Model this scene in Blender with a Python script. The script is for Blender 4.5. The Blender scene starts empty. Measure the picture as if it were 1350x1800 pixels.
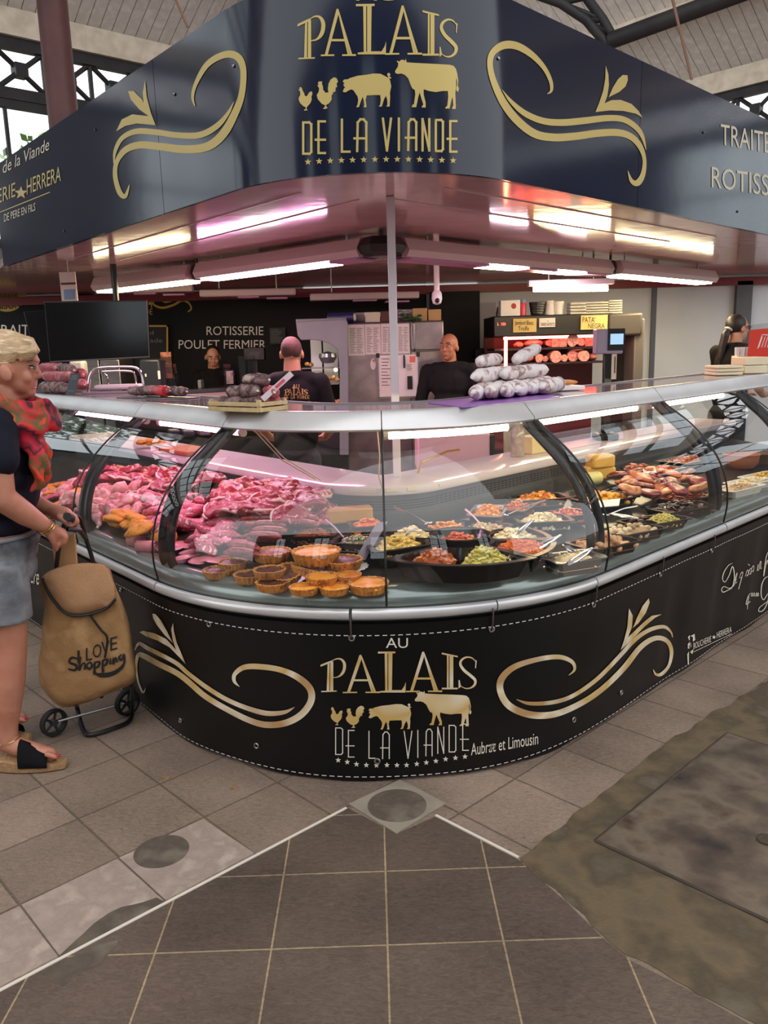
import bpy, bmesh, math, random
from math import sin, cos, pi, radians, atan, atan2, hypot, sqrt
from mathutils import Vector as V, Matrix, noise
from mathutils.geometry import tessellate_polygon
random.seed(7)
SC = bpy.context.scene
COL = SC.collection

# ------------------------------------------------------------------ camera
FPX = 1420.0; CAMZ = 1.5; PITCH = atan(290/1420); ROLL = .028
FWD = V((0, cos(PITCH), -sin(PITCH))); RI0 = V((1, 0, 0)); DN0 = V((0, -sin(PITCH), -cos(PITCH)))
IX = RI0*cos(ROLL)+DN0*sin(ROLL); IY = DN0*cos(ROLL)-RI0*sin(ROLL)
CAM = V((0, 0, CAMZ))
cd = bpy.data.cameras.new('camera'); cam = bpy.data.objects.new('camera', cd); COL.objects.link(cam)
cd.sensor_fit = 'VERTICAL'; cd.sensor_height = 36; cd.lens = FPX/1800*36; cd.clip_start = .05; cd.clip_end = 300
cam.matrix_world = Matrix(((IX.x, -IY.x, -FWD.x, 0), (IX.y, -IY.y, -FWD.y, 0), (IX.z, -IY.z, -FWD.z, CAMZ), (0, 0, 0, 1)))
SC.camera = cam

# ------------------------------------------------------------------ sky, light, exposure
SC.view_settings.view_transform = 'Standard'; SC.view_settings.look = 'None'
SC.view_settings.gamma = 1; SC.view_settings.use_curve_mapping = False
SC.view_settings.exposure = 0.62
w = bpy.data.worlds.new('sky'); SC.world = w; w.use_nodes = True
bg = w.node_tree.nodes['Background']; bg.inputs['Color'].default_value = (.95, .965, 1.0, 1); bg.inputs['Strength'].default_value = 1.55
SC.cycles.max_bounces = 8; SC.cycles.transparent_max_bounces = 24; SC.cycles.caustics_reflective = False
SC.cycles.caustics_refractive = False; SC.cycles.sample_clamp_indirect = 4
LAMP_PINK = 34.0; LAMP_WARM = 30.0; CASE_LAMP = 20.0

# ------------------------------------------------------------------ geometry of the place: rays and the counter's plan
def ray(px, py): return FWD+IX*((px-675)/FPX)+IY*((py-900)/FPX)
def atZ(px, py, z):
    d = ray(px, py); return CAM+d*((z-CAMZ)/d.z)
def atY(px, py, Y):
    d = ray(px, py); return CAM+d*(Y/d.y)
CC = V((0, 3.70)); RR = 1.155
AL, AR = radians(-50.5), radians(45)
nL = V((sin(AL), -cos(AL))); tL = V((-cos(AL), -sin(AL))); nR = V((sin(AR), -cos(AR))); tR = V((cos(AR), sin(AR)))
UL, UR = AL*RR, AR*RR
def plan(u, s=0.0, z=0.0, R=RR):
    r = R-s
    if u < UL: p = CC+nL*r+tL*(UL-u)
    elif u > UR: p = CC+nR*r+tR*(u-UR)
    else: p = CC+V((sin(u/RR), -cos(u/RR)))*r
    return V((p.x, p.y, z))
def sdf(x, y):
    p = V((x, y))-CC; a = p.dot(tL); b = p.dot(tR)
    if a > 0 and b > 0: return max(p.dot(nL), p.dot(nR))
    if a > 0: return p.dot(nL)
    if b > 0: return p.dot(nR)
    return p.length
def us(p):                                     # counter coordinates of a point: along and inward
    q = V((p[0], p[1]))-CC; a = q.dot(tL); b = q.dot(tR)
    if a > 0 and q.x < 0: return UL-a, RR-q.dot(nL)
    if b > 0 and q.x > 0: return UR+b, RR-q.dot(nR)
    return atan2(q.x, -q.y)*RR, RR-q.length
def onwall(px, py, R, lean=lambda z: 0.0):       # where a line of sight meets the upright wall R
    d = ray(px, py); lo, hi = .5, 12.0
    for _ in range(40):
        m = (lo+hi)/2; p = CAM+d*m
        if sdf(p.x, p.y) > R-lean(p.z): lo = m
        else: hi = m
    return CAM+d*lo
def ulist(u0, u1, st=.06):
    L = [u0]
    for k in (UL, UR):
        if u0 < k < u1: L.append(k)
    L.append(u1); L.sort(); out = []
    for a, b in zip(L, L[1:]):
        arc = a >= UL-1e-6 and b <= UR+1e-6
        n = max(1, int((b-a)/st)) if arc else max(1, int((b-a)/.5))
        out += [a+(b-a)*i/n for i in range(n)]
    return out+[u1]

# ------------------------------------------------------------------ materials
def lin(c): return tuple(((x/255+.055)/1.055)**2.4 if x > 10 else x/3294.6 for x in c)
MATS = {}
def M(name, *cols, rough=.5, metal=0, scale=8, detail=4, dist=0, bump=0, bscale=None, mode='noise', emit=0, coat=0, spec=.5, pos=None, alpha=None, sss=0, stretch=None, rnd=True):
    if name in MATS: return MATS[name]
    m = bpy.data.materials.new(name); MATS[name] = m; m.use_nodes = True
    nt = m.node_tree; N = nt.nodes; L = nt.links; b = N['Principled BSDF']
    cs = [lin(c)+(1,) for c in cols]
    b.inputs['Base Color'].default_value = cs[0]; b.inputs['Roughness'].default_value = rough; b.inputs['Metallic'].default_value = metal
    b.inputs['Specular IOR Level'].default_value = spec
    if coat: b.inputs['Coat Weight'].default_value = coat; b.inputs['Coat Roughness'].default_value = .08
    if sss: b.inputs['Subsurface Weight'].default_value = sss; b.inputs['Subsurface Radius'].default_value = (.02, .008, .005); b.inputs['Subsurface Scale'].default_value = .5
    if emit: b.inputs['Emission Color'].default_value = cs[0]; b.inputs['Emission Strength'].default_value = emit
    vec = None
    if len(cs) > 1 and mode != 'island' or bump:
        tc = N.new('ShaderNodeTexCoord'); vec = tc.outputs['Object']
        if stretch:
            mp = N.new('ShaderNodeMapping'); mp.inputs['Scale'].default_value = stretch; L.new(vec, mp.inputs[0]); vec = mp.outputs[0]
        if rnd:
            oi = N.new('ShaderNodeObjectInfo'); ad = N.new('ShaderNodeVectorMath'); ad.operation = 'MULTIPLY_ADD'
            L.new(oi.outputs['Random'], ad.inputs[0]); ad.inputs[1].default_value = (17, 31, 23); L.new(vec, ad.inputs[2]); vec = ad.outputs[0]
    if len(cs) > 1:
        if mode == 'island':
            g = N.new('ShaderNodeNewGeometry'); fac = g.outputs['Random Per Island']
        elif mode == 'wave':
            g = N.new('ShaderNodeTexWave'); g.inputs['Scale'].default_value = scale; g.inputs['Distortion'].default_value = dist; g.inputs['Detail'].default_value = detail
            L.new(vec, g.inputs['Vector']); fac = g.outputs['Fac']
        elif mode == 'voronoi':
            g = N.new('ShaderNodeTexVoronoi'); g.inputs['Scale'].default_value = scale; L.new(vec, g.inputs['Vector']); fac = g.outputs['Distance']
        else:
            g = N.new('ShaderNodeTexNoise'); g.inputs['Scale'].default_value = scale; g.inputs['Detail'].default_value = detail; g.inputs['Distortion'].default_value = dist
            L.new(vec, g.inputs['Vector']); fac = g.outputs['Fac']
        r = N.new('ShaderNodeValToRGB'); L.new(fac, r.inputs[0]); n = len(cs)
        ps = pos or ([i/(n-1) for i in range(n)] if mode in ('island', 'wave') else [.32+.36*i/(n-1) for i in range(n)])
        while len(r.color_ramp.elements) < n: r.color_ramp.elements.new(.5)
        for e, p_, c in zip(r.color_ramp.elements, ps, cs): e.position = p_; e.color = c
        if mode == 'island': r.color_ramp.interpolation = 'CONSTANT'
        L.new(r.outputs[0], b.inputs['Base Color'])
    if bump:
        t = N.new('ShaderNodeTexNoise'); t.inputs['Scale'].default_value = bscale or scale; t.inputs['Detail'].default_value = 5; L.new(vec, t.inputs['Vector'])
        bp = N.new('ShaderNodeBump'); bp.inputs['Strength'].default_value = bump; bp.inputs['Distance'].default_value = .01
        L.new(t.outputs['Fac'], bp.inputs['Height']); L.new(bp.outputs[0], b.inputs['Normal'])
    return m
def glass(name, tint=(.96, .98, .97), ior=1.45, rough=0.0):
    if name in MATS: return MATS[name]
    m = bpy.data.materials.new(name); MATS[name] = m; m.use_nodes = True; nt = m.node_tree; N = nt.nodes; L = nt.links
    N.remove(N['Principled BSDF']); t = N.new('ShaderNodeBsdfTransparent'); t.inputs[0].default_value = tint+(1,)
    g = N.new('ShaderNodeBsdfGlossy'); g.inputs['Roughness'].default_value = rough; f = N.new('ShaderNodeLayerWeight'); f.inputs[0].default_value = .5
    # the same reflectance from either face: 4 % head on, rising at grazing angles
    ge = N.new('ShaderNodeNewGeometry'); dt = N.new('ShaderNodeVectorMath'); dt.operation = 'DOT_PRODUCT'; L.new(ge.outputs['Normal'], dt.inputs[0]); L.new(ge.outputs['Incoming'], dt.inputs[1])
    def mth(op, a, b_=None):
        q = N.new('ShaderNodeMath'); q.operation = op
        for i_, v_ in enumerate((a, b_)):
            if v_ is None: continue
            if isinstance(v_, (int, float)): q.inputs[i_].default_value = v_
            else: L.new(v_, q.inputs[i_])
        return q.outputs[0]
    N.remove(f); r0 = ((ior-1)/(ior+1))**2*2.0; fo = mth('ADD', mth('MULTIPLY', mth('POWER', mth('SUBTRACT', 1.0, mth('ABSOLUTE', dt.outputs['Value'])), 5.0), 1-r0), r0)
    x = N.new('ShaderNodeMixShader'); L.new(fo, x.inputs[0]); L.new(t.outputs[0], x.inputs[1]); L.new(g.outputs[0], x.inputs[2])
    L.new(x.outputs[0], N['Material Output'].inputs[0]); return m

# ------------------------------------------------------------------ mesh collector
class G:
    def __init__(s): s.v = []; s.f = []
    def add(s, vs, fs):
        o = len(s.v); s.v += [V(p) for p in vs]; s.f += [tuple(i+o for i in f) for f in fs]; return s
    def box(s, c, d, rz=0, rot=None):
        hx, hy, hz = d[0]/2, d[1]/2, d[2]/2; R = rot or Matrix.Rotation(rz, 3, 'Z'); c = V(c)
        return s.add([c+R@V((x*hx, y*hy, z*hz)) for x in (-1, 1) for y in (-1, 1) for z in (-1, 1)],
                     [(0, 1, 3, 2), (4, 6, 7, 5), (0, 4, 5, 1), (2, 3, 7, 6), (0, 2, 6, 4), (1, 5, 7, 3)])
    def tube(s, pts, r, n=10, closed=False):
        pts = [V(p) for p in pts]; K = len(pts); rs = r if isinstance(r, (list, tuple)) else [r]*K; rings = []; up = None
        for i, p in enumerate(pts):
            a = pts[i-1] if (i or closed) else pts[0]; b = pts[(i+1) % K] if (i < K-1 or closed) else pts[-1]
            t = (b-a).normalized() if (b-a).length > 1e-9 else V((0, 0, 1))
            if up is None: up = t.orthogonal().normalized()
            up = (up-t*up.dot(t)).normalized(); q = t.cross(up)
            rings.append([p+(up*cos(2*pi*j/n)+q*sin(2*pi*j/n))*rs[i] for j in range(n)])
        vs = [v for g in rings for v in g]; fs = []
        for i in range(K if closed else K-1):
            i2 = (i+1) % K
            for j in range(n): fs.append((i*n+j, i*n+(j+1) % n, i2*n+(j+1) % n, i2*n+j))
        if not closed: fs += [tuple(range(n-1, -1, -1)), tuple((K-1)*n+j for j in range(n))]
        return s.add(vs, fs)
    def cyl(s, a, b, ra, rb=None, n=20): return s.tube([a, b], [ra, ra if rb is None else rb], n)
    def lathe(s, prof, c=(0, 0, 0), n=28, rmod=None):
        c = V(c); K = len(prof)
        vs = [c+V((r*(rmod(2*pi*j/n, i) if rmod else 1)*cos(2*pi*j/n), r*(rmod(2*pi*j/n, i) if rmod else 1)*sin(2*pi*j/n), z)) for i, (r, z) in enumerate(prof) for j in range(n)]
        fs = [(i*n+j, i*n+(j+1) % n, (i+1)*n+(j+1) % n, (i+1)*n+j) for i in range(K-1) for j in range(n)]
        fs += [tuple(range(n-1, -1, -1)), tuple((K-1)*n+j for j in range(n))]
        return s.add(vs, fs)
    def sph(s, c, r, rot=None, nu=16, nv=10):
        c = V(c); r = (r, r, r) if isinstance(r, (int, float)) else r; R = rot or Matrix.Identity(3); vs = []; fs = []
        for i in range(1, nv):
            for j in range(nu):
                a, b = pi*i/nv, 2*pi*j/nu; vs.append(c+R@V((r[0]*sin(a)*cos(b), r[1]*sin(a)*sin(b), r[2]*cos(a))))
        T = len(vs); vs += [c+R@V((0, 0, r[2])), c+R@V((0, 0, -r[2]))]
        for i in range(nv-2):
            for j in range(nu): fs.append((i*nu+j, (i+1)*nu+j, (i+1)*nu+(j+1) % nu, i*nu+(j+1) % nu))
        for j in range(nu): fs += [(T, j, (j+1) % nu), (T+1, (nv-2)*nu+(j+1) % nu, (nv-2)*nu+j)]
        return s.add(vs, fs)
    def cap(s, a, b, ra, rb, n=14):                # tapered limb with round ends
        a, b = V(a), V(b); s.sph(a, ra, nu=n, nv=8); s.sph(b, rb, nu=n, nv=8)
        if (b-a).length > 1e-5: s.tube([a, b], [ra, rb], n)
        return s
    def ext(s, pts, vec):                          # outline of 3-D points given a thickness
        n = len(pts); pts = [V(p) for p in pts]; vec = V(vec)
        return s.add(pts+[p+vec for p in pts], [tuple(range(n-1, -1, -1)), tuple(range(n, 2*n))]+[(i, (i+1) % n, n+(i+1) % n, n+i) for i in range(n)])
    def sweep(s, prof, u0, u1, st=.06, closed=True, R=RR):   # a profile (s, z) carried along the counter's plan
        us_ = ulist(u0, u1, st); k = len(prof)
        vs = [plan(u, a, z, R) for u in us_ for (a, z) in prof]; fs = []
        for i in range(len(us_)-1):
            for j in range(k if closed else k-1):
                j2 = (j+1) % k; fs.append((i*k+j, i*k+j2, (i+1)*k+j2, (i+1)*k+j))
        if closed: fs += [tuple(range(k-1, -1, -1)), tuple((len(us_)-1)*k+j for j in range(k))]
        return s.add(vs, fs)
    def mesh(s, name, c=V((0, 0, 0))):
        me = bpy.data.meshes.new(name); me.from_pydata([tuple(p-c) for p in s.v], [], s.f); me.validate()
        bm = bmesh.new(); bm.from_mesh(me)
        if not getattr(s, 'flat', False): bmesh.ops.recalc_face_normals(bm, faces=bm.faces)
        bm.to_mesh(me); bm.free(); return me
    def obj(s, name, mat, parent=None, label=None, cat=None, group=None, kind=None, smooth=35, bev=0, c=None):
        n = len(s.v); lo = V([min(p[i] for p in s.v) for i in range(3)]); hi = V([max(p[i] for p in s.v) for i in range(3)])
        c = V(c) if c is not None else V(((lo.x+hi.x)/2, (lo.y+hi.y)/2, lo.z))
        return link(name, s.mesh(name, c), mat, c, parent, label, cat, group, kind, smooth, bev)
WL = {}
def tag(o, label=None, cat=None, group=None, kind=None):
    if label: o['label'] = label
    if cat: o['category'] = cat
    if group: o['group'] = group
    if kind: o['kind'] = kind
    return o
def link(name, me, mat, c, parent=None, label=None, cat=None, group=None, kind=None, smooth=35, bev=0):
    o = bpy.data.objects.new(name, me); COL.objects.link(o); me.materials.clear(); me.materials.append(mat)
    if smooth:
        me.shade_smooth()
        if smooth < 170: me.set_sharp_from_angle(angle=radians(smooth))
    if bev:
        b = o.modifiers.new('bevel', 'BEVEL'); b.width = bev; b.segments = 2; b.limit_method = 'ANGLE'; b.harden_normals = False
    WL[o.name] = V(c); o.location = c
    if parent: o.parent = parent; o.location = V(c)-WL[parent.name]
    return tag(o, label, cat, group, kind)
def thing(name, loc, label, cat, group=None, kind=None):
    o = bpy.data.objects.new(name, None); COL.objects.link(o); o.empty_display_size = .05; o.location = loc; WL[o.name] = V(loc)
    return tag(o, label, cat, group, kind)
def copy_tree(o, loc=None, rot=None, sc=None, label=None, group=None, parent=None):
    c = o.copy(); COL.objects.link(c)
    if parent: c.parent = parent
    else:
        if loc is not None: c.location = loc
        if rot is not None: c.rotation_euler = rot
        if sc is not None: c.scale = sc if isinstance(sc, tuple) else (sc, sc, sc)
        if label: c['label'] = label
        if group: c['group'] = group
    for ch in list(o.children): copy_tree(ch, parent=c)
    return c
def catmull(P, n=6, closed=False):
    out = []; K = len(P); D = len(P[0])
    for i in range(K if closed else K-1):
        g = lambda j: P[j % K] if closed else P[min(max(j, 0), K-1)]
        a, b, c, d = g(i-1), g(i), g(i+1), g(i+2)
        for k in range(n):
            t = k/n; out.append(tuple(.5*(2*b[m]+(c[m]-a[m])*t+(2*a[m]-5*b[m]+4*c[m]-d[m])*t*t+(3*b[m]-a[m]-3*c[m]+d[m])*t**3) for m in range(D)))
    if not closed: out.append(tuple(P[-1]))
    return out
# flat outlines (2-D) -> cut into strips -> laid on a surface
class Flat:
    def __init__(s): s.bm = bmesh.new()
    def poly(s, pts):
        vs = [s.bm.verts.new((p[0], p[1], 0)) for p in pts]
        for f in tessellate_polygon([[V((p[0], p[1], 0)) for p in pts]]):
            try: s.bm.faces.new([vs[i] for i in f])
            except ValueError: pass
        return s
    def ribbon(s, P, n=6, wk=1.0):                  # (x, y, width) points, smoothed
        Q = catmull(P, n); K = len(Q); A = []; B = []
        for i, q in enumerate(Q):
            a, b = Q[max(i-1, 0)], Q[min(i+1, K-1)]; dx, dy = b[0]-a[0], b[1]-a[1]; l = hypot(dx, dy) or 1; h = q[2]*wk/2
            A.append((q[0]-dy/l*h, q[1]+dx/l*h)); B.append((q[0]+dy/l*h, q[1]-dx/l*h))
        va = [s.bm.verts.new((*p, 0)) for p in A]; vb = [s.bm.verts.new((*p, 0)) for p in B]
        for i in range(K-1):
            try: s.bm.faces.new((va[i], va[i+1], vb[i+1], vb[i]))
            except ValueError: pass
        return s
    def line(s, pts, w):                            # straight strokes with mitred joints left square
        for a, b in zip(pts, pts[1:]):
            dx, dy = b[0]-a[0], b[1]-a[1]; l = hypot(dx, dy) or 1; ex, ey = dx/l*w/2, dy/l*w/2
            s.poly([(a[0]-ex-ey, a[1]-ey+ex), (b[0]+ex-ey, b[1]+ey+ex), (b[0]+ex+ey, b[1]+ey-ex), (a[0]-ex+ey, a[1]-ey-ex)])
        return s
    def star(s, x, y, r, sq=1.0):
        return s.poly([(x+sin(pi*k/5)*r*(1 if k % 2 == 0 else .42), y-cos(pi*k/5)*r*(1 if k % 2 == 0 else .42)*sq) for k in range(10)])
    def text(s, body, p0, ex, ey, shear=0, space=1.0):   # built-in lettering: baseline start, unit along, unit up (per em)
        cu = bpy.data.curves.new('t', 'FONT'); cu.body = body; cu.resolution_u = 3; cu.space_character = space
        ob = bpy.data.objects.new('t', cu); COL.objects.link(ob); me = bpy.data.meshes.new_from_object(ob.evaluated_get(bpy.context.evaluated_depsgraph_get()))
        vs = [s.bm.verts.new((p0[0]+ex[0]*(v.co.x+shear*v.co.y)+ey[0]*v.co.y, p0[1]+ex[1]*(v.co.x+shear*v.co.y)+ey[1]*v.co.y, 0)) for v in me.vertices]
        for f in me.polygons:
            try: s.bm.faces.new([vs[i] for i in f.vertices])
            except ValueError: pass
        bpy.data.objects.remove(ob); bpy.data.meshes.remove(me); return s
    def textbox(s, body, x0, x1, yb, h, slope=0, shear=0, wt=0):    # fit a line of lettering between two points of its baseline
        cu = bpy.data.curves.new('t', 'FONT'); cu.body = body; ob = bpy.data.objects.new('t', cu); COL.objects.link(ob)
        bpy.context.view_layer.update(); d = ob.dimensions.copy(); mx = min(c[0] for c in ob.bound_box); bpy.data.objects.remove(ob)
        k = (x1-x0)/max(d.x, .01); return s.text(body, (x0-mx*k, yb-mx*k*slope), (k, k*slope), (0, -h/.72), shear)
    def build(s, name, f, mat, parent, step=None, label=None, thick=0, cat=None, group=None, kind=None):
        bm = s.bm; bmesh.ops.triangulate(bm, faces=bm.faces[:])
        if step:
            xs = [v.co.x for v in bm.verts]; x = min(xs)+step
            while x < max(xs):
                bmesh.ops.bisect_plane(bm, geom=bm.verts[:]+bm.edges[:]+bm.faces[:], plane_co=(x, 0, 0), plane_no=(1, 0, 0)); x += step
        g = G(); g.flat = True; bm.verts.index_update(); g.add([f(v.co.x, v.co.y) for v in bm.verts], [tuple(v.index for v in fc.verts) for fc in bm.faces]); bm.free()
        o = g.obj(name, mat, parent, label, cat, group, kind, smooth=0)
        return o
# ------------------------------------------------------------------ materials of the setting
def tile_mat(name, c1, c2, mort, size, ang, org, msz=.012, rough=.55, grain=60):
    m = bpy.data.materials.new(name); m.use_nodes = True; nt = m.node_tree; N = nt.nodes; L = nt.links; b = N['Principled BSDF']
    tc = N.new('ShaderNodeNewGeometry'); mp = N.new('ShaderNodeMapping'); mp.vector_type = 'TEXTURE'
    mp.inputs['Location'].default_value = (org[0], org[1], 0); mp.inputs['Rotation'].default_value = (0, 0, ang); L.new(tc.outputs['Position'], mp.inputs[0])
    br = N.new('ShaderNodeTexBrick'); br.offset = 0; br.squash = 1; L.new(mp.outputs[0], br.inputs['Vector'])
    br.inputs['Color1'].default_value = lin(c1)+(1,); br.inputs['Color2'].default_value = lin(c2)+(1,); br.inputs['Mortar'].default_value = lin(mort)+(1,)
    br.inputs['Scale'].default_value = 1; br.inputs['Brick Width'].default_value = size; br.inputs['Row Height'].default_value = size
    br.inputs['Mortar Size'].default_value = msz/2; br.inputs['Mortar Smooth'].default_value = .2; br.inputs['Bias'].default_value = 0
    n1 = N.new('ShaderNodeTexNoise'); n1.inputs['Scale'].default_value = grain; n1.inputs['Detail'].default_value = 6; n1.inputs['Distortion'].default_value = 1.2
    st = N.new('ShaderNodeMapping'); st.inputs['Scale'].default_value = (1, 2.2, 1); st.inputs['Rotation'].default_value = (0, 0, .5); L.new(tc.outputs['Position'], st.inputs[0]); L.new(st.outputs[0], n1.inputs['Vector'])
    n2 = N.new('ShaderNodeTexNoise'); n2.inputs['Scale'].default_value = 2.2; n2.inputs['Detail'].default_value = 5; L.new(tc.outputs['Position'], n2.inputs['Vector'])
    a = N.new('ShaderNodeMath'); a.operation = 'ADD'; L.new(n1.outputs['Fac'], a.inputs[0]); L.new(n2.outputs['Fac'], a.inputs[1])
    r = N.new('ShaderNodeMapRange'); r.inputs['From Min'].default_value = .6; r.inputs['From Max'].default_value = 1.4; r.inputs['To Min'].default_value = .45; r.inputs['To Max'].default_value = 1.5; L.new(a.outputs[0], r.inputs[0])
    mx = N.new('ShaderNodeVectorMath'); mx.operation = 'SCALE'; L.new(br.outputs['Color'], mx.inputs[0]); L.new(r.outputs[0], mx.inputs['Scale'])
    L.new(mx.outputs[0], b.inputs['Base Color']); b.inputs['Roughness'].default_value = rough
    iv = N.new('ShaderNodeMath'); iv.operation = 'MULTIPLY_ADD'; L.new(n1.outputs['Fac'], iv.inputs[0]); iv.inputs[1].default_value = .35; L.new(br.outputs['Fac'], iv.inputs[2])
    bp = N.new('ShaderNodeBump'); bp.invert = True; bp.inputs['Strength'].default_value = .8; bp.inputs['Distance'].default_value = .005; L.new(iv.outputs[0], bp.inputs['Height']); L.new(bp.outputs[0], b.inputs['Normal'])
    return m
CONC = M('concrete', (88, 76, 58), (102, 86, 62), (76, 64, 47), (98, 87, 70), rough=.7, scale=6, detail=12, dist=.1, bump=.25, bscale=90, rnd=False)
MORTAR = M('grey_mortar', (98, 86, 72), (80, 69, 58), (112, 100, 86), rough=.85, scale=9, detail=8, bump=.3, bscale=60)
IRON = M('black_iron', (26, 26, 28), (44, 42, 42), rough=.6, scale=5)
WOODW = M('white_planks', (236, 232, 226), (222, 218, 210), (242, 238, 232), rough=.7, scale=6)
CREAM = M('cream_timber', (232, 220, 200), (206, 192, 170), rough=.7, scale=6)
STEEL = M('brushed_steel', (150, 148, 148), (128, 126, 128), rough=.32, metal=.85, scale=6, stretch=(1, 1, 12))
BLACKP = M('black_plastic', (14, 14, 15), rough=.35)
WHITEP = M('white_plastic', (226, 222, 220), rough=.35)
PAPER = M('paper', (226, 218, 208), (214, 206, 198), rough=.8, scale=9)
INK = M('ink', (60, 56, 58), rough=.8)
DKINK = M('dark_ink', (24, 22, 22), rough=.8)

# ------------------------------------------------------------------ floor
VANG = radians(-46.4)
g = G(); g.add([(-40, -12, 0), (40, -12, 0), (40, 60, 0), (-40, 60, 0)], [(0, 1, 2, 3)])
g.obj('floor', tile_mat('beige_floor_tiles', (124, 106, 92), (139, 120, 104), (100, 85, 71), .297, radians(43.6), (-.62, 2.41), msz=.008), kind='structure', smooth=0)
def patch(name, pts, z, mat, kind='structure', rough_edge=0, **k):
    P = [V(p) if len(p) == 3 else atZ(p[0], p[1], 0) for p in pts]
    if rough_edge:
        Q = []
        for i, p in enumerate(P):
            q = P[(i+1) % len(P)]; n = max(1, int((q-p).length/.03))
            for t in range(n):
                x = p.lerp(q, t/n); e = rough_edge if t else rough_edge*.4
                Q.append(x+V((noise.noise(x*9)*e, noise.noise(x*9+V((5, 5, 0)))*e, 0)))
        P = Q
    g = G(); g.ext([(p.x, p.y, 0) for p in P], (0, 0, z)); return g.obj(name, mat, kind=kind, smooth=0, **k)
SL = tile_mat('slate_tiles', (83, 69, 59), (93, 78, 66), (152, 132, 102), .297, radians(.6), (-.025, 2.10), msz=.006, rough=.6, grain=45)
patch('floor_slate_paving', [(0, 1742), (610, 1420), (697, 1466), (765, 1436), (910, 1511), (1000, 1590), (1060, 1650), (1110, 1690), (1220, 1745), (1420, 1860), (1420, 2100), (675, 2600), (-500, 2100)], .0012, SL)
PALE = M('pale_tile', (164, 146, 134), (148, 130, 118), (174, 157, 144), rough=.6, scale=12, detail=12, dist=.3, bump=.25, bscale=90, rnd=False)
patch('floor_pale_tile', [(210, 1508), (357, 1440), (447, 1500), (292, 1583)], .0013, PALE)
patch('floor_pale_tile', [(38, 1591), (206, 1510), (287, 1583), (105, 1680)], .0013, PALE)
patch('floor_pale_tile', [(34, 1593), (102, 1682), (-6, 1738), (-140, 1680)], .0013, PALE)
patch('floor_broken_edge', [(100, 1684), (125, 1660), (165, 1625), (215, 1595), (275, 1578), (290, 1588), (200, 1640)], .0016, MORTAR, rough_edge=.022)
patch('floor_broken_edge', [(70, 1712), (165, 1660), (205, 1655), (170, 1700), (105, 1738)], .0017, MORTAR, rough_edge=.025)
patch('floor_concrete_apron', [(913, 1510), (1180, 1300), (1350, 1195), (1500, 1150), (1500, 1900), (1350, 1815), (1210, 1735), (1100, 1680), (1035, 1625), (990, 1575)], .002, CONC, rough_edge=.02)
def disc(name, px, py, r, z, mat, **k):
    c = atZ(px, py, 0); g = G(); g.cyl((c.x, c.y, 0), (c.x, c.y, z), r, n=40); return g.obj(name, mat, **k)
disc('floor_mortar_patch', 284, 1497, .083, .0024, MORTAR, kind='structure')
c0 = atZ(698, 1417, 0); a = (c0-atZ(613, 1414, 0)).length
dt = thing('drain_tile', (c0.x, c0.y, 0), 'square grey tile with a round mortar patch at the tip of the counter', 'floor tile')
g = G(); g.ext([atZ(613, 1414, .001), atZ(697, 1466, .001), atZ(784, 1413, .001), atZ(703, 1371, .001)], (0, 0, .0025)); g.obj('frame', M('grey_tile', (150, 140, 124), (132, 122, 108), rough=.6, scale=10), dt, smooth=0)
g = G(); g.cyl((c0.x, c0.y, .0015), (c0.x, c0.y, .0045), .098, n=40); g.obj('mortar_disc', MORTAR, dt)
STRIP = M('white_joint', (214, 204, 188), rough=.5)
for i, (p, q) in enumerate((((-60, 1774), (609, 1421)), ((766, 1434), (911, 1508)))):
    A, B = atZ(*p, 0), atZ(*q, 0); d = (B-A).normalized(); n_ = V((-d.y, d.x, 0))*.0045
    g = G(); g.ext([A-n_, B-n_, B+n_, A+n_], (0, 0, .004)); g.obj('trim_%d' % (i+1), STRIP, kind='structure', smooth=0)
RUST = M('rusty_plate', (52, 46, 46), (92, 78, 66), (120, 106, 90), (76, 58, 44), rough=.55, metal=.3, scale=5, detail=14, dist=.15, bump=.25, bscale=80, rnd=False)
A, B = atZ(1047, 1480, 0), atZ(1264, 1303, 0); D = atZ(1344, 1633, 0); e1 = (B-A).normalized(); e2 = (D-A); e2 = (e2-e1*e2.dot(e1)).normalized()
mp_ = thing('floor_hatch', A, 'large rusty metal hatch plate set in the floor at the lower right', 'hatch')
g = G(); g.ext([A, A+e1*.95, A+e1*.95+e2*.75, A+e2*.75], (0, 0, .007)); g.obj('plate', RUST, mp_, smooth=0, bev=.002)
g = G(); F_ = [A, A+e1*.95, A+e1*.95+e2*.75, A+e2*.75]
for i in range(4): g.tube([F_[i]+V((0, 0, .003)), F_[(i+1) % 4]+V((0, 0, .003))], .006, 6)
g.obj('angle_frame', M('dark_rust', (70, 58, 44), (52, 42, 34), rough=.7, scale=12), mp_)
hc = atZ(1347, 1477, .007); g = G(); g.lathe([(.028, 0), (.028, .005), (.02, .006), (.016, .002)], hc, 20); g.obj('lifting_eye', M('dark_rust'), mp_)
LEAFB = M('dry_leaf', (176, 122, 60), (150, 96, 44), rough=.7, scale=30)
for (px, py, l, a_, lb) in ((291, 1367, .030, .3, 'dry brown leaf on the tiles, the larger of the two left of the counter tip'), (410, 1386, .024, 1.0, 'small dry leaf on the tiles nearest the counter banner')):
    c = atZ(px, py, .001); g = G(); g.ext([c+V((cos(a_+t)*l*(.5 if k % 2 == 0 else .5), sin(a_+t)*l*(.5 if abs(sin(t)) < .3 else .2), .004*cos(t*2))) for k, t in enumerate([i*pi/5 for i in range(10)])], (0, 0, .0015))
    g.obj('dry_leaf', LEAFB, label=lb, cat='leaf')

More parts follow.
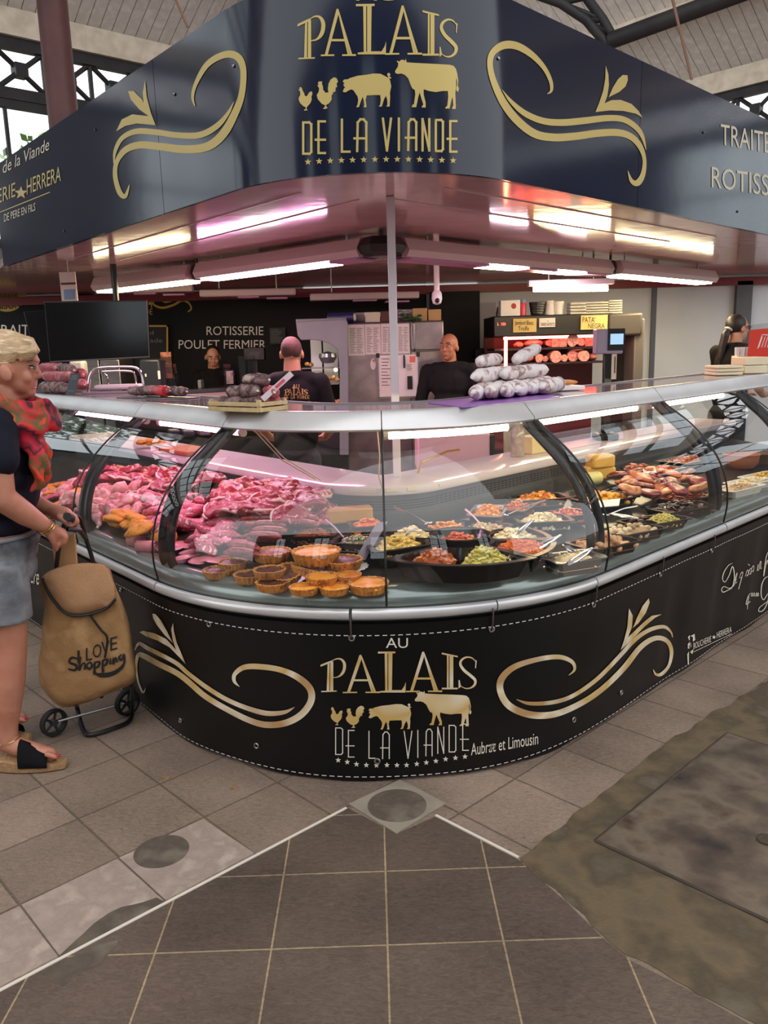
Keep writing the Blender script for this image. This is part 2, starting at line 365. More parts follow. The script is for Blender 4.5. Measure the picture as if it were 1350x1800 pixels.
# ------------------------------------------------------------------ market hall behind
HE = V((.754, .657, 0)); HA = V((-4.65, 11.17, 0)); HN = V((-.657, .754, 0))       # left hall wall: along, a point, outward
KE = V((.68, -.733, 0)); KA = V((5.93, 14.34, 0)); KN = V((.733, .68, 0))          # right hall wall
Z_ = V((0, 0, 1))
WALLP = M('hall_wall_paint', (120, 116, 112), (104, 100, 98), rough=.8, scale=2)
GLZ = glass('clear_pane', (.93, .97, .98))
def hall(side, A, E, Nn, t0, t1, flip):
    def bx(g, ta, tb, za, zb, n0, n1):
        P = [A+E*ta+Nn*n0, A+E*tb+Nn*n0, A+E*tb+Nn*n1, A+E*ta+Nn*n1]; g.ext([p+Z_*za for p in P], (0, 0, zb-za))
    g = G(); bx(g, t0, t1, 0, 2.9, 0, .2); g.obj('wall_'+side, WALLP, kind='structure', smooth=0)
    g = G(); bx(g, t0, t1, 5.46, 5.78, -.12, .1); g.obj('trim_eaves_'+side, CREAM, kind='structure', smooth=0)
    g = G(); bx(g, t0, t1, 5.32, 5.46, -.06, .06); bx(g, t0, t1, 4.72, 4.86, -.06, .06); t = t0
    while t < t1-.05:                                                   # lattice of the iron girder
        for (a, b) in ((0, 1), (1, 0)):
            p, q = A+E*t+Z_*(4.84 if a == 0 else 5.34), A+E*(t+.62)+Z_*(4.84 if b == 0 else 5.34); g.tube([p, q], .035, 5)
        g.tube([A+E*t+Z_*4.8, A+E*t+Z_*5.4], .035, 5); m = A+E*(t+.31)+Z_*5.09; g.box(m, (.16, .16, .16), radians(45)); t += .62
    g.obj('trim_girder_'+side, IRON, kind='structure', smooth=30)
    n = max(1, int((t1-t0)/1.9)); w_ = (t1-t0)/n
    for k in range(n):
        if (k % 3 == 2) if side == 'left' else (k % 3 != 0):            # boarded bays added to make the sign's reflections patchy
            g = G(); bx(g, t0+k*w_, t0+(k+1)*w_, 2.9, 4.72, -.02, .05); g.obj('trim_added_boarding', WALLP, kind='structure', smooth=0); continue
        a, b = t0+k*w_, t0+(k+1)*w_; g = G(); bx(g, a, a+.09, 2.9, 4.72, -.04, .05); bx(g, b-.09, b, 2.9, 4.72, -.04, .05); bx(g, a+.09, b-.09, 2.9, 3.0, -.04, .05); bx(g, a+.09, b-.09, 4.62, 4.72, -.04, .05)
        for j in (1, 2): bx(g, a+(b-a)*j/3-.02, a+(b-a)*j/3+.02, 3.0, 4.62, -.025, .025)
        bx(g, a+.09, b-.09, 3.78, 3.82, -.024, .024)
        f = g.obj('window_%d' % (k+1+(0 if side == 'left' else 40)), IRON, kind='structure', smooth=0)
        g = G(); bx(g, a+.09, b-.09, 3.0, 4.62, .026, .03); g.obj('pane', GLZ, f, smooth=0)
    sk = (-11.5, -3.2) if side == 'left' else (2.2, 6.2)               # glazed roof strip added so sign and case glass reflect bright sky
    # plank roof rising from the eaves
    S = (-Nn*.866+Z_*.5); up = (Nn*.5+Z_*.866); g = G(); t = t0; pw = .17
    L_ = 10.5
    while t < t1:
        p = A+Nn*.35+E*t+Z_*5.63; q = S*(3.2 if sk[0] < t < sk[1] else 0); g.ext([p+q, p+q+E*(pw-.012), p+E*(pw-.012)+S*L_, p+S*L_], up*.03); t += pw
    for ta, tb, l0 in ((t0, sk[0], 0), (sk[0], sk[1]+.1, 3.2), (sk[1]+.1, t1, 0)):
        p = A+Nn*.35+E*ta+Z_*5.63+up*.032; g.ext([p+S*l0, p+S*l0+E*(tb-ta), p+E*(tb-ta)+S*L_, p+S*L_], up*.05)
    g.obj('ceiling_planks_'+side, WOODW, kind='structure', smooth=0)
    o = A+Nn*.35+Z_*5.63+(Nn*.5+Z_*.866)*.03; g = G(); g.ext([o+E*sk[0]+S*.05, o+E*(sk[1]+.1)+S*.05, o+E*(sk[1]+.1)+S*3.25, o+E*sk[0]+S*3.25], up*.006); g.obj('window_%d' % (60 if side == 'left' else 61), GLZ, kind='structure', smooth=0)  # pane of the added roof strip
    t = sk[0]
    g = G()
    while t < sk[1]+.1: g.ext([o+E*t+S*.05-up*.09, o+E*(t+.07)+S*.05-up*.09, o+E*(t+.07)+S*3.25-up*.09, o+E*t+S*3.25-up*.09], up*.08); t += .83
    for l in (.05, 1.1, 2.2, 3.2): g.ext([o+E*sk[0]+S*l-up*.1, o+E*(sk[1]+.1)+S*l-up*.1, o+E*(sk[1]+.1)+S*(l+.08)-up*.1, o+E*sk[0]+S*(l+.08)-up*.1], up*.09)
    g.obj('trim_added_glazing_bars_'+side, IRON, kind='structure', smooth=0)
    g = G()
    for l in (1.7, 3.4, 5.1, 6.8):
        p = A+Nn*.35+E*t0+Z_*5.63+S*l-up*.002; g.ext([p, p+E*(t1-t0), p+E*(t1-t0)+S*.16, p+S*.16], up*-.18)
    g.obj('trim_purlin_'+side, CREAM, kind='structure', smooth=0)
hall('left', HA, HE, HN, -15, 4.5, False)
hall('right', KA, KE, KN, -5.5, 13, True)
for i, (px, Y) in enumerate(((101, 9.3),)):
    p = atY(px, 100, Y); g = G(); g.lathe([(.21, 0), (.21, .5), (.165, .62), (.15, 6.3), (.2, 6.4), (.2, 6.5), (.14, 6.55), (.13, 7.5)], (p.x, p.y, 0), 24)
    g.obj('iron_column', M('oxblood_paint', (92, 52, 48), (78, 42, 40), rough=.5, scale=4), label='round dark red iron column rising behind the left sign panel', cat='column')
# the hall's front wall behind the camera, with tall windows
g = G(); xs_ = [-15, -11.2, -9.6, -6.2, -4.6, -1.2, .4, 3.6, 5.2, 8.6, 10.2, 14]
for i in range(0, len(xs_), 2): g.box(((xs_[i]+xs_[i+1])/2, -8, 3.6), (xs_[i+1]-xs_[i], .3, 7.2))
for i in range(1, len(xs_)-1, 2): g.box(((xs_[i]+xs_[i+1])/2, -8, .9), (xs_[i+1]-xs_[i], .3, 1.8)); g.box(((xs_[i]+xs_[i+1])/2, -8, 6.6), (xs_[i+1]-xs_[i], .3, 1.2))
g.obj('wall_front', WALLP, kind='structure', smooth=0)
for i in range(1, len(xs_)-1, 2):
    g = G(); a, b = xs_[i], xs_[i+1]
    for x in (a+.04, (a+b)/2, b-.04): g.box((x, -7.95, 3.9), (.07, .08, 4.2))
    for z in (1.85, 2.9, 3.95, 5.0, 5.95): g.box(((a+b)/2, -7.95, z), (b-a, .06, .06))
    f_ = g.obj('window_%d' % (70+i), IRON, kind='structure', smooth=0); g = G(); g.box(((a+b)/2, -8, 3.9), (b-a, .01, 4.2)); g.obj('pane', GLZ, f_, smooth=0)
# arched truss above the sign on the right
def hall_pt(px, py, Y): return atY(px, py, Y)
tr = G(); P0 = [hall_pt(920, -18, 9), hall_pt(985, 5, 9), hall_pt(1030, 35, 9), hall_pt(1068, 80, 9)]; P1 = [hall_pt(985, -40, 9), hall_pt(1030, -5, 9), hall_pt(1060, 35, 9), hall_pt(1075, 62, 9)]
tr.tube(P0, .05, 8); tr.tube(P1, .05, 8)
for i in range(4):
    tr.tube([P0[i], P1[i]], .03, 6)
    if i < 3: tr.tube([P0[i], P1[i+1]], .025, 6)
tr.tube([hall_pt(1072, 72, 9), hall_pt(1400, -48, 8)], .085, 8); tr.tube([hall_pt(1072, 60, 9), hall_pt(1060, 130, 9.3)], .06, 8)
tr.obj('roof_truss', IRON, label='black arched iron roof truss above the right sign panel', cat='truss', smooth=60)
for nm, p, q, lb in (('hanging_rod', (1180, -10), (1216, 140), 'thin rusty rod hanging from the roof above the right sign'), ('hanging_rod', (305, -10), (330, 48), 'thin pale rod hanging from the roof above the left sign')):
    g = G(); g.tube([hall_pt(*p, 7), hall_pt(*q, 7)], .011, 6); g.obj(nm, M('rod_rust', (126, 92, 70), rough=.6), label=lb, cat='rod')
# trees outside the left windows
FOL = M('tree_leaves', (96, 140, 44), (140, 176, 70), (66, 104, 36), mode='island', rough=.6, pos=[0, .35, .7])
BARK = M('bark', (86, 70, 56), (64, 52, 42), rough=.9, scale=9)
for k, (t, n_, h) in enumerate(((-1.2, 3.2, 6.0), (-12.8, 3.2, 6.0), (2.4, 4, 5.6))):
    b = HA+HE*t+HN*n_; tree = thing('tree', b, ['green tree seen through the left hall windows behind the iron column', 'green tree outside the hall windows beyond the left frame edge', 'green tree outside the hall beyond the black back wall'][k], 'tree', 'trees outside the hall')
    g = G(); g.tube([b, b+V((.1, 0, h*.35)), b+V((0, .1, h*.75))], [.16, .12, .05], 8); g.obj('trunk', BARK, tree)
    g = G(); R_ = random.Random(k)
    for i in range(900):
        d = V((R_.gauss(0, 1), R_.gauss(0, 1), R_.gauss(0, 1))).normalized()*(R_.random()**.4); c = b+V((d.x*1.5, d.y*1.5, h*.75+d.z*1.3)); a = V((R_.gauss(0, 1), R_.gauss(0, 1), R_.gauss(0, 1))).normalized(); q = a.orthogonal().normalized()
        g.add([c-a*.12, c+q*.06, c+a*.12, c-q*.06], [(0, 1, 2, 3)])
    g.obj('crown', FOL, tree, smooth=0, kind='stuff')

# ------------------------------------------------------------------ kiosk: ceiling, sign, back walls
SG = .465; RS = RR-SG; ZB, ZT = 2.10, 2.72
CEILM = M('lamp_tinted_ceiling_panel', (206, 170, 174), (196, 160, 166), rough=.1, scale=3, spec=.8, bump=.10, bscale=4, rnd=False, stretch=(1, 2.5, 1))  # white gloss panels; the pink lamp light is put into their base colour
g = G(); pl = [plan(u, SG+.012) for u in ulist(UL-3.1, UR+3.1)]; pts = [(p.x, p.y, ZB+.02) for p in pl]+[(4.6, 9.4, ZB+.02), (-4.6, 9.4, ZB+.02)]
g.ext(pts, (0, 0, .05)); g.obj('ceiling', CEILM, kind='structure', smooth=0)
SEAM = M('panel_seam', (214, 190, 192), rough=.3)
g = G()
for k in range(1, 9):                                                   # joints between the ceiling panels
    s = SG+.3*k
    if s < RR-.02: g.sweep([(s-.003, ZB+.0205), (s-.003, ZB+.016), (s+.003, ZB+.016), (s+.003, ZB+.0205)], UL-2.6, UL-.0, .3)
    if s < RR-.02: g.sweep([(s-.003, ZB+.0205), (s-.003, ZB+.016), (s+.003, ZB+.016), (s+.003, ZB+.0205)], UR+.0, UR+2.6, .3)
g.obj('trim_ceiling_joint', SEAM, kind='structure', smooth=0)
NAVY = M('navy_sign_panel', (16, 26, 50), (12, 20, 40), rough=.12, scale=2, spec=.42, bump=.03, bscale=6, rnd=False)
GOLD = M('gold_vinyl', (186, 164, 96), rough=.4, metal=.25)
PALEG = M('pale_gold_vinyl', (196, 186, 158), rough=.4)
sign = thing('fascia_sign', plan(0, SG, ZB), 'dark navy fascia sign with gold lettering wrapped round the stall corner', 'sign')
US1 = UL-.62; US2 = UR+1.02                                             # upright joints between panels
def spanel(nm, a, b):
    g = G(); g.sweep([(SG, ZB), (SG, ZT), (SG+.012, ZT), (SG+.012, ZB)], a, b, .02); return g.obj(nm, NAVY, sign, smooth=40)
for a, b in ((UL-3.1, US1-.002), (US1+.002, UL-.012), (UL-.012, UR+.012), (UR+.012, US2-.002), (US2+.002, UR+3.1)): spanel('panel', a, b)
SIGN = lambda px, py: onwall(px, py, RS+.0025)
def zs(z, ox, oy, k): return lambda x, y: SIGN(ox+x/k, oy+y/k)
g = G(); g.sweep([(SG+.0125, ZB+.002), (SG+.0125, ZB+.012), (SG+.03, ZB+.012), (SG+.03, ZB+.002)], UL-3.1, UR+3.1, .03); g.obj('bottom_lip', M('dark_edge', (40, 40, 46), rough=.4), sign)
LET = {
 'P': ([[(.29, .13), (.37, .12), (.36, .97), (.25, .97)], [(.40, .11), (.52, .1), (.52, .97), (.39, .97)], [(0, .19), (.3, .1), (.5, .05), (.5, .1), (.29, .165), (0, .25)], [(.03, .965), (.66, .95), (.66, .985), (.03, 1.0)]],
       [[(.45, .09, .03), (.62, .02, .06), (.82, .02, .1), (.96, .13, .16), (.97, .3, .17), (.88, .45, .15), (.7, .55, .07), (.45, .57, .04)]]),
 'A': ([[(.45, 0), (.52, .08), (.18, .975), (.09, .975)], [(.46, 0), (.5, 0), (.54, .08), (.93, .975), (.86, .975)], [(.51, .13), (.54, .16), (.85, .975), (.79, .975)], [(.25, .64), (.73, .64), (.75, .69), (.23, .69)], [(-.03, .97), (.38, .965), (.38, 1), (-.03, 1.005)], [(.62, .965), (1.04, .96), (1.04, 1), (.62, 1)]], []),
 'L': ([[(.24, .02), (.34, .02), (.34, .97), (.26, .97)], [(.37, .02), (.52, .02), (.5, .97), (.37, .97)], [(0, .005), (.62, 0), (.62, .045), (0, .05)], [(.06, .965), (.5, .94), (.85, .94), (.95, .84), (1, .74), (.99, 1), (.06, 1)]], []),
 'I': ([[(.32, .06), (.43, .06), (.43, .96), (.32, .96)], [(.48, .06), (.72, .06), (.72, .96), (.48, .96)], [(0, 0), (1, .09), (1, .13), (0, .045)], [(0, .955), (1, .955), (1, 1), (0, 1)]], []),
 'S': ([[(.93, .1), (1, .13), (.95, .36), (.9, .36)], [(0, .72), (.06, .72), (.14, .92), (.0, .98)]],
       [[(.95, .17, .03), (.75, .05, .09), (.45, .02, .13), (.18, .1, .17), (.1, .24, .2), (.3, .42, .22), (.65, .58, .23), (.9, .72, .22), (.88, .86, .18), (.65, .96, .12), (.35, .97, .08), (.06, .88, .03)]]),
}
def palais(F, boxes, k):
    for ch, (x0, x1, y0, y1) in zip('PALAIS', boxes):
        f = lambda p: (x0+(x1-x0)*p[0], y0+(y1-y0)*p[1])
        for P in LET[ch][0]: F.poly([f(p) for p in P])
        for Rb in LET[ch][1]: F.ribbon([(*f(p), p[2]*(x1-x0)*k) for p in Rb], 4)
def skinny(F, items, w):
    for ch, x0, x1, y0, y1 in items:
        X = lambda a: x0+(x1-x0)*a; Y_ = lambda b: y0+(y1-y0)*b
        if ch == 'D': F.line([(x0, y0), (X(.75), y0), (x1, Y_(.06)), (x1, Y_(.94)), (X(.8), y1), (x0, y1), (x0, y0)], w)
        if ch == 'E': F.line([(x1, y0), (X(.3), y0), (X(.3), y1), (x1, y1)], w).line([(X(0), Y_(.58)), (x1, Y_(.58))], w)
        if ch == 'L': F.line([(X(.2), y0), (X(.2), y1), (x1, y1)], w)
        if ch == 'A': F.line([(X(.15), y1), (X(.2), Y_(.1)), (X(.45), y0), (X(.75), y0), (x1, Y_(.1)), (x1, y1)], w).line([(x0-(x1-x0)*.1, Y_(.6)), (x1, Y_(.6))], w)
        if ch == 'V': F.line([(x0, y0), (X(.5), y1), (x1, y0)], w)
        if ch == 'I': F.line([((x0+x1)/2, y0), ((x0+x1)/2, y1)], w)
        if ch == 'N': F.line([(x0, y1), (x0, y0), (x1, y1), (x1, y0)], w)
COW = [(778,530),(785,515),(798,497),(803,470),(790,455),(795,450),(810,458),(820,445),(840,443),(852,452),(856,435),(864,455),(862,462),(900,465),(1000,470),(1100,475),(1180,480),(1210,487),(1230,510),(1240,550),(1247,600),(1243,635),(1252,655),(1245,682),(1233,675),(1232,655),(1237,630),(1238,600),(1232,575),(1231,650),(1225,690),(1228,770),(1228,808),(1200,808),(1203,795),(1210,785),(1205,720),(1197,740),(1182,805),(1150,805),(1155,792),(1165,785),(1172,720),(1170,675),(1130,675),(1080,683),(1030,675),(990,662),(990,700),(1005,760),(1005,797),(975,797),(980,785),(988,775),(970,720),(960,685),(950,720),(935,795),(903,795),(905,780),(918,772),(928,700),(925,668),(905,655),(890,620),(875,580),(850,555),(825,545),(800,548),(782,543)]
PIG = [(390,680),(400,655),(410,645),(395,640),(400,632),(392,625),(405,620),(390,605),(400,590),(430,588),(440,580),(500,562),(560,555),(620,545),(670,547),(715,570),(724,575),(730,571),(719,556),(723,543),(735,540),(743,551),(738,567),(752,578),(745,583),(735,580),(742,600),(750,640),(740,690),(742,720),(738,790),(712,790),(722,775),(720,740),(710,710),(695,740),(680,790),(657,790),(668,775),(672,740),(668,705),(620,705),(568,708),(560,740),(567,795),(545,795),(550,780),(545,740),(538,718),(525,750),(510,795),(490,795),(500,775),(505,740),(500,715),(470,670),(455,663),(435,670),(410,685)]
HEN = [(62,663),(72,660),(68,650),(80,645),(88,655),(92,670),(103,690),(110,712),(125,713),(138,690),(150,678),(163,680),(165,700),(158,715),(160,740),(150,765),(128,790),(122,800),(125,812),(130,820),(115,818),(105,822),(103,814),(115,808),(115,795),(95,785),(75,765),(63,740),(65,722),(75,705),(75,680)]
ROO = [(202,632),(212,628),(205,615),(215,603),(240,605),(235,618),(243,640),(245,665),(262,688),(285,685),(280,660),(285,620),(300,590),(325,573),(345,580),(355,605),(344,622),(350,645),(338,648),(335,680),(318,684),(318,698),(308,705),(308,740),(290,765),(268,778),(268,790),(280,800),(262,808),(243,806),(255,795),(260,780),(235,770),(205,735),(197,705),(212,680),(215,655)]
def mapbox(P, dst):
    xs = [p[0] for p in P]; ys = [p[1] for p in P]; a, b, c, d = min(xs), max(xs), min(ys), max(ys)
    return [(dst[0]+(x-a)/(b-a)*(dst[1]-dst[0]), dst[2]+(y-c)/(d-c)*(dst[3]-dst[2])) for x, y in P]
f = zs(0, 510, 0, 4.219)
F = Flat(); palais(F, [(55,250,118,440), (235,478,65,415), (488,712,28,403), (712,968,40,405), (982,1104,76,413), (1108,1242,140,428)], .9); F.build('lettering', f, GOLD, sign, 45)
F = Flat(); F.textbox('AU', 488, 800, 4, 75); F.build('lettering', f, GOLD, sign, 45)
for P, nm in ((COW, 'cow_emblem'), (PIG, 'pig_emblem'), (HEN, 'hen_emblem'), (ROO, 'rooster_emblem')):
    F = Flat(); F.poly(P); F.build(nm, f, GOLD, sign, 40)
F = Flat(); skinny(F, [('D',97,157,908,1140),('E',190,258,900,1135),('L',370,440,888,1125),('A',485,565,885,1120),('V',688,748,880,1115),('I',798,815,880,1115),('A',865,935,885,1112),('N',982,1032,884,1115),('D',1080,1133,890,1120),('E',1168,1233,898,1125)], 17); F.build('lettering', f, GOLD, sign, 45)
F = Flat(); ys = [1201,1196,1192,1189,1186,1184,1182,1181,1181,1181,1182,1184,1187,1190]
for i, y in enumerate(ys): F.star(132+i*82.8, y, 26)
F.build('star_row', f, GOLD, sign, 45)
f = zs(0, 840, 50, 4.219); F = Flat()
F.ribbon([(515,485,5),(545,460,20),(540,390,28),(490,290,34),(400,195,46),(290,130,56),(190,125,58),(110,180,46),(90,270,42),(120,400,46),(190,550,56),(290,680,60),(420,780,60),(560,808,58),(720,800,56),(880,778,54),(1030,772,52),(1130,800,48),(1200,870,40),(1235,970,28),(1225,1080,36),(1185,1145,46),(1140,1130,28),(1112,1055,4)])
F.ribbon([(180,455,3),(250,545,28),(350,630,44),(480,685,48),(620,698,50),(780,685,50),(960,665,46),(1080,675,44),(1170,730,40),(1220,800,28),(1248,900,4)])
F.poly([(948,275),(968,340),(972,420),(960,500),(940,555),(990,532),(1060,530),(1140,560),(1190,610),(1222,662),(1170,632),(1080,612),(980,608),(872,620),(900,550),(930,460),(945,370)]).poly([(970,510),(1000,440),(1040,375),(1075,345),(1110,347),(1112,385),(1095,430),(1050,470),(1005,492)])
F.build('swirl_ornament', f, GOLD, sign)
f = zs(0, 0, 0, 2); F = Flat()
F.ribbon([(685,373,4),(677,340,10),(690,290,14),(730,225,20),(790,192,24),(835,200,26),(855,245,22),(850,330,22),(825,400,26),(785,470,30),(730,515,30),(650,525,28),(560,515,26),(490,510,25),(440,528,22),(410,570,16),(405,620,16),(420,675,18),(440,690,14),(455,650,3)])
F.ribbon([(822,358,2),(800,400,12),(760,445,20),(700,475,22),(620,475,20),(550,465,20),(480,462,20),(430,485,16),(405,530,12),(400,575,3)])
F.poly([(510,282),(516,340),(530,395),(547,440),(480,434),(440,443),(408,462),(428,420),(465,402),(520,408),(505,370),(502,325)]).poly([(450,320),(470,320),(500,350),(518,405),(490,385),(460,350)])
F.build('swirl_ornament', f, M('gold_vinyl'), sign)
IDN = lambda px, py: SIGN(px, py)
for body, x0, x1, yb, h, sl, sh, mt in (('Au Palais de la Viande', -62, 86, 340, 22, -.52, .12, PALEG), ('BOUCHERIE', -66, 27, 384, 26, -.42, 0, GOLD), ('HERRERA', 47, 107, 342, 28, -.40, 0, GOLD), ('DE PERE EN FILS', 7, 62, 390, 14, -.37, 0, PALEG),
                                        ('TRAITEUR', 1267, 1392, 254, 38, .18, 0, PALEG), ('ROTISSERIE', 1251, 1412, 329, 38, .15, 0, PALEG)):
    F = Flat(); F.textbox(body, x0, x1, yb, h, sl, sh); F.build('lettering', IDN, mt, sign, 20)
F = Flat(); F.star(37, 339, 12); F.line([(0, 373), (87, 338)], 1.6); F.line([(-60, 397), (0, 373)], 1.6); F.build('star', IDN, GOLD, sign, 20)
g = G()
for px, py in ((411, 116), (307, 166), (168, 228), (876, 103), (1236, 233), (1296, 372), (113, 406)):
    p = onwall(px, py, RS+.001); q = CC.to_3d(); d = (V((p.x, p.y, 0))-V((CC.x, CC.y, 0))).normalized(); g = G(); g.lathe([(.0065, 0), (.0065, .003), (.004, .0055)], (0, 0, 0), 10); g.v = [p+d*v.z+V((-d.y, d.x, 0))*v.x+V((0, 0, v.y)) for v in g.v]; g.obj('fixing_bolt', M('bolt_steel', (150, 150, 150), rough=.3, metal=1), sign)
# inner back walls of the stall
BLK = M('black_wall_panel', (9, 9, 10), (12, 12, 13), rough=.5, scale=2, spec=.2)
GREYW = M('pale_cold_room_panel', (206, 210, 216), (196, 200, 206), rough=.45, scale=2)
YB = 8.6
g = G(); g.box((-2.2, YB+.05, 1.06), (5.4, .1, 2.1)); g.obj('wall_back', BLK, kind='structure', smooth=0)
g = G(); g.box((3.6, YB+.05, 1.06), (6.2, .1, 2.1)); wb = g.obj('wall_back_right', GREYW, kind='structure', smooth=0)
g = G(); g.box((.78, YB-.1, 1.08), (.5, .12, 1.9)); g.obj('wall_back_column', BLK, kind='structure', smooth=0)
RED = M('red_trim', (120, 20, 30), rough=.4)
g = G(); g.box((0, YB-.03, 2.06), (8.6, .06, .08)); g.obj('trim_9', RED, kind='structure', smooth=0)
g = G(); x = atY(1147, 600, YB-.01).x; g.box((x, YB-.012, 1.06), (.05, .02, 2.0)); g.obj('trim_10', M('blue_grey_trim', (84, 90, 102), rough=.4), kind='structure', smooth=0)
g = G(); x = atY(1303, 560, YB-.01).x; g.box((x, YB-.03, 1.06), (.16, .06, 2.0)); g.obj('trim_11', M('grey_post', (96, 96, 98), (80, 80, 84), rough=.5, scale=4), kind='structure', smooth=0)
g = G(); x = atY(1142, 640, YB-.01).x; g.box((x-.1, YB-.014, 1.03), (.35, .02, .1)); g.obj('trim_12', RED, kind='structure', smooth=0)
# writing on the black back wall
BW = lambda px, py: atY(px, py, YB-.004)
LETW = M('white_lettering', (246, 240, 226), rough=.5)
sg = thing('wall_sign', (-2.2, YB, 1.2), 'white and gold lettering on the black back wall of the stall', 'sign')
for body, x0, x1, yb, h, mt in (('ROTISSERIE', 363, 463, 589, 16, LETW), ('POULET FERMIER', 314, 467, 613, 16, LETW), ('TRAITEUR', -14, 96, 589, 19, LETW)):
    F = Flat(); F.textbox(body, x0, x1, yb, h); F.build('lettering', BW, mt, sg)
YEL = M('yellow_paint', (196, 166, 62), rough=.5)
F = Flat(); F.poly([(12+36*cos(2*pi*k/40), 512+36*sin(2*pi*k/40)) for k in range(40)]); F.build('round_badge', BW, YEL, sg)
BW2 = lambda px, py: atY(px, py, YB-.008)
F = Flat(); F.textbox('LA VIANDE', -14, 32, 526, 8); F.textbox('MAISON', -18, 36, 545, 14, -.06); F.poly(mapbox(COW, (10, 28, 505, 516))); F.poly(mapbox(PIG, (-6, 8, 507, 516))); F.build('lettering', BW2, DKINK, sg)
F = Flat(); F.ribbon([(272,525,1),(270,535,3),(285,541,4),(305,536,4),(320,528,4),(332,533,3),(336,543,3),(330,548,2)]).ribbon([(276,522,1),(290,531,3),(310,526,3),(325,522,3),(335,528,1)]); F.textbox('DE', 256, 268, 553, 11); F.poly(mapbox(COW, (252, 268, 526, 541))); F.build('swirl_ornament', BW, YEL, sg)
# ------------------------------------------------------------------ the refrigerated counter
U0, U1 = UL-3.2, UR+3.2
TARP = M('black_tarpaulin', (10, 9, 9), (14, 13, 13), rough=.36, scale=3, bump=.12, bscale=5, rnd=False, spec=.28)
ALU = M('white_aluminium', (206, 204, 202), (190, 188, 188), rough=.28, metal=.35, scale=4)
GREYM = M('grey_green_steel', (142, 150, 146), (124, 132, 130), rough=.22, metal=.6, scale=3, stretch=(1, 1, 20))
DECKM = M('dark_display_deck', (40, 40, 42), (54, 54, 56), rough=.3, metal=.5, scale=6)
WSH = M('white_work_shelf', (214, 204, 206), (204, 192, 196), rough=.14, scale=2)
TOPM = M('mauve_glass_top', (150, 136, 142), (138, 124, 132), rough=.08, scale=2, spec=.8)
cnt = thing('display_counter', plan(0, 0, 0), 'curved glass refrigerated butcher counter wrapped in a black printed banner', 'counter')
LEAN = lambda z: .05*(1-z/.6)
FOLD = lambda u, z: .006*sin(u*9+1)*(.6-z)+(.012*max(0, sin(u*13)) if u > UR+.5 else 0)*sin(pi*min(max(z/.6, 0), 1))
bn = G(); us_ = ulist(U0, U1, .03); zz = [.006, .02, .06, .12, .2, .28, .36, .44, .5, .54, .57, .60]
def wavy(u): return u
us2 = []
for a, b in zip(us_, us_[1:]):
    n = max(1, int((b-a)/.035)); us2 += [a+(b-a)*i/n for i in range(n)]
us2.append(us_[-1])
bn.add([plan(u, LEAN(z)+FOLD(u, z), z+(.006*sin(u*7)+.004*sin(u*17)+.006 if z < .05 else 0)) for u in us2 for z in zz], [(i*12+j, i*12+j+1, (i+1)*12+j+1, (i+1)*12+j) for i in range(len(us2)-1) for j in range(11)])
bn.add([plan(u, LEAN(.6)+a, z) for u in us2 for (a, z) in ((0, .60), (.012, .606), (.03, .6))], [(i*3+j, i*3+j+1, (i+1)*3+j+1, (i+1)*3+j) for i in range(len(us2)-1) for j in range(2)])
ban = bn.obj('banner', TARP, cnt, 'black tarpaulin banner printed in gold', smooth=60)
def onban(px, py, off=.004):
    p = onwall(px, py, RR, lambda z: LEAN(z)-off)
    u, s = us(p); return p
def onban2(px, py):                             # follow the folds too
    d = ray(px, py); lo, hi = .5, 9.0
    for _ in range(36):
        m = (lo+hi)/2; p = CAM+d*m; u, s = us(p)
        if s < LEAN(p.z)+FOLD(u, p.z)-.003: lo = m
        else: hi = m
    return CAM+d*lo
FOIL = M('gold_foil_print', (232, 214, 178), (212, 176, 104), (240, 228, 200), (190, 150, 100), rough=.4, metal=.2, scale=4.5, detail=1, rnd=False)
CREAMP = M('cream_print', (222, 214, 196), rough=.5)
WHP = M('white_thread', (204, 200, 196), rough=.7)
zb = lambda ox, oy, k: (lambda x, y: onban2(ox+x/k, oy+y/k))
f = zb(550, 1100, 4.5)
F = Flat(); palais(F, [(60,255,258,525), (245,520,230,532), (515,735,203,528), (745,1012,205,524), (1020,1146,212,503), (1152,1297,243,502)], .7); F.build('lettering', f, FOIL, ban, 60)
F = Flat(); F.textbox('AU', 578, 752, 175, 83); F.build('lettering', f, CREAMP, ban, 60)
for P, dst, nm in ((COW, (805,1255,515,795), 'cow_emblem'), (PIG, (440,780,615,820), 'pig_emblem'), (HEN, (140,235,643,788), 'hen_emblem'), (ROO, (260,408,632,808), 'rooster_emblem')):
    F = Flat(); F.poly(mapbox(P, dst)); F.build(nm, f, FOIL, ban, 40)
F = Flat(); skinny(F, [('D',180,235,808,1018),('E',262,325,828,1038),('L',432,490,835,1048),('A',542,604,840,1050),('V',722,783,835,1048),('I',825,835,828,1040),('A',885,943,818,1028),('N',988,1035,802,1008),('D',1078,1130,788,998),('E',1166,1230,778,985)], 8); F.build('lettering', f, CREAMP, ban, 60)
F = Flat()
for x, y in ((200,1063),(272,1078),(345,1095),(423,1102),(503,1104),(586,1102),(665,1103),(741,1102),(822,1093),(897,1082),(973,1070),(1050,1055),(1128,1045),(1203,1035)): F.star(x, y, 23)
F.build('star_row', f, CREAMP, ban, 60)
f = zb(220, 1060, 3.857); F = Flat()
F.ribbon([(775,567,3),(740,530,22),(745,480,28),(810,435,36),(920,432,38),(1060,455,38),(1180,510,44),(1255,585,46),(1258,670,46),(1190,760,46),(1080,815,44),(950,825,42),(830,790,40),(680,715,38),(540,630,38),(430,535,38),(350,475,38),(220,410,38),(130,360,38),(90,355,28),(75,420,16),(85,520,12),(110,590,14),(125,605,12),(140,575,3)])
